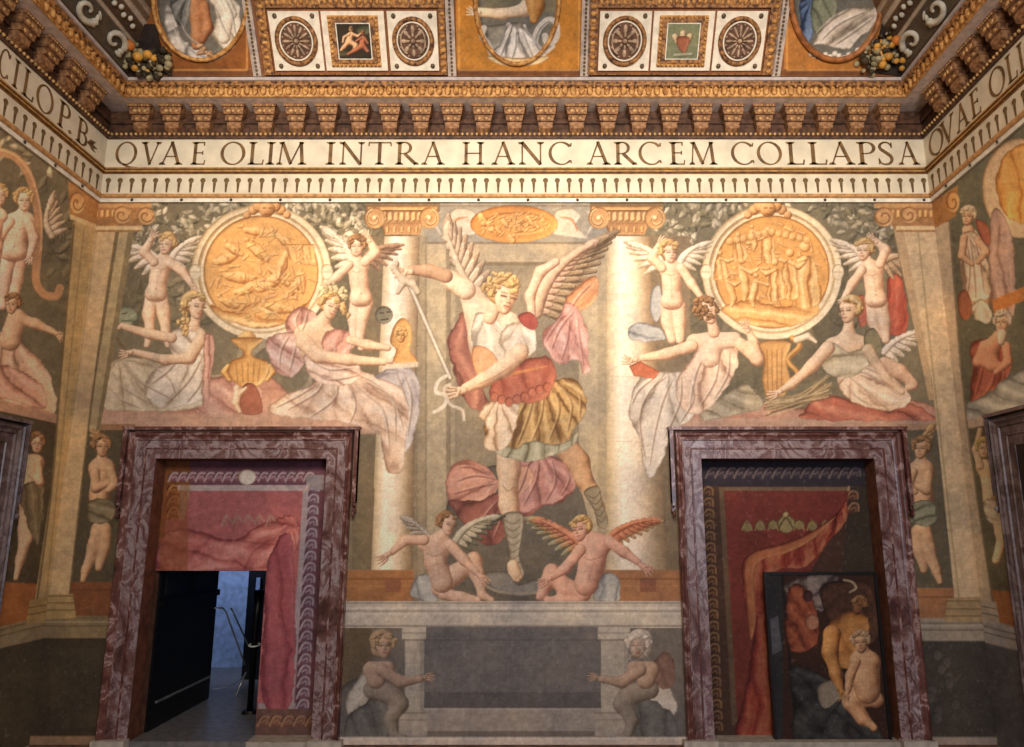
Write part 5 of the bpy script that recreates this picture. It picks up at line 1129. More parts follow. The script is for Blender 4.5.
doorcase('marble_doorcase', DL[0], DL[1], DL[2], PB, 'veined red marble door frame round the half-open doorway, left on the far wall')
doorcase('marble_doorcase', DR[0], DR[1], DR[2], PB, 'veined red marble door frame round the closed red-draped door, right on the far wall')
# doorcases on the side walls (only their near-corner jambs are in view)
yl = on_left(6, 597)[0]; yl2, zl = on_left(28, 424, XL+.07)
yr_ = None
LEFTJ = D-(D-yl2)
wd = .262
doorcase('marble_doorcase', yl2-wd-1.5, yl2-wd, zl-wd, lambda u, d, z: (XL+d, u, z), 'dark marble door frame on the left wall, cut by the picture edge', m1=MARB3, m2=MARB3, ear=.03)
yq = yright(987, CZ+.9)
def zright(px, py):
    a, f, u = ray(px, py); k = a/f; Y = (XR-.07-RT*D)/(k-RT); return Y, CZ+u/f*Y
yr2, zr = zright(987, 418)
doorcase('marble_doorcase', yr2-wd-1.5, yr2-wd, zr-wd, lambda u, d, z: (right_x(u)-d, u, z), 'grey marble door frame on the right wall, cut by the picture edge', m1=MARB3, m2=MARB3, ear=.03)
DARKW = mat('dark_door_wood', (44, 34, 30), rough=.5)
o = MB().box((XL+.002, yl2-wd-1.5, 0), (XL+.02, yl2-wd, zl-wd)).build('door_1', DARKW); o['kind'] = 'structure'
mb = MB(); mb.prism([(right_x(yr2-wd)-.002, yr2-wd), (right_x(yr2-wd-1.5)-.002, yr2-wd-1.5), (right_x(yr2-wd-1.5)-.02, yr2-wd-1.5), (right_x(yr2-wd)-.02, yr2-wd)], zr-wd, lambda u, v, h_: (u, v, h_)); o = mb.build('door_2', DARKW); o['kind'] = 'structure'
# ------------------------------------------------------------------ painted door leaves, set back in the openings
YD = D+.20
def leaf_canvas(x0, x1, z1, base): return Canvas(lambda u, v: (u, np.full(u.shape, YD), v), x0, x1, .06, z1, .009, base)
dl = leaf_canvas(DL[0]-.01, DL[1]+.01, DL[2]+.01, (104, 58, 62))
def guilloche(c, pts, r, fg, bg, step=None, w_=2):
    n_ = len(pts)
    for i, (x, y) in enumerate(pts):
        c.ell(x, y, r, r*.8, bg, tuple(v*1.15 for v in bg), tuple(v*.6 for v in bg), rb=3, own=True)
        c.line([(x-r*.9, y+r*.7), (x-r*.2, y-r*.6), (x+r*.7, y-r*.5), (x+r*.8, y+r*.4)], w_, fg, .85, own=True)
        c.line([(x-r*.3, y+r*.2), (x+r*.3, y-r*.1), (x+r*.4, y+r*.4)], w_*.7, fg, .7, own=True)
dl.o('border'); dl.rect(150, 455, 345, 745, (112, 72, 84)); dl.rect(150, 455, 190, 575, (128, 78, 42), own=False)  # brown light along the left edge is put into the pigment
guilloche(dl, [(174+i*9, 477) for i in range(16)], 6, (190, 170, 172), (128, 82, 92))
guilloche(dl, [(173, 490+i*11) for i in range(8)], 6.5, (190, 142, 78), (112, 66, 34))
guilloche(dl, [(313-i*.55, 488+i*11.4) for i in range(20)], 7, (178, 166, 178), (106, 78, 92))
dl.rect(306, 475, 324, 490, (150, 140, 142), own=False)
dl.o('medallion'); dl.ell(247, 477, 9, 8, (216, 206, 190), (240, 232, 220), (170, 120, 80), rb=4)
dl.o('inner_frame'); dl.quad([(178, 485), (303, 485), (303, 491), (178, 491)], (186, 170, 168)); dl.quad([(303, 485), (309, 485), (294, 704), (288, 704)], (170, 156, 162)); dl.quad([(180, 485), (190, 485), (188, 560), (178, 560)], (166, 140, 112))
dl.line([(309, 484), (290, 512)], 2, (196, 176, 160), .8); dl.quad([(258, 703), (296, 703), (296, 709), (258, 709)], (160, 146, 150))
dl.o('field'); dl.quad([(190, 491), (303, 491), (289, 703), (255, 703), (255, 585), (165, 585), (165, 520), (184, 520)], (178, 104, 104))
dl.shape([(160, 540), (186, 528), (230, 540), (262, 524), (290, 516), (300, 530), (292, 560), (268, 572), (230, 568), (160, 574)], (190, 112, 106), (216, 150, 142), (134, 66, 66), folds=[('p', 15, 13), ('r', 292, 524, 14)], amp=.7, own=False)
dl.shape([(268, 560), (292, 540), (292, 700), (262, 700), (264, 620)], (152, 78, 88), (178, 104, 112), (112, 52, 62), folds=[('p', 86, 12)], amp=.4, own=False)
for i in range(5):
    x = 226+i*11; dl.line([(x-4, 522-abs(2-i)*-2), (x, 516), (x+5, 521)], 2, (176, 150, 128), .7); dl.line([(x, 514), (x, 525)], 1.4, (170, 140, 120), .6)
dl.rect(160, 490, 188, 576, (150, 84, 48), own=False, alpha=.55)  # see-through wash carries the painted brown light over frame and field
dl.o('base_panel'); dl.rect(255, 709, 330, 736, (112, 82, 74)); guilloche(dl, [(264+i*12, 721) for i in range(5)], 7, (168, 130, 104), (120, 84, 70))
dl.finish(.06, .02)
OX0, OX1, OZ = on_back(153, 650, YD)[0], on_back(261, 650, YD)[0], zat(571, YD)
PAINT2 = paintmat('door_paint')
TD = {'D': empty('painted_door_leaf', (DL[0]+1.1, YD, 0), 'pink painted door panel with scrolled border, a low opening cut into its left side', 'door')}
dl.build(pf({'ground': ('leaf_ground', 'D', ()), 'border': ('scroll_border', 'D', ('mauve border of pale scrolls',)), 'medallion': ('medallion', 'D', ('white round medallion',)), 'inner_frame': ('inner_frame', 'D', ('pale grey line frame',)), 'field': ('cloth_field', 'D', ('pink painted drapery',)), 'base_panel': ('base_panel', 'D', ())}, TD), PAINT2, lambda u, v: (u < OX1) & (v < OZ))
# thickness of the wicket opening
mb = MB(); mb.box((OX1-.004, YD+.002, 0), (OX1+.02, YD+.07, OZ)); mb.box((DL[0], YD+.002, OZ), (OX1+.02, YD+.07, OZ+.03)); mb.build('opening_edge', mat('edge_wood', (52, 38, 36), rough=.6), TD['D'])
mb = MB(); mb.box((OX1+.02, YD+.01, .05), (DL[1]+.05, YD+.07, DL[2])); mb.box((DL[0]-.05, YD+.01, OZ+.03), (OX1+.02, YD+.07, DL[2])); mb.build('leaf_backing', DARKW, TD['D'])
# right door
dr = leaf_canvas(DR[0]-.01, DR[1]+.01, DR[2]+.01, (66, 42, 36))
dr.o('border'); dr.rect(695, 455, 905, 745, (74, 52, 42)); dr.rect(698, 460, 875, 486, (52, 46, 54), own=False); dr.quad([(850, 486), (880, 486), (890, 575), (842, 575)], (62, 52, 42), own=False)
guilloche(dr, [(712+i*9.5, 473) for i in range(16)], 7, (118, 102, 98), (58, 50, 60))
guilloche(dr, [(707+i*.45, 492+i*11.2) for i in range(22)], 7, (140, 106, 74), (66, 44, 34))
guilloche(dr, [(852, 496), (853, 508)], 7, (160, 124, 92), (84, 52, 42))
dr.o('inner_frame'); dr.quad([(720, 487), (850, 487), (850, 491), (720, 491)], (116, 92, 72)); dr.quad([(719, 487), (724, 487), (738, 725), (732, 725)], (104, 82, 62)); dr.line([(849, 487), (842, 512), (820, 548), (808, 562)], 2.4, (176, 142, 110), .9, own=True)
dr.o('field'); dr.quad([(724, 491), (849, 491), (845, 515), (810, 572), (770, 575), (772, 735), (738, 735)], (116, 52, 44))
dr.o('crest')
for i in range(-3, 4):
    x = 786+i*13; dr.ell(x, 527-(3-abs(i))*1.2, 5.5, 5, (120, 104, 66), (158, 142, 98), (74, 58, 36), rb=3); dr.line([(x-5, 530), (x, 521), (x+5, 530)], 1.4, (150, 132, 90), .8)
dr.ell(786, 524, 9, 9, (128, 116, 76), (170, 156, 112), (76, 62, 38), rb=3); dr.line([(779, 528), (786, 518), (793, 528)], 1.6, (70, 56, 36), .8); dr.body([[(786, 515, 3)]], (150, 138, 94), (180, 166, 120), (90, 76, 48))
dr.o('drapery')
dr.shape([(742, 566), (752, 552), (780, 544), (806, 534), (834, 516), (846, 500), (846, 520), (826, 545), (806, 566), (772, 572), (764, 590), (768, 660), (772, 735), (736, 735), (744, 700), (752, 640), (744, 600)], (140, 56, 44), (180, 112, 78), (84, 30, 26), folds=[('r', 842, 502, 18), ('p', 88, 9)], amp=.55)
dr.shape([(744, 566), (754, 552), (780, 545), (806, 535), (836, 516), (812, 540), (784, 554), (762, 560), (754, 574), (756, 620), (750, 640), (746, 600)], (160, 92, 60), (196, 136, 92), (108, 56, 38), rb=4)
dr.finish(.06, .02)
TD = {'D': empty('painted_door_leaf', (DR[0]+1.1, YD, 0), 'closed dark door painted with red drapery and a gold crest', 'door')}
dr.build(pf({'ground': ('leaf_ground', 'D', ()), 'border': ('scroll_border', 'D', ('dark border of brown scrolls',)), 'inner_frame': ('inner_frame', 'D', ()), 'field': ('red_field', 'D', ('dull red painted field',)), 'crest': ('crest', 'D', ('gold painted garland crest',)), 'drapery': ('painted_drapery', 'D', ('red and orange painted curtain',))}, TD), PAINT2)
MB().box((DR[0]-.05, YD+.01, .05), (DR[1]+.05, YD+.07, DR[2]+.02)).build('leaf_backing', DARKW, TD['D'])
# small painted door panel standing in front of it, slightly ajar
YW = D+.10; wx0, wz1 = on_back(763, 572, YW); wx1 = on_back(874, 572, YW)[0]
pw = Canvas(lambda u, v: (u, np.full(u.shape, YW-.031), v), wx0+.02, wx1-.02, .06, wz1-.02, .008, (44, 34, 30))
pw.o('scene'); pw.rect(740, 560, 910, 760, (58, 36, 28)); pw.rect(755, 570, 783, 760, (46, 44, 46)); pw.quad([(768, 620), (778, 616), (782, 650), (772, 655)], (84, 84, 90)); pw.line([(782, 575), (798, 750)], 3, (30, 26, 26), .8, smooth=False)
pw.shape([(786, 584), (810, 575), (836, 574), (836, 600), (820, 612), (790, 600)], (104, 92, 88), (140, 128, 120), (60, 48, 44), tex=3, amp=.6, folds=[('r', 800, 600, 9)])
pw.shape([(788, 590), (804, 586), (816, 610), (818, 640), (800, 652), (786, 640)], (122, 62, 44), (150, 86, 62), (64, 30, 22), tex=3, folds=[('p', 60, 8)], amp=.5)
pw.shape([(820, 590), (850, 580), (872, 590), (876, 640), (840, 640)], (72, 48, 36), (96, 66, 48), (40, 26, 20), tex=3)
pw.line([(844, 580), (852, 582), (856, 588), (850, 592)], 2.4, (206, 190, 150), .7)
pw.ell(812, 622, 7, 8, (150, 104, 82), (182, 132, 106), (90, 56, 44), rb=5); pw.ell(808, 596, 5, 6, (58, 34, 36), rb=4)
pw.shape([(790, 668), (816, 672), (836, 686), (850, 700), (880, 730), (880, 750), (800, 750), (794, 700)], (52, 50, 50), (78, 78, 76), (28, 26, 26), folds=[('r', 850, 690, 12), ('p', 40, 11)], amp=.5, tex=2)
pw.shape([(818, 686), (834, 680), (842, 694), (828, 708), (820, 704)], (138, 124, 106), (166, 152, 132), (88, 76, 64), rb=5)
pw.o('man'); SKM = ((176, 118, 62), (212, 156, 92), (104, 62, 34))
pw.shape([(824, 640), (830, 622), (846, 612), (864, 614), (870, 626), (862, 646), (852, 668), (834, 664), (826, 656)], *SKM, rb=12, folds=[('p', 60, 16)], amp=.2)
pw.body([[(832, 634, 9), (830, 652, 7.4), (836, 674, 5.4), (840, 688, 4)]], *SKM, k=2); pw.hand(842, 692, 70, 4.2, SKM)
pw.head(860, 606, 8.5, .6, 40, ((112, 70, 44), (140, 92, 60), (66, 40, 26)), HAIRD, 'curly', 40)
pw.o('child'); SKC = ((190, 142, 102), (220, 176, 132), (120, 80, 54))
pw.body([[(862, 720, 5), (852, 704, 6), (858, 694, 8)], [(876, 700, 8), (858, 696, 8), (848, 700, 6)], [(852, 702, 5), (862, 716, 4.6), (874, 728, 3.6)]], *SKC, k=2)
pw.body([[(858, 660, 8), (872, 662, 8)], [(866, 664, 11), (866, 680, 12), (868, 692, 12)], [(863, 650, 5)]], *SKC, k=3)
pw.body([[(856, 662, 5), (850, 676, 4.2), (848, 690, 3.4)]], *SKC); pw.hand(847, 694, 110, 3.4, SKC)
pw.head(861, 642, 10.5, -.1, -5, SKC, ((170, 136, 100), (196, 164, 128), (110, 80, 54)), 'curly', 41)
pw.finish(.06, .03)
TW = {'W': empty('small_painted_door', ((wx0+wx1)/2, YW, 0), 'small dark-framed wicket door painted with a stooping man and a seated child', 'door')}
pw.build(pf({'ground': ('panel_ground', 'W', ()), 'scene': ('painted_scene', 'W', ()), 'man': ('painted_man', 'W', ('stooping man',)), 'child': ('painted_child', 'W', ('pale seated child',))}, TW), PAINT2)
mb = MB(); mb.box((wx0, YW-.029, .0), (wx1, YW+.02, wz1)); mb.build('panel_board', DARKW, TW['W'])
mb = MB(); f_ = .022
mb.box((wx0-.004, YW-.045, 0), (wx0+f_, YW-.028, wz1)); mb.box((wx1-f_, YW-.045, 0), (wx1+.004, YW-.028, wz1)); mb.box((wx0+f_, YW-.045, wz1-f_), (wx1-f_, YW-.028, wz1))
mb.build('edge_frame', mat('black_frame', (26, 22, 22), rough=.4), TW['W'])
# threshold stones
THR = mat('threshold_stone', (176, 162, 148), rough=.6, var=.15)
o = tag(MB().box((OX1, D-.02, .0), (DL[1], YD, .075)).build('threshold', THR), 'pale stone sill at the foot of the pink door panel', 'threshold')
o = tag(MB().box((DR[0], D-.02, .0), (DR[1], YD, .075)).build('threshold', THR), 'pale stone sill at the foot of the closed red-draped door', 'threshold')
# ------------------------------------------------------------------ blue-lit passage behind the left door
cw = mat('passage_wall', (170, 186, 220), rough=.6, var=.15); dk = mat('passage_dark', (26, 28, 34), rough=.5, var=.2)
cf = mat('passage_floor', (116, 112, 112), rough=.35, var=.2)
xa_, xb_ = OX0, OX1
Y0 = YD+.08; Y1 = Y0+3.2
o = MB().box((DL[0]-2.3, D+.02, -.1), (OX1+.6, Y1+.2, .07)).build('passage_floor', cf); o['kind'] = 'structure'; o.name = 'floor.001'
xe, _z = on_back(216, 620, Y0+1.9)
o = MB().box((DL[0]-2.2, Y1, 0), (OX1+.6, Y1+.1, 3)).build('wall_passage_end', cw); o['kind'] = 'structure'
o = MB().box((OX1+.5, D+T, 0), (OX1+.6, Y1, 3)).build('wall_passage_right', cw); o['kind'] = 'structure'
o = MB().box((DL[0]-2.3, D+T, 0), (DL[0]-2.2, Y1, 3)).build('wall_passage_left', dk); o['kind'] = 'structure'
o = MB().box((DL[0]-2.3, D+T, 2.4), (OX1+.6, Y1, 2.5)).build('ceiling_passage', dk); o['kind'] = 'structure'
# dark wooden leaf folded back along the left of the passage
lw = empty('open_wicket_leaf', (OX0, YD+.1, 0), 'black wooden door leaf swung back along the left of the dark passage', 'door')
BLK = mat('black_leaf', (18, 18, 18), rough=.35, var=.3); BLK2 = mat('black_panel', (30, 30, 32), rough=.3, var=.3)
ax, ay = OX0-.03, YD+.09
gx_, gz_ = on_back(216, 610, ay+1.35); ex, ey = gx_, ay+1.35
dv = Vector((ex-ax, ey-ay, 0)); L_ = dv.length; dv.normalize(); nv_ = Vector((dv.y, -dv.x, 0))
def PLf(u, d, z): q = Vector((ax, ay, 0))+dv*u+nv_*d; return (q.x, q.y, z)
def lbox(mb, u0, u1, d0, d1, z0_, z1_): mb.frus([PLf(u0, d0, z0_), PLf(u1, d0, z0_), PLf(u1, d1, z0_), PLf(u0, d1, z0_)], [PLf(u0, d0, z1_), PLf(u1, d0, z1_), PLf(u1, d1, z1_), PLf(u0, d1, z1_)])
mb = MB(); lbox(mb, 0, L_, -.05, 0, .08, 1.75); mb.build('leaf_board', BLK, lw)
mb = MB(); lbox(mb, .02, L_, 0, .03, 1.18, 1.24); mb.build('rail_bar', mat('rail_black', (12, 12, 14), rough=.3), lw)
mb = MB(); lbox(mb, .12, L_-.02, 0, .012, .30, .32); mb.build('lower_strip', mat('strip_grey', (110, 110, 112), rough=.4), lw)
for u0_, u1_ in ((.1, .6), (.7, L_-.06)): 
    mb = MB(); lbox(mb, u0_, u1_, 0, .012, 1.3, 1.66); mb.build('upper_panel', BLK2, lw)
STEEL = mat('steel_tube', (200, 200, 198), rough=.25, metal=.7, var=.05)
def bp(px, py, Y): x, z = on_back(px, py, Y); return (x, Y, z)
hr_ = empty('handrail', bp(225, 700, Y0+1.9), 'bent steel handrail in the blue-lit passage', 'handrail')
MB().tube([bp(213, 608, Y0+1.3), bp(223, 608, Y0+1.4), bp(226, 612, Y0+1.42), bp(245, 665, Y0+1.6)], .010).build('upper_rail', STEEL, hr_, smooth=True)
MB().tube([bp(231, 608, Y0+1.9), bp(235, 616, Y0+1.95), bp(248, 645, Y0+2.0)], .010).build('far_rail', STEEL, hr_, smooth=True)
MB().tube([bp(246, 672, Y0+1.6), bp(233, 702, Y0+1.5)], .010).build('lower_stay', STEEL, hr_, smooth=True)
MB().tube([bp(206, 690, Y0+1.4), bp(224, 688, Y0+1.5), bp(236, 683, Y0+1.6), bp(246, 674, Y0+1.7)], .008).build('bottom_rail', mat('dull_tube', (120, 130, 150), rough=.4, metal=.3), hr_, smooth=True)
ps = empty('barrier_post', bp(248, 715, Y0+.75), 'slim black post with a white strap at the right edge of the dark doorway', 'post')
bx, bz = on_back(249, 720, Y0+.75)
mb = MB(); mb.tube([(bx, Y0+.75, .1), (bx, Y0+.75, 1.0), (bx+.01, Y0+.75, 1.28)], [.03, .035, .055], 12); mb.build('post_shaft', mat('post_black', (14, 14, 16), rough=.4), ps, smooth=True)
mb = MB(); mb.tube([(bx, Y0+.75, .07), (bx, Y0+.75, .1)], [.08, .07], 14); mb.build('post_foot', mat('post_black', (14, 14, 16)), ps)
mb = MB(); mb.tube([(bx+.055*math.cos(t), Y0+.75+.055*math.sin(t), zat(645, Y0+.75)+.008*math.sin(t)) for t in np.linspace(0, 2*PI, 16, endpoint=False)], .009, 6, closed=True); mb.build('white_strap', mat('strap_white', (230, 228, 220)), ps, smooth=True)
mb = MB(); mb.tube([(bx, Y0+.75, zat(724, Y0+.75)), (bx, Y0+.75, zat(716, Y0+.75))], .036, 12); mb.build('foot_band', mat('strap_white', (230, 228, 220)), ps)
# dark cabinet edge with a lit slot behind the post
mb = MB(); x_, z_ = on_back(247, 600, Y0+2.4); x2 = on_back(268, 600, Y0+2.4)[0]
scr = tag(mb.box((x_, Y0+2.4, .07), (x2, Y0+2.6, 2.3)).build('passage_screen', dk), 'dark upright screen at the far right of the passage', 'screen')
x3 = on_back(254, 600, Y0+2.35)[0]; x4 = on_back(258, 600, Y0+2.35)[0]
MB().box((x3, Y0+2.38, zat(640, Y0+2.35)), (x4, Y0+2.401, zat(578, Y0+2.35))).build('pale_strip', cw, scr)
# ------------------------------------------------------------------ coved ceiling
AC = math.radians(38); SA, CA = math.sin(AC), math.cos(AC)
Zc0 = Zt+.02
def cb(px, py):            # pixel ray meets the far cove -> (x, t)
    a, f, u = ray(px, py)
    # s f + t SA = D-PT ; s u - t CA = Zc0-CZ
    det = f*(-CA)-SA*u; s_ = ((D-PT)*(-CA)-SA*(Zc0-CZ))/det; t_ = (f*(Zc0-CZ)-u*(D-PT))/det
    return s_*a, t_
PCB = lambda x, t, n=0: (x, D-PT-t*SA-n*CA, Zc0+t*CA-n*SA)
PCL = lambda y, t, n=0: (XL+PT+t*SA+n*CA, y, Zc0+t*CA-n*SA)
PCR = lambda y, t, n=0: (right_x(y, PT)-t*SA-n*CA, y, Zc0+t*CA-n*SA)
TV = 2.0; ZC = Zc0+TV*CA
COVEM = mat('cove_stucco', (120, 84, 52), rough=.75, var=.3, scale=6)
tt = lambda x: x
mb = MB(); e = .012
xl0, xr0 = XL+PT, right_x(D-PT, PT)
mb.add([PCB(xl0, 0, -e), PCB(xr0, 0, -e), PCB(xr0-TV*SA, TV, -e), PCB(xl0+TV*SA, TV, -e)], [(0, 1, 2, 3)])
mb.add([PCL(REAR, 0, -e), PCL(D-PT, 0, -e), PCL(D-PT-TV*SA, TV, -e), PCL(REAR, TV, -e)], [(0, 1, 2, 3)])
mb.add([PCR(REAR, 0, -e), PCR(D-PT, 0, -e), PCR(D-PT-TV*SA, TV, -e), PCR(REAR, TV, -e)], [(0, 1, 2, 3)])
o = mb.build('ceiling_cove', COVEM); o['kind'] = 'structure'; o.name = 'ceiling'
o = MB().box((XL-.3, REAR-.3, ZC), (XR+.3, D+.3, ZC+.15)).build('ceiling', COVEM); o['kind'] = 'structure'
# painted ovals and ochre fields
cc = Canvas(lambda u, v: PCB(u, v), xl0, xr0, 0, 1.0, .008, (176, 112, 48))
OCH = ((196, 134, 52), (218, 160, 76), (138, 86, 34))
WH2 = ((206, 202, 190), (236, 232, 222), (120, 116, 110))
def ovalpanel(tag_, x0, x1, cx, rx, ry, cy, base=(190, 128, 48)):
    cc.o(tag_+':field'); cc.rect(x0, -60, x1, 74, base); cc.rect(x0, 69, x1, 76, (118, 74, 42), own=False)
    cc.line([(x0+3, -30), (x0+3, 70), (x1-3, 70), (x1-3, -30)], 2, (214, 156, 80), .7, smooth=False)
    cc.o(tag_+':oval_frame'); cc.ell(cx, cy, rx, ry, (176, 120, 56), (222, 168, 92), (110, 66, 30), rb=5); 
    cc.o(tag_+':oval_scene'); cc.ell(cx, cy, rx-5, ry-5, (104, 102, 92), (132, 130, 118), (70, 68, 62), rb=6)
ovalpanel('A', 129, 250, 201, 49, 62, 0, (140, 86, 40))
cc.at('A:oval_scene')
cc.shape([(164, 4), (176, 14), (180, 36), (196, 48), (216, 54), (232, 46), (222, 58), (200, 60), (180, 52), (168, 36)], *WH2, folds=[('r', 214, 20, 12)], amp=.9, rb=5)
cc.shape([(206, -6), (222, -10), (238, 4), (240, 26), (234, 46), (222, 50), (212, 34), (216, 14)], (214, 208, 190), (240, 234, 218), (140, 130, 112), folds=[('p', 60, 9)], amp=.5)
cc.body([[(196, -6, 8), (197, 14, 7), (198, 36, 6), (196, 46, 4)], [(204, 6, 5), (208, 28, 4.5), (202, 40, 3.4)]], (170, 112, 72), (206, 150, 104), (104, 62, 40), k=2)
cc.shape([(170, -6), (190, -8), (190, 10), (184, 30), (174, 16)], (112, 114, 108), (160, 160, 152), (66, 66, 62), folds=[('r', 190, -6, 10)], amp=.8)
cc.body([[(226, 0, 5), (232, 14, 5)], [(226, 22, 7), (224, 38, 6)]], (222, 214, 196), (242, 236, 220), (150, 138, 118))
ovalpanel('B', 456, 582, 517, 44, 66, 0)
cc.at('B:oval_scene'); cc.rect(484, -20, 560, 12, (122, 116, 84), own=False, alpha=.5)
cc.shape([(486, 26), (520, 22), (530, 46), (488, 50)], (140, 136, 122), smooth=False)
cc.body([[(478, 12, 4.6), (502, 14, 5), (524, 10, 6), (528, 2, 6)]], (222, 196, 160), (242, 224, 194), (156, 126, 96)); cc.hand(476, 12, 185, 4, ((222, 196, 160), (242, 224, 194), (156, 126, 96)))
cc.body([[(534, -4, 10), (536, 6, 8), (534, 20, 4)]], (184, 128, 62), (214, 164, 94), (122, 78, 36), k=2)
cc.shape([(506, 22), (514, 26), (518, 30), (524, 24), (530, 34), (544, 48), (546, 56), (520, 62), (498, 60), (492, 54), (502, 42)], *WH2, folds=[('r', 514, 20, 15)], amp=.9)
cc.line([(520, 30), (532, 42), (544, 55)], 4, (236, 232, 224), .8, own=True)
cc.line([(552, 46), (542, 52), (535, 44), (538, 30), (548, 20), (556, 24), (556, 38), (548, 44), (545, 36)], 6.4, (206, 202, 192), .95, own=True); cc.line([(551, 46), (542, 51), (536, 43), (539, 31), (548, 22), (554, 26)], 1.4, (120, 116, 108), .8)
cc.line([(484, 28), (482, 36), (488, 44), (492, 54)], 6, (210, 206, 196), .9, own=True)
cc.shape([(488, 56), (520, 58), (548, 56), (538, 64), (515, 66), (498, 64)], (222, 196, 140), (240, 220, 176), (150, 118, 76), rb=4)
ovalpanel('E', 784, 902, 836, 48, 66, -4, (176, 116, 52))
cc.at('E:oval_scene')
cc.shape([(800, 0), (812, -4), (816, 20), (808, 42), (802, 34)], (66, 84, 116), (120, 144, 176), (34, 46, 72), folds=[('r', 812, 0, 14)], amp=.9)
cc.shape([(814, 0), (834, -6), (836, 14), (822, 34), (812, 28)], (118, 124, 100), (158, 162, 132), (72, 76, 60), rb=6, folds=[('p', 60, 7)])
cc.shape([(812, 44), (826, 22), (844, 10), (862, 8), (876, 6), (874, 24), (858, 40), (846, 50), (824, 44)], (206, 194, 174), (236, 226, 208), (128, 116, 98), folds=[('p', -42, 9), ('r', 812, 50, 10)], amp=.8)
for i in range(14):
    cc.body([[(812+i*4.6, 56-7*max(0, (i-8)/5.)**1.5*2+((i*7) % 5)-2, 3)]], (206, 200, 184), (234, 228, 214), (96, 90, 80))
cc.at('A:oval_scene'); cc.fl([[(216, 8), (222, 24), (230, 40)], [(224, -4), (232, 14), (236, 36)], [(180, 20), (190, 38), (208, 50)], [(172, 22), (184, 44), (200, 56)], [(200, 56), (216, 58), (230, 50)]], ((240, 236, 224), (96, 92, 84)))
cc.curls([(200, 50, 2), (212, 52, 2)], 10, SKD, 4)
cc.at('E:oval_scene'); cc.fl([[(822, 40), (840, 24), (866, 12)], [(818, 34), (832, 20), (850, 10)], [(834, 46), (852, 34), (874, 18)]], ((242, 236, 222), (110, 98, 82)))
cc.at('B:oval_scene'); cc.fl([[(512, 28), (506, 44), (500, 58)], [(516, 30), (516, 46), (512, 60)], [(522, 30), (528, 46), (534, 60)], [(526, 30), (538, 44), (546, 54)]], ((246, 242, 232), (104, 100, 92)))
cc.o('X:left_dark'); cc.quad([(120, 78), (129, 78), (168, 78), (152, 40), (158, -20), (130, -20), (120, 60)], (56, 40, 32), alpha=.0)
cc.o('CF:ground'); cc.rect(250, -60, 456, 76, (132, 84, 48)); cc.o('CG:ground'); cc.rect(582, -60, 784, 76, (132, 84, 48))
cc.finish(.06, .01)
CTH = {}
def uv4(x0, y0, x1, y1): a = cb((x0+x1)/2, (y0+y1)/2); w0 = cb(x0, (y0+y1)/2)[0]; w1 = cb(x1, (y0+y1)/2)[0]; return w0, w1, cb((x0+x1)/2, y1)[1], cb((x0+x1)/2, y0)[1]
for k, nm, lb in (('A', 'oval_panel', 'oval ceiling scene with white drapery and a brown figure, left above the cornice'), ('B', 'oval_panel', 'central ochre ceiling panel with a white-robed figure in an oval'), ('E', 'oval_panel', 'oval ceiling scene with white and blue drapery, right above the cornice')):
    x = cb({'A': 190, 'B': 519, 'E': 840}[k], 40); CTH[k] = empty(nm, PCB(x[0], 0), lb, 'ceiling panel')
for k, cx in (('CF', 352), ('CG', 683)):
    CTH[k] = empty('coffered_panel', PCB(cb(cx, 40)[0], 0), ('left' if k == 'CF' else 'right')+' cream coffer group in a gilded frame with two rosettes round '+('a dark figure picture' if k == 'CF' else 'a pale green picture'), 'ceiling panel')
CPAINT = paintmat('ceiling_paint')
nmap = {}
for k in 'ABE': nmap[k+':field'] = ('ochre_field', k, ()); nmap[k+':oval_frame'] = ('oval_frame', k, ()); nmap[k+':oval_scene'] = ('oval_scene', k+':oval_frame', ())
nmap['CF:ground'] = ('frame_ground', 'CF', ()); nmap['CG:ground'] = ('frame_ground', 'CG', ()); nmap['ground'] = ('corner_ground', 'A', ()); nmap['X:left_dark'] = ('corner_ground', 'A', ())
cc.build(pf(nmap, CTH), CPAINT, lambda u, v: (u < xl0+v*SA) | (u > xr0-v*SA))
# raised oval mouldings
def oval_ring(parent, cx, cy, rx, ry, r, m, lift=.015):
    pts = []
    for t in np.linspace(0, 2*PI, 48, endpoint=False):
        x, t_ = cb(cx+rx*math.cos(t), cy+ry*math.sin(t)); pts.append(PCB(x, t_, lift))
    MB().tube(pts, r, 6, closed=True).build('oval_moulding', m, parent, smooth=True)
oval_ring(CTH['A'], 201, 0, 47, 60, .022, GILT); oval_ring(CTH['B'], 517, 0, 42, 64, .022, GILT); oval_ring(CTH['E'], 836, -4, 46, 64, .03, mat('rose_gilt', (160, 98, 52), rough=.5, var=.3))
STONEW = mat('white_stucco', (226, 212, 190), rough=.7, var=.1); STUD = mat('stud_bronze', (104, 84, 62), rough=.5, var=.3)
ROSED = mat('rosette_ground', (98, 66, 48), rough=.7, var=.3); ROSEL = mat('rosette_leaf', (176, 148, 122), rough=.6, var=.3)
SPN = mat('beaded_grey', (178, 160, 146), rough=.65, var=.2)
def strip(parent, x0, x1, t0, t1, n0, n1, m, nm):
    mb = MB(); mb.frus([PCB(x0, t0, n0), PCB(x1, t0, n0), PCB(x1, t1, n0), PCB(x0, t1, n0)], [PCB(x0, t0, n1), PCB(x1, t0, n1), PCB(x1, t1, n1), PCB(x0, t1, n1)]); return mb.build(nm, m, parent)
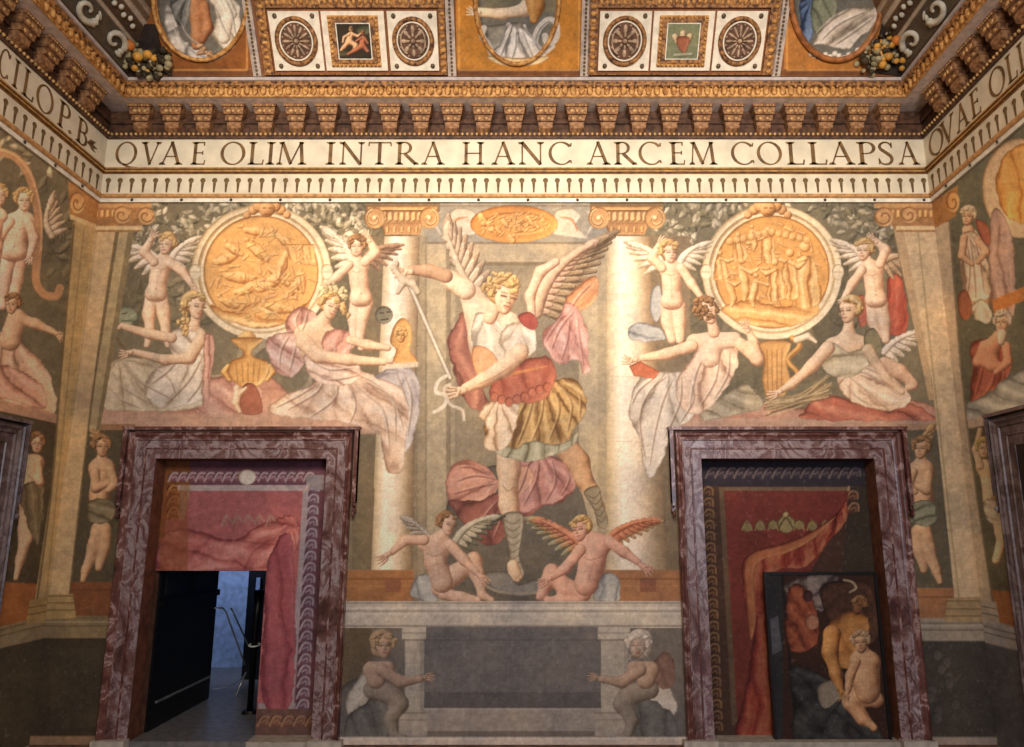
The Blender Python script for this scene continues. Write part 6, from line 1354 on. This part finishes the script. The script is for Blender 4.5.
def coffer(root, fx0, fx1, sq, mid, kind):
    T1 = cb(350, 11)[1]; T0 = cb(350, 70.5)[1]; X = lambda px: cb(px, 40)[0]; TT = .86
    tf = cb(350, 1)[1]
    # gilded frame: bands with leaf rows
    for (x0, x1, t0, t1) in ((X(fx0), X(sq[0][0]-2), .015, TT), (X(sq[1][1]+2), X(fx1), .015, TT), (X(sq[0][0]-2), X(sq[1][1]+2), .015, T0-.03), (X(sq[0][0]-2), X(sq[1][1]+2), T1+.03, T1+.13)):
        strip(root, x0, x1, t0, t1, 0, .03, GILTD, 'frame_band')
        mb = MB()
        if x1-x0 < t1-t0:
            n_ = int((t1-t0)/.062)
            for i in range(n_): mb.ell((0, 0, 0), (.034, .024, .018), 6, 4, lambda a, b, c, i=i: PCB((x0+x1)/2+a, t0+(i+.5)*(t1-t0)/n_+b, .03+c))
        else:
            n_ = int((x1-x0)/.055)
            for i in range(n_): mb.ell((0, 0, 0), (.02, min(.03, (t1-t0)*.4), .016), 6, 4, lambda a, b, c, i=i: PCB(x0+(i+.5)*(x1-x0)/n_+a, (t0+t1)/2+b, .03+c))
        mb.build('frame_leaves', GILT, root, smooth=True)
    for s0, s1 in sq:
        xa, xb = X(s0), X(s1); pl = strip(root, xa, xb, T0, T1, 0, .022, STONEW, 'square_panel')
        cx_, ct_ = (xa+xb)/2, (T0+T1)/2; R = (xb-xa)*.385
        rt = 1.08
        mb = MB(); ring_ = [(cx_+R*math.cos(t), ct_+R*rt*math.sin(t)) for t in np.linspace(0, 2*PI, 36, endpoint=False)]
        mb.prism([(cx_+R*math.cos(t), ct_+R*rt*math.sin(t)) for t in np.linspace(0, 2*PI, 36, endpoint=False)], .01, lambda u, v, w_: PCB(u, v, .02+w_)); ro = mb.build('rosette', ROSED, root)
        mb = MB(); mb.tube([PCB(a, b, .03) for a, b in ring_], .022, 6, closed=True); mb.build('rosette_ring', GILTD, ro, smooth=True)
        R2 = R*.84; mb = MB(); mb.tube([PCB(cx_+R2*math.cos(t), ct_+R2*rt*math.sin(t), .032) for t in np.linspace(0, 2*PI, 36, endpoint=False)], .009, 6, closed=True); mb.build('rosette_rim', STONEW, ro, smooth=True)
        mb = MB(); n_ = 12 if kind[sq.index((s0, s1))] == 'sun' else 8
        for i in range(n_):
            a = 2*PI*i/n_
            for rr, L_, wd_, h_ in ((.52, .22, .075, .02), (.27, .13, .05, .025)):
                mb.ell((0, 0, 0), (R*L_, R*wd_*12/n_, h_), 8, 5, lambda p, q, c, a=a, rr=rr: PCB(cx_+(R*rr+p)*math.cos(a)-q*math.sin(a), ct_+rt*((R*rr+p)*math.sin(a)+q*math.cos(a)), .03+c))
            mb.ell((0, 0, 0), (R*.06, R*.06, .018), 6, 4, lambda p, q, c, a=a: PCB(cx_+R*.72*math.cos(a+PI/n_)+p, ct_+rt*R*.72*math.sin(a+PI/n_)+q, .03+c))
        mb.ell((0, 0, 0), (R*.13, R*.13, .04), 10, 6, lambda p, q, c: PCB(cx_+p, ct_+q, .03+c))
        if n_ == 8:
            for s_ in (-1, 1): mb.tube([PCB(cx_+s_*R*(.25+.4*abs(math.cos(t))), ct_+R*.6*math.sin(t), .04) for t in np.linspace(-1.4, 1.4, 12)], .010, 5)
        mb.build('rosette_petals', ROSEL, ro, smooth=True)
        mb = MB()
        for sx in (-1, 1):
            for sy in (-1, 1): mb.ell((0, 0, 0), (.024, .026, .014), 8, 5, lambda p, q, c, sx=sx, sy=sy: PCB(cx_+sx*(xb-xa)*.37+p, ct_+sy*(T1-T0)*.42+q, .025+c))
        mb.build('studs', STUD, pl, smooth=True)
    xa, xb = X(mid[0]), X(mid[1]); pl = strip(root, xa, xb, T0, T1, 0, .02, STONEW, 'square_panel')
    wx, wt = (xb-xa), (T1-T0)
    for k, (f_, m_, n_) in enumerate(((.10, GILT, .035), (.155, GILTD, .045), (.2, GILT, .036))):
        strip(root, xa+wx*f_, xb-wx*f_, T0+wt*(f_-.03), T1-wt*(f_-.03), .02, n_, m_, 'picture_frame')
    mb = MB()
    for i in range(12):
        for s_ in (0, 1):
            mb.ell((0, 0, 0), (.013, .013, .01), 6, 4, lambda a, b, c, i=i, s_=s_: PCB(xa+wx*(.12+.76*i/11)+a, (T0+wt*.10 if s_ else T1-wt*.10)+b, .046+c))
            mb.ell((0, 0, 0), (.013, .013, .01), 6, 4, lambda a, b, c, i=i, s_=s_: PCB((xa+wx*.13 if s_ else xb-wx*.13)+a, T0+wt*(.1+.8*i/11)+b, .046+c))
    mb.build('frame_beads', GILT, root, smooth=True)
    strip(root, xa+wx*.225, xb-wx*.225, T0+wt*.195, T1-wt*.195, .03, .048, WTRIM, 'slip')
    return xa+wx*.24, xb-wx*.24, T0+wt*.21, T1-wt*.21
pics = [coffer(CTH['CF'], 261, 446, [(272, 322), (389, 438)], (324, 386), ('sun', 'leaf')), coffer(CTH['CG'], 588, 777, [(599, 650), (714, 764)], (652, 712), ('leaf', 'sun'))]
for k, (xa, xb, t0, t1) in zip(('CF', 'CG'), pics):
    pc = Canvas(lambda u, v: PCB(u, v, .0495), xa, xb, t0, t1, .007, (50, 44, 34) if k == 'CF' else (116, 122, 92))
    pc.o('picture')
    x0, x1, y0, y1 = pc.px.min(), pc.px.max(), pc.py.min(), pc.py.max(); mx, my = (x0+x1)/2, (y0+y1)/2
    if k == 'CF':
        pc.rect(x0-1, y0-1, x1+1, y1+1, (54, 46, 34)); pc.ell(x1-8, y0+6, 8, 5, (84, 84, 60)); pc.ell(x0+6, y1-6, 7, 4, (70, 64, 40))
        S1 = ((206, 160, 116), (232, 192, 148), (110, 72, 46)); S2 = ((160, 92, 62), (196, 126, 88), (84, 42, 30))
        pc.body([[(mx-3, my-7, 2.8), (mx-5, my, 3)], [(mx-5, my, 2.4), (mx+2, my+4, 2), (mx, my+9, 1.4)], [(mx-6, my+1, 2.2), (mx-10, my+6, 1.8), (mx-13, my+9, 1.2)]], *S1, k=.8)
        pc.body([[(mx-5, my-7, 1.5), (mx-10, my-4, 1.2), (mx-11, my+1, 1)], [(mx-1, my-7, 1.5), (mx+4, my-5, 1.2), (mx+7, my-8, .9)]], *S1, k=.5); pc.body([[(mx-3, my-12, 2.1)]], *S1); pc.body([[(mx-3, my-13.5, 1.8)]], *HAIRD)
        pc.body([[(mx+9, my-3, 2.6), (mx+8, my+4, 2.8)], [(mx+8, my+5, 2.4), (mx+1, my+9, 2), (mx-6, my+13, 1.3)], [(mx+10, my+5, 2.2), (mx+14, my+10, 1.6)]], *S2, k=.8)
        pc.body([[(mx+7, my-3, 1.3), (mx+2, my, 1)], [(mx+11, my-3, 1.3), (mx+14, my+2, 1)]], *S2, k=.5); pc.body([[(mx+9, my-8, 2)]], *S2); pc.body([[(mx+9, my-9.5, 1.7)]], *HAIRD)
    else:
        pc.rect(x0-1, y0-1, x1+1, y1+1, (118, 124, 94))
        for d in (-8, 0, 7): pc.body([[(mx+d, my-8+abs(d)*.4, 3), (mx+d*.6, my, 3.4)]], (176, 158, 124), (208, 192, 156), (104, 92, 66))
        pc.shape([(mx-6, my-4), (mx+6, my-4), (mx+5, my+6), (mx+1, my+12), (mx-5, my+6)], (146, 86, 62), (176, 116, 86), (92, 50, 36), rb=4)
        pc.body([[(mx-8, my+14, 1.6), (mx+9, my+13, 1.6)]], (150, 150, 120), (176, 176, 144), (96, 96, 74))
    pc.finish(.05)
    pc.build(pf({'ground': ('picture', k, ()), 'picture': ('picture', k, ('small dark painting' if k == 'CF' else 'small pale green painting',))}, CTH), CPAINT)
# pale beaded ribs between panels
for i, (px_, lb) in enumerate(((253, 'left of the left coffer group'), (451, 'between the left coffer group and the central oval'), (585, 'between the central oval and the right coffer group'), (780, 'right of the right coffer group'))):
    x = cb(px_, 40)[0]; r_ = empty('ceiling_rib', PCB(x, 0), 'pale beaded ceiling rib '+lb, 'rib', 'ceiling ribs')
    strip(r_, x-.042, x+.042, .0, .9, 0, .03, SPN, 'rib_bar')
    mb = MB()
    for j in range(24): mb.ell((0, 0, 0), (.014, .017, .012), 6, 4, lambda a, b, c, j=j: PCB(x+a, .02+j*.037+b, .03+c))
    mb.build('rib_beads', STUD, r_, smooth=True)
# side coves
GRD = ((112, 102, 84), (150, 140, 118), (70, 62, 48))
def sidecove(P, key, lb, far):
    c = Canvas(lambda u, v: P(u, v), D-3.2, D-PT, 0, 1.3, .011, (96, 78, 58))
    root = empty('stucco_border', P(D-1.6, 0), lb, 'ceiling panel')
    t = c.v
    bands = [(0, (60, 50, 40)), (.02, (84, 76, 62)), (.24, (84, 76, 62)), (.25, (178, 166, 144)), (.275, (178, 166, 144)), (.28, (78, 62, 46)), (.44, (96, 76, 54)), (.45, (186, 172, 150)), (.49, (186, 172, 150)), (.50, (116, 96, 72)), (.55, (116, 96, 72)), (.555, (176, 160, 138)), (.60, (150, 130, 106)), (.61, (96, 72, 50)), (.68, (122, 92, 60)), (.69, (160, 130, 90)), (.75, (120, 84, 50)), (1.3, (104, 74, 46))]
    for k in range(3): c.col[..., k] = np.interp(t, [b[0] for b in bands], [b[1][k]/255. for b in bands])
    c.o('band'); c.oid[:] = 1; c.finish(.07)
    c.build(pf({'band': ('banded_ground', 'r', ())}, {'r': root}), CPAINT, lambda u, v: u > D-PT-v*SA-.0)
    SCR = mat('scroll_stucco', (190, 182, 164), rough=.65, var=.15)
    for j in range(6):
        yc = D-PT-.42-j*.44; mb = MB(); sg = 1 if j % 2 else -1
        mb.tube([P(yc+(.02+.02*a)*math.cos(sg*a), .125+(.013+.0155*a)*math.sin(sg*a)*1.0, .012) for a in np.linspace(0, 6.2, 22)], [.014+.02*a/6.2 for a in np.linspace(0, 6.2, 22)], 6)
        for q in range(4): mb.ell((0, 0, 0), (.05, .024, .02), 8, 5, lambda a, b, cc_, q=q: P(yc+.16*sg*0+.13+a*math.cos(q*.8)-b*math.sin(q*.8), .07+q*.035+a*math.sin(q*.8)*.6+b, .012+cc_))
        mb.build('scroll', SCR, root, smooth=True)
    for j in range(34):
        yc = D-PT-.40-j*.08; MB().ell((0, 0, 0), (.026, .03, .02), 7, 5, lambda a, b, cc_: P(yc+a, .37+b+(.015 if j % 2 else -.015), .012+cc_)).build('berry', SCR, root, smooth=True)
    # fruit and leaf garland across the corner
    g = empty('fruit_garland', P(D-PT-.3, .12), 'dark leaf garland with small fruit in the '+far+' ceiling corner', 'garland')
    rn = random.Random(11 if key == 'l' else 12); sx = 1 if key == 'l' else -1
    cols = [mat('fruit_gold', (206, 148, 62), rough=.5, var=.2), mat('fruit_orange', (190, 112, 46), rough=.5, var=.2), mat('leaf_pale', (160, 146, 110), rough=.6, var=.3), mat('leaf_dark', (62, 50, 34), rough=.7, var=.3)]
    mbs = [MB() for _ in cols]
    def corner(px, py, lift, r, k):
        if px is None: return
        x, t_ = cb(px, py); q = PCB(x, t_, lift); mbs[k].ell((0, 0, 0), (r, r, r*.9), 8, 6, lambda a, b, c_: (q[0]+a, q[1]+b, q[2]+c_))
    path = ([(112, 38), (118, 46), (126, 54), (136, 58), (146, 62), (156, 64), (166, 62)] if key == 'l' else [(866, 64), (874, 60), (880, 52), (886, 44), (896, 54), (908, 58), (914, 48), (912, 36), (922, 28)])
    for i in range(300):
        j = rn.randrange(len(path)-1); f_ = rn.random(); px_ = path[j][0]*(1-f_)+path[j+1][0]*f_+rn.gauss(0, 5.5); py_ = path[j][1]*(1-f_)+path[j+1][1]*f_+rn.gauss(0, 6)
        corner(px_, py_, rn.uniform(.0, .1), rn.uniform(.018, .04), rn.choice((0, 2, 2, 2, 3, 3, 3, 3)))
    for (px_, py_, r) in (((135, 45, .055), (143, 56, .05), (153, 54, .045)) if key == 'l' else ((892, 40, .055), (884, 56, .04), (878, 64, .04))):
        x, t_ = cb(px_, py_); q_ = PCB(x, t_, .11); MB().ell(q_, (r, r, r*.9), 10, 8).build('fruit', cols[0 if py_ > 50 else 1], g, smooth=True)
    for m_, nm, q in zip(mbs, ('small_fruit', '', 'pale_leaves', 'dark_leaves'), cols):
        if nm: tag(m_.build(nm, q, g, smooth=True), kind='stuff')
    # dark mitre panel behind the garland
    mb = MB(); xa_, ta = cb(*((114, 74) if key == 'l' else (912, 74)))
    pts = ([(124, 76), (168, 74), (156, 24), (124, 24), (100, 40)] if key == 'l' else [(870, 72), (902, 76), (925, 50), (915, 26), (882, 22)])
    mb.add([PCB(*cb(*p), .018) for p in pts]+[PCB(*cb(*p), -.02) for p in pts], [tuple(range(5)), tuple(range(9, 4, -1))]+[(i, (i+1) % 5, (i+1) % 5+5, i+5) for i in range(5)]); mb.build('dark_backing', mat('corner_dark', (44, 32, 26), rough=.8, var=.3), g)
sidecove(PCL, 'l', 'grey stucco scroll border along the left ceiling cove', 'left')
sidecove(PCR, 'r', 'grey stucco scroll border along the right ceiling cove', 'right')
# haze-dark lettering ends
# ------------------------------------------------------------------ side wall frescoes
sl = Canvas(lambda u, v: (np.full(u.shape, XL+.004), u, v), D-3.0, D, .05, zat(200), .012, (112, 98, 74))
sl.o('ground'); sl.rect(-900, 60, 110, 430, (100, 94, 72)); sl.leaves([(40, 180), (75, 205), (72, 300), (45, 300)], 30, [(86, 84, 62), (112, 106, 82)], (3, 7), 30)
sl.leaves([(-20, 110), (60, 170), (60, 200), (-20, 150)], 50, [(160, 150, 122), (120, 112, 86), (180, 170, 140)], (2, 5), 31)
sl.o('scroll'); sl.line([(-6, 150), (16, 158), (30, 178), (38, 215), (38, 250), (36, 280), (44, 294), (56, 296), (60, 288)], 8, (178, 136, 96), .95, own=True); sl.line([(-6, 148), (16, 156), (32, 178), (41, 215), (41, 250)], 2, (214, 178, 132), .7)
sl.o('wing_blob'); sl.wing((52, 236), (50, 204), 16, [((198, 178, 146), (226, 208, 178), (136, 112, 84)), ((176, 154, 124), (204, 184, 152), (116, 94, 70))], 7, .3, 1)
sl.o('standing'); sl.putto((24, 200), 10, (20, 220), (14, 250), [[(28, 222, 4), (34, 238, 3.6), (30, 256, 2.6)], [(10, 222, 4), (0, 236, 3.6), (-8, 250, 3)]], [[(18, 258, 7), (16, 280, 5.4), (12, 306, 3.6)], [(8, 258, 7), (4, 280, 5.4), (2, 306, 3.6)]], sw=13, hw=9, tr=8, look=.2, seed=51)
sl.putto((0, 195), 9, (-6, 215), (-8, 245), [[(-14, 216, 4), (-20, 234, 3.4), (-24, 250, 2.6)]], [[(-6, 252, 7), (-8, 276, 5), (-8, 300, 3.4)]], sw=12, look=.2, seed=52)
sl.o('seated'); SKD2 = ((196, 160, 122), (224, 192, 152), (128, 92, 66))
sl.shape([(-30, 340), (0, 330), (30, 350), (48, 372), (56, 400), (50, 416), (0, 404), (-30, 400)], (190, 156, 124), (220, 190, 158), (128, 94, 72), folds=[('r', 10, 326, 14)], amp=.7)
sl.shape([(-20, 372), (10, 366), (40, 384), (44, 408), (10, 400), (-20, 396)], (186, 140, 116), (212, 170, 146), (122, 82, 66), folds=[('p', 40, 12)], amp=.7)
sl.body([[(16, 318, 9), (10, 340, 11)], [(20, 318, 5), (36, 324, 4.4), (54, 332, 3)]], *SKD2, k=2); sl.hand(57, 334, 30, 4, SKD2); sl.head(12, 304, 9.5, -.4, 0, SKD2, HAIRD, 'curly', 53)
sl.o('strip'); sl.quad([(-900, 100), (60, 418), (60, 430), (-900, 140)], (170, 130, 104), alpha=0)
sl.quad([(-60, 385), (58, 414), (58, 424), (-60, 397)], (168, 132, 104))
sl.o('panel'); sl.quad([(-400, 320), (58, 424), (40, 590), (-400, 620)], (70, 62, 44))
sl.o('niche_figure'); sl.body([[(34, 500, 7), (30, 530, 6), (20, 560, 3.8), (16, 578, 2.6)], [(26, 500, 7), (24, 530, 5.6), (22, 556, 3.4)]], *SKD2); sl.body([[(26, 462, 7), (38, 462, 6)], [(32, 466, 9), (30, 494, 9)]], *SKD2, k=3)
sl.shape([(20, 486), (40, 482), (44, 500), (40, 540), (34, 540), (22, 506)], (104, 92, 66), (134, 120, 88), (62, 54, 38), folds=[('p', 80, 6)], rb=4); sl.body([[(38, 462, 4), (40, 482, 3.4), (30, 474, 2.6)]], *SKD2); sl.head(37, 443, 9.5, .1, 0, SKD2, HAIRD, 'curly', 54)
sl.o('band'); sl.quad([(-400, 560), (40, 584), (36, 620), (-400, 700)], (150, 92, 48))
sl.o('ledge'); sl.quad([(-300, 700), (44, 616), (44, 638), (-300, 722)], (140, 124, 90)); sl.line([(-100, 655), (44, 619)], 1.5, (92, 78, 54), .8, smooth=False); sl.line([(-100, 661), (44, 625)], 1.5, (92, 78, 54), .8, smooth=False)
sl.o('dado'); sl.quad([(-300, 722), (44, 638), (44, 800), (-400, 900)], (66, 60, 46))
sl.o('P:shaft'); sl.quad([(73, 222), (100, 222), (100, 400), (60, 640), (33, 612), (51, 490), (60, 380)], (178, 154, 104)); sl.line([(84, 228), (68, 380), (46, 600)], 1.4, (140, 118, 78), .7); sl.line([(74, 225), (60.5, 380), (51.5, 490), (37, 600)], 2, (92, 78, 50), .8)
sl.o('P:base'); sl.quad([(30, 600), (60, 594), (60, 622), (26, 624)], (160, 134, 82)); sl.line([(28, 608), (60, 602)], 1.4, (100, 80, 48), .8, smooth=False); sl.line([(28, 615), (60, 609)], 1.4, (100, 80, 48), .8, smooth=False)
sl.o('P:capital'); sl.quad([(68, 180), (100, 200), (100, 232), (70, 218)], (160, 116, 68)); sl.ell(77, 203, 8, 11, (192, 144, 88), (228, 186, 126), (116, 78, 42), rb=4); sl.line([(77+(6.5-t)*math.cos(t), 203+(9-t*1.3)*math.sin(t)) for t in np.linspace(0, 6, 14)], 1.5, (112, 70, 36), .8)
sl.quad([(70, 214), (100, 226), (100, 231), (70, 219)], (206, 180, 128))
sl.dim = 1.18; sl.finish(fade=.08)
ST_ = {'S': empty('painted_scene', (XL, D-1, 3), 'fresco on the left wall with nude standing figures above a seated draped one', 'fresco'),
       'N': empty('painted_niche', (XL, D-.5, .9), 'painted niche with a shadowy standing figure on the left wall, beside the door frame', 'fresco'),
       'B': empty('painted_dado', (XL, D-.5, .1), 'dark painted dado with brown band and ledge on the left wall', 'painted wall base'), 'P': PILL}
zd = zl
sl.build(pf({'ground': ('painted_background', 'S', ()), 'scroll': ('painted_scroll', 'S', ()), 'wing_blob': ('painted_wing', 'S', ()), 'standing': ('painted_figure', 'S', ('standing nude figures',)), 'seated': ('painted_figure', 'S', ('seated draped figure',)), 'strip': ('painted_ledge', 'S', ()),
 'panel': ('panel_ground', 'N', ()), 'niche_figure': ('painted_figure', 'N', ()), 'band': ('brown_band', 'B', ()), 'ledge': ('ledge', 'B', ()), 'dado': ('dado_field', 'B', ()), 'P:shaft': ('shaft', 'P', ()), 'P:base': ('base', 'P', ()), 'P:capital': ('capital', 'P', ())}, ST_), FRESCO,
 lambda u, v: (u < yl2-.05) & (v < zl-.05))
sr = Canvas(lambda u, v: (right_x(u)-.004, u, v), D-3.0, D, .05, zat(200), .012, (90, 92, 74))
sr.o('ground'); sr.rect(925, 0, 2200, 430, (92, 96, 78))
sr.o('roundel_frame'); sr.ell(1020, 188, 38, 50, (196, 172, 132), (226, 206, 168), (132, 106, 74), rb=6); sr.o('roundel'); sr.ell(1026, 184, 30, 40, (210, 152, 72), (236, 190, 112), (150, 96, 42), rb=6, folds=[('p', 80, 9)], amp=.4)
sr.o('obelisk'); sr.shape([(992, 215), (1000, 210), (1012, 236), (1016, 300), (1004, 330), (994, 320), (988, 270)], (172, 144, 126), (200, 174, 156), (116, 90, 78), rb=6, folds=[('p', 84, 8)], amp=.5); sr.quad([(992, 300), (1060, 272), (1060, 284), (994, 314)], (186, 122, 62))
sr.o('draped')
sr.shape([(960, 240), (970, 228), (980, 236), (986, 260), (990, 286), (984, 306), (974, 300), (964, 270)], (204, 184, 150), (228, 210, 178), (136, 116, 88), folds=[('p', 80, 7)], amp=.7)
sr.body([[(968, 230, 6), (972, 250, 7), (978, 274, 7), (984, 300, 5), (986, 318, 3.4)], [(972, 290, 5), (970, 312, 3.6)]], *SKD2, k=2)
sr.shape([(960, 238), (974, 232), (984, 244), (988, 268), (990, 296), (978, 302), (966, 296), (960, 268)], (206, 188, 156), (232, 216, 186), (132, 112, 84), folds=[('r', 968, 232, 16)], amp=.9)
sr.fl([[(966, 240), (970, 266), (968, 294)], [(974, 238), (980, 262), (984, 292)], [(970, 240), (974, 270), (976, 298)]])
sr.body([[(964, 238, 4), (962, 256, 3.4), (972, 264, 2.6)]], *SKD2); sr.body([[(978, 240, 4), (986, 252, 3.4), (978, 262, 2.6)]], *SKD2)
sr.shape([(976, 220), (988, 226), (990, 244), (982, 240)], (150, 84, 62), (178, 112, 86), (96, 50, 38), rb=4); sr.head(968, 216, 9, -.4, 0, SKD2, ((190, 176, 140), (216, 204, 170), (126, 112, 84)), 'curly', 60)
sr.shape([(958, 296), (966, 290), (972, 306), (968, 320), (960, 316)], (140, 84, 58), (170, 110, 80), (88, 50, 34), rb=5); sr.shape([(972, 306), (984, 300), (992, 316), (986, 324), (976, 320)], (206, 196, 166), (228, 220, 194), (140, 128, 98), rb=4, folds=[('r', 980, 300, 10)])
sr.o('old_man')
sr.shape([(970, 348), (984, 338), (1004, 342), (1012, 362), (1004, 384), (984, 396), (970, 400), (972, 372)], (150, 78, 60), (182, 108, 84), (94, 44, 36), folds=[('r', 1000, 336, 12)], amp=.6)
sr.body([[(1000, 336, 7), (990, 350, 8), (992, 366, 6)], [(984, 346, 5), (978, 362, 4.4), (1000, 366, 3.6)]], (184, 130, 100), (212, 160, 126), (118, 76, 56), k=2)
sr.fl([[(984, 366), (980, 382), (976, 396)], [(996, 372), (992, 386), (984, 396)], [(1004, 366), (1004, 380), (996, 392)]], ((196, 130, 104), (84, 38, 32)))
sr.body([[(1006, 346, 4.6), (1008, 362, 4), (996, 372, 3)]], (184, 130, 100), (212, 160, 126), (118, 76, 56)); sr.head(1002, 322, 10.5, -.3, 0, (SKD2[0], SKD2[1], SKD2[2]), HAIRG, 'curly', 61); sr.body([[(1002, 334, 5), (1001, 342, 3.4)]], *HAIRG)
sr.o('cloth'); sr.shape([(966, 404), (984, 396), (1010, 376), (1060, 360), (1080, 400), (1024, 414), (968, 424)], (150, 156, 144), (186, 192, 178), (98, 104, 96), folds=[('p', 10, 10)], amp=.6)
sr.o('strip'); sr.quad([(964, 421), (992, 414), (992, 424), (966, 430)], (186, 170, 148)); 
sr.o('panel'); sr.quad([(962, 430), (1100, 400), (1200, 640), (980, 600)], (92, 92, 74))
sr.o('niche_figure'); SKP3 = ((206, 178, 138), (230, 206, 168), (140, 112, 82))
sr.body([[(996, 510, 7), (1004, 534, 6), (996, 560, 4)], [(1002, 508, 7), (1000, 532, 5.4)]], *SKP3); sr.body([[(982, 466, 6), (994, 468, 5)], [(988, 470, 8), (992, 500, 9)]], *SKP3, k=3); sr.body([[(980, 466, 4), (976, 450, 3.4), (980, 430, 2.6)], [(994, 468, 4), (998, 488, 3.4), (990, 498, 2.6)]], *SKP3)
sr.shape([(984, 502), (1004, 500), (1006, 520), (990, 522)], (196, 188, 160), (220, 212, 188), (128, 118, 94), rb=4, folds=[('p', 20, 5)]); sr.head(984, 448, 9.5, .1, 0, SKP3, ((186, 166, 90), (212, 196, 126), (118, 102, 50)), 'curly', 62)
sr.o('band'); sr.quad([(975, 588), (1100, 600), (1100, 660), (984, 628)], (164, 106, 62))
sr.o('ledge'); sr.quad([(980, 618), (1300, 700), (1300, 724), (984, 642)], (166, 166, 162)); sr.line([(980, 625), (1100, 656)], 1.5, (104, 102, 100), .8, smooth=False); sr.line([(980, 631), (1100, 662)], 1.5, (104, 102, 100), .8, smooth=False)
sr.o('dado'); sr.quad([(984, 642), (1300, 724), (1400, 1000), (990, 900)], (84, 86, 90))
sr.o('P:shaft'); sr.quad([(930, 222), (949, 222), (962, 380), (976, 490), (994, 610), (960, 625)], (190, 178, 152)); sr.line([(949.5, 225), (962, 380), (976, 490), (993, 604)], 2, (120, 110, 90), .8)
sr.o('P:base'); sr.quad([(970, 598), (996, 602), (1000, 624), (975, 622)], (182, 174, 156)); sr.line([(970, 604), (996, 609)], 1.4, (110, 104, 92), .8, smooth=False); sr.line([(970, 611), (998, 616)], 1.4, (110, 104, 92), .8, smooth=False)
sr.o('P:capital'); sr.quad([(928, 205), (958, 185), (956, 216), (928, 232)], (160, 116, 68)); sr.ell(953, 202, 7, 11, (192, 144, 88), (228, 186, 126), (116, 78, 42), rb=4); sr.line([(953-(6-t)*math.cos(t), 202+(9-t*1.3)*math.sin(t)) for t in np.linspace(0, 5.6, 14)], 1.5, (112, 70, 36), .8)
sr.dim = 1.15; sr.finish(fade=.08)
ST2 = {'S': empty('painted_scene', (XR, D-1, 3), 'fresco on the right wall with a seated red-robed man below a gold roundel', 'fresco'),
       'N': empty('painted_niche', (XR, D-.5, .9), 'painted panel with a pale standing figure on the right wall, beside the grey door frame', 'fresco'),
       'B': empty('painted_dado', (XR, D-.5, .1), 'grey painted dado with brown band and ledge on the right wall', 'painted wall base'), 'P': PILR}
sr.build(pf({'ground': ('painted_background', 'S', ()), 'roundel_frame': ('roundel_frame', 'S', ()), 'roundel': ('roundel_relief', 'S', ('gold relief',)), 'obelisk': ('painted_pedestal', 'S', ()), 'draped': ('painted_figure', 'S', ('draped standing figure',)), 'old_man': ('painted_man', 'S', ('seated bearded man in dull red',)), 'cloth': ('painted_cloth', 'S', ('pale green cloth',)), 'strip': ('painted_ledge', 'S', ()),
 'panel': ('panel_ground', 'N', ()), 'niche_figure': ('painted_figure', 'N', ()), 'band': ('brown_band', 'B', ()), 'ledge': ('ledge', 'B', ()), 'dado': ('dado_field', 'B', ()), 'P:shaft': ('shaft', 'P', ()), 'P:base': ('base', 'P', ()), 'P:capital': ('capital', 'P', ())}, ST2), FRESCO,
 lambda u, v: (u < yr2-.05) & (v < zr-.05))
# ------------------------------------------------------------------ lights and camera
def spot(name, loc, tgt, en, col, size=70, blend=1.0, rad=.4):
    l = bpy.data.lights.new(name, 'SPOT'); l.energy = en; l.color = col; l.spot_size = math.radians(size); l.spot_blend = blend; l.shadow_soft_size = rad
    o = bpy.data.objects.new(name, l); C.objects.link(o); o.location = loc; o.rotation_euler = (Vector(tgt)-Vector(loc)).to_track_quat('-Z', 'Y').to_euler(); return o
def area(name, loc, tgt, en, col, sx, sy):
    l = bpy.data.lights.new(name, 'AREA'); l.energy = en; l.color = col; l.shape = 'RECTANGLE'; l.size = sx; l.size_y = sy
    o = bpy.data.objects.new(name, l); C.objects.link(o); o.location = loc; o.rotation_euler = (Vector(tgt)-Vector(loc)).to_track_quat('-Z', 'Y').to_euler(); return o
WARM = (1.0, .90, .77); COOL = (.62, .76, 1.0)
spot('floodlight_left', (-2.4, 1.2, 5.2), (-1.9, D, 5.1), 960, WARM, 58, 1.0, .35)
spot('floodlight_right', (2.4, 1.2, 5.2), (2.0, D, 5.0), 960, WARM, 58, 1.0, .35)
spot('floodlight_centre', (0, 1.0, 5.2), (0, D, 4.1), 600, WARM, 58, 1.0, .35)
area('room_glow', (0, -1.5, 5.8), (0, D, 4.5), 380, (1.0, .92, .82), 4, 2)
area('window_daylight', (2.6, -2.5, 2.6), (-1.5, D, 1.4), 150, COOL, 1.4, 2.4)
spot('passage_lamp', (xa_-.6, Y0+1.9, 2.3), (xa_-.3, Y1, .9), 70, (.55, .7, 1.0), 100, .8, .15)
w_ = bpy.data.worlds.new('World'); bpy.context.scene.world = w_; w_.use_nodes = True; w_.node_tree.nodes['Background'].inputs[0].default_value = (.02, .02, .025, 1)
cam = bpy.data.cameras.new('Camera'); co_ = bpy.data.objects.new('Camera', cam); C.objects.link(co_)
co_.location = (0, 0, CZ); co_.rotation_euler = (PI/2+TH, 0, 0)
cam.sensor_fit = 'HORIZONTAL'; cam.sensor_width = 36; cam.lens = 36*FOC/1024.0
cam.shift_x = -(CX-512)/1024.0; cam.shift_y = (CY-373.5)/1024.0; cam.clip_end = 100
sc = bpy.context.scene; sc.camera = co_
sc.view_settings.view_transform = 'Standard'; sc.view_settings.look = 'None'; sc.view_settings.gamma = 1.0; sc.view_settings.use_curve_mapping = False
sc.view_settings.exposure = 0.12
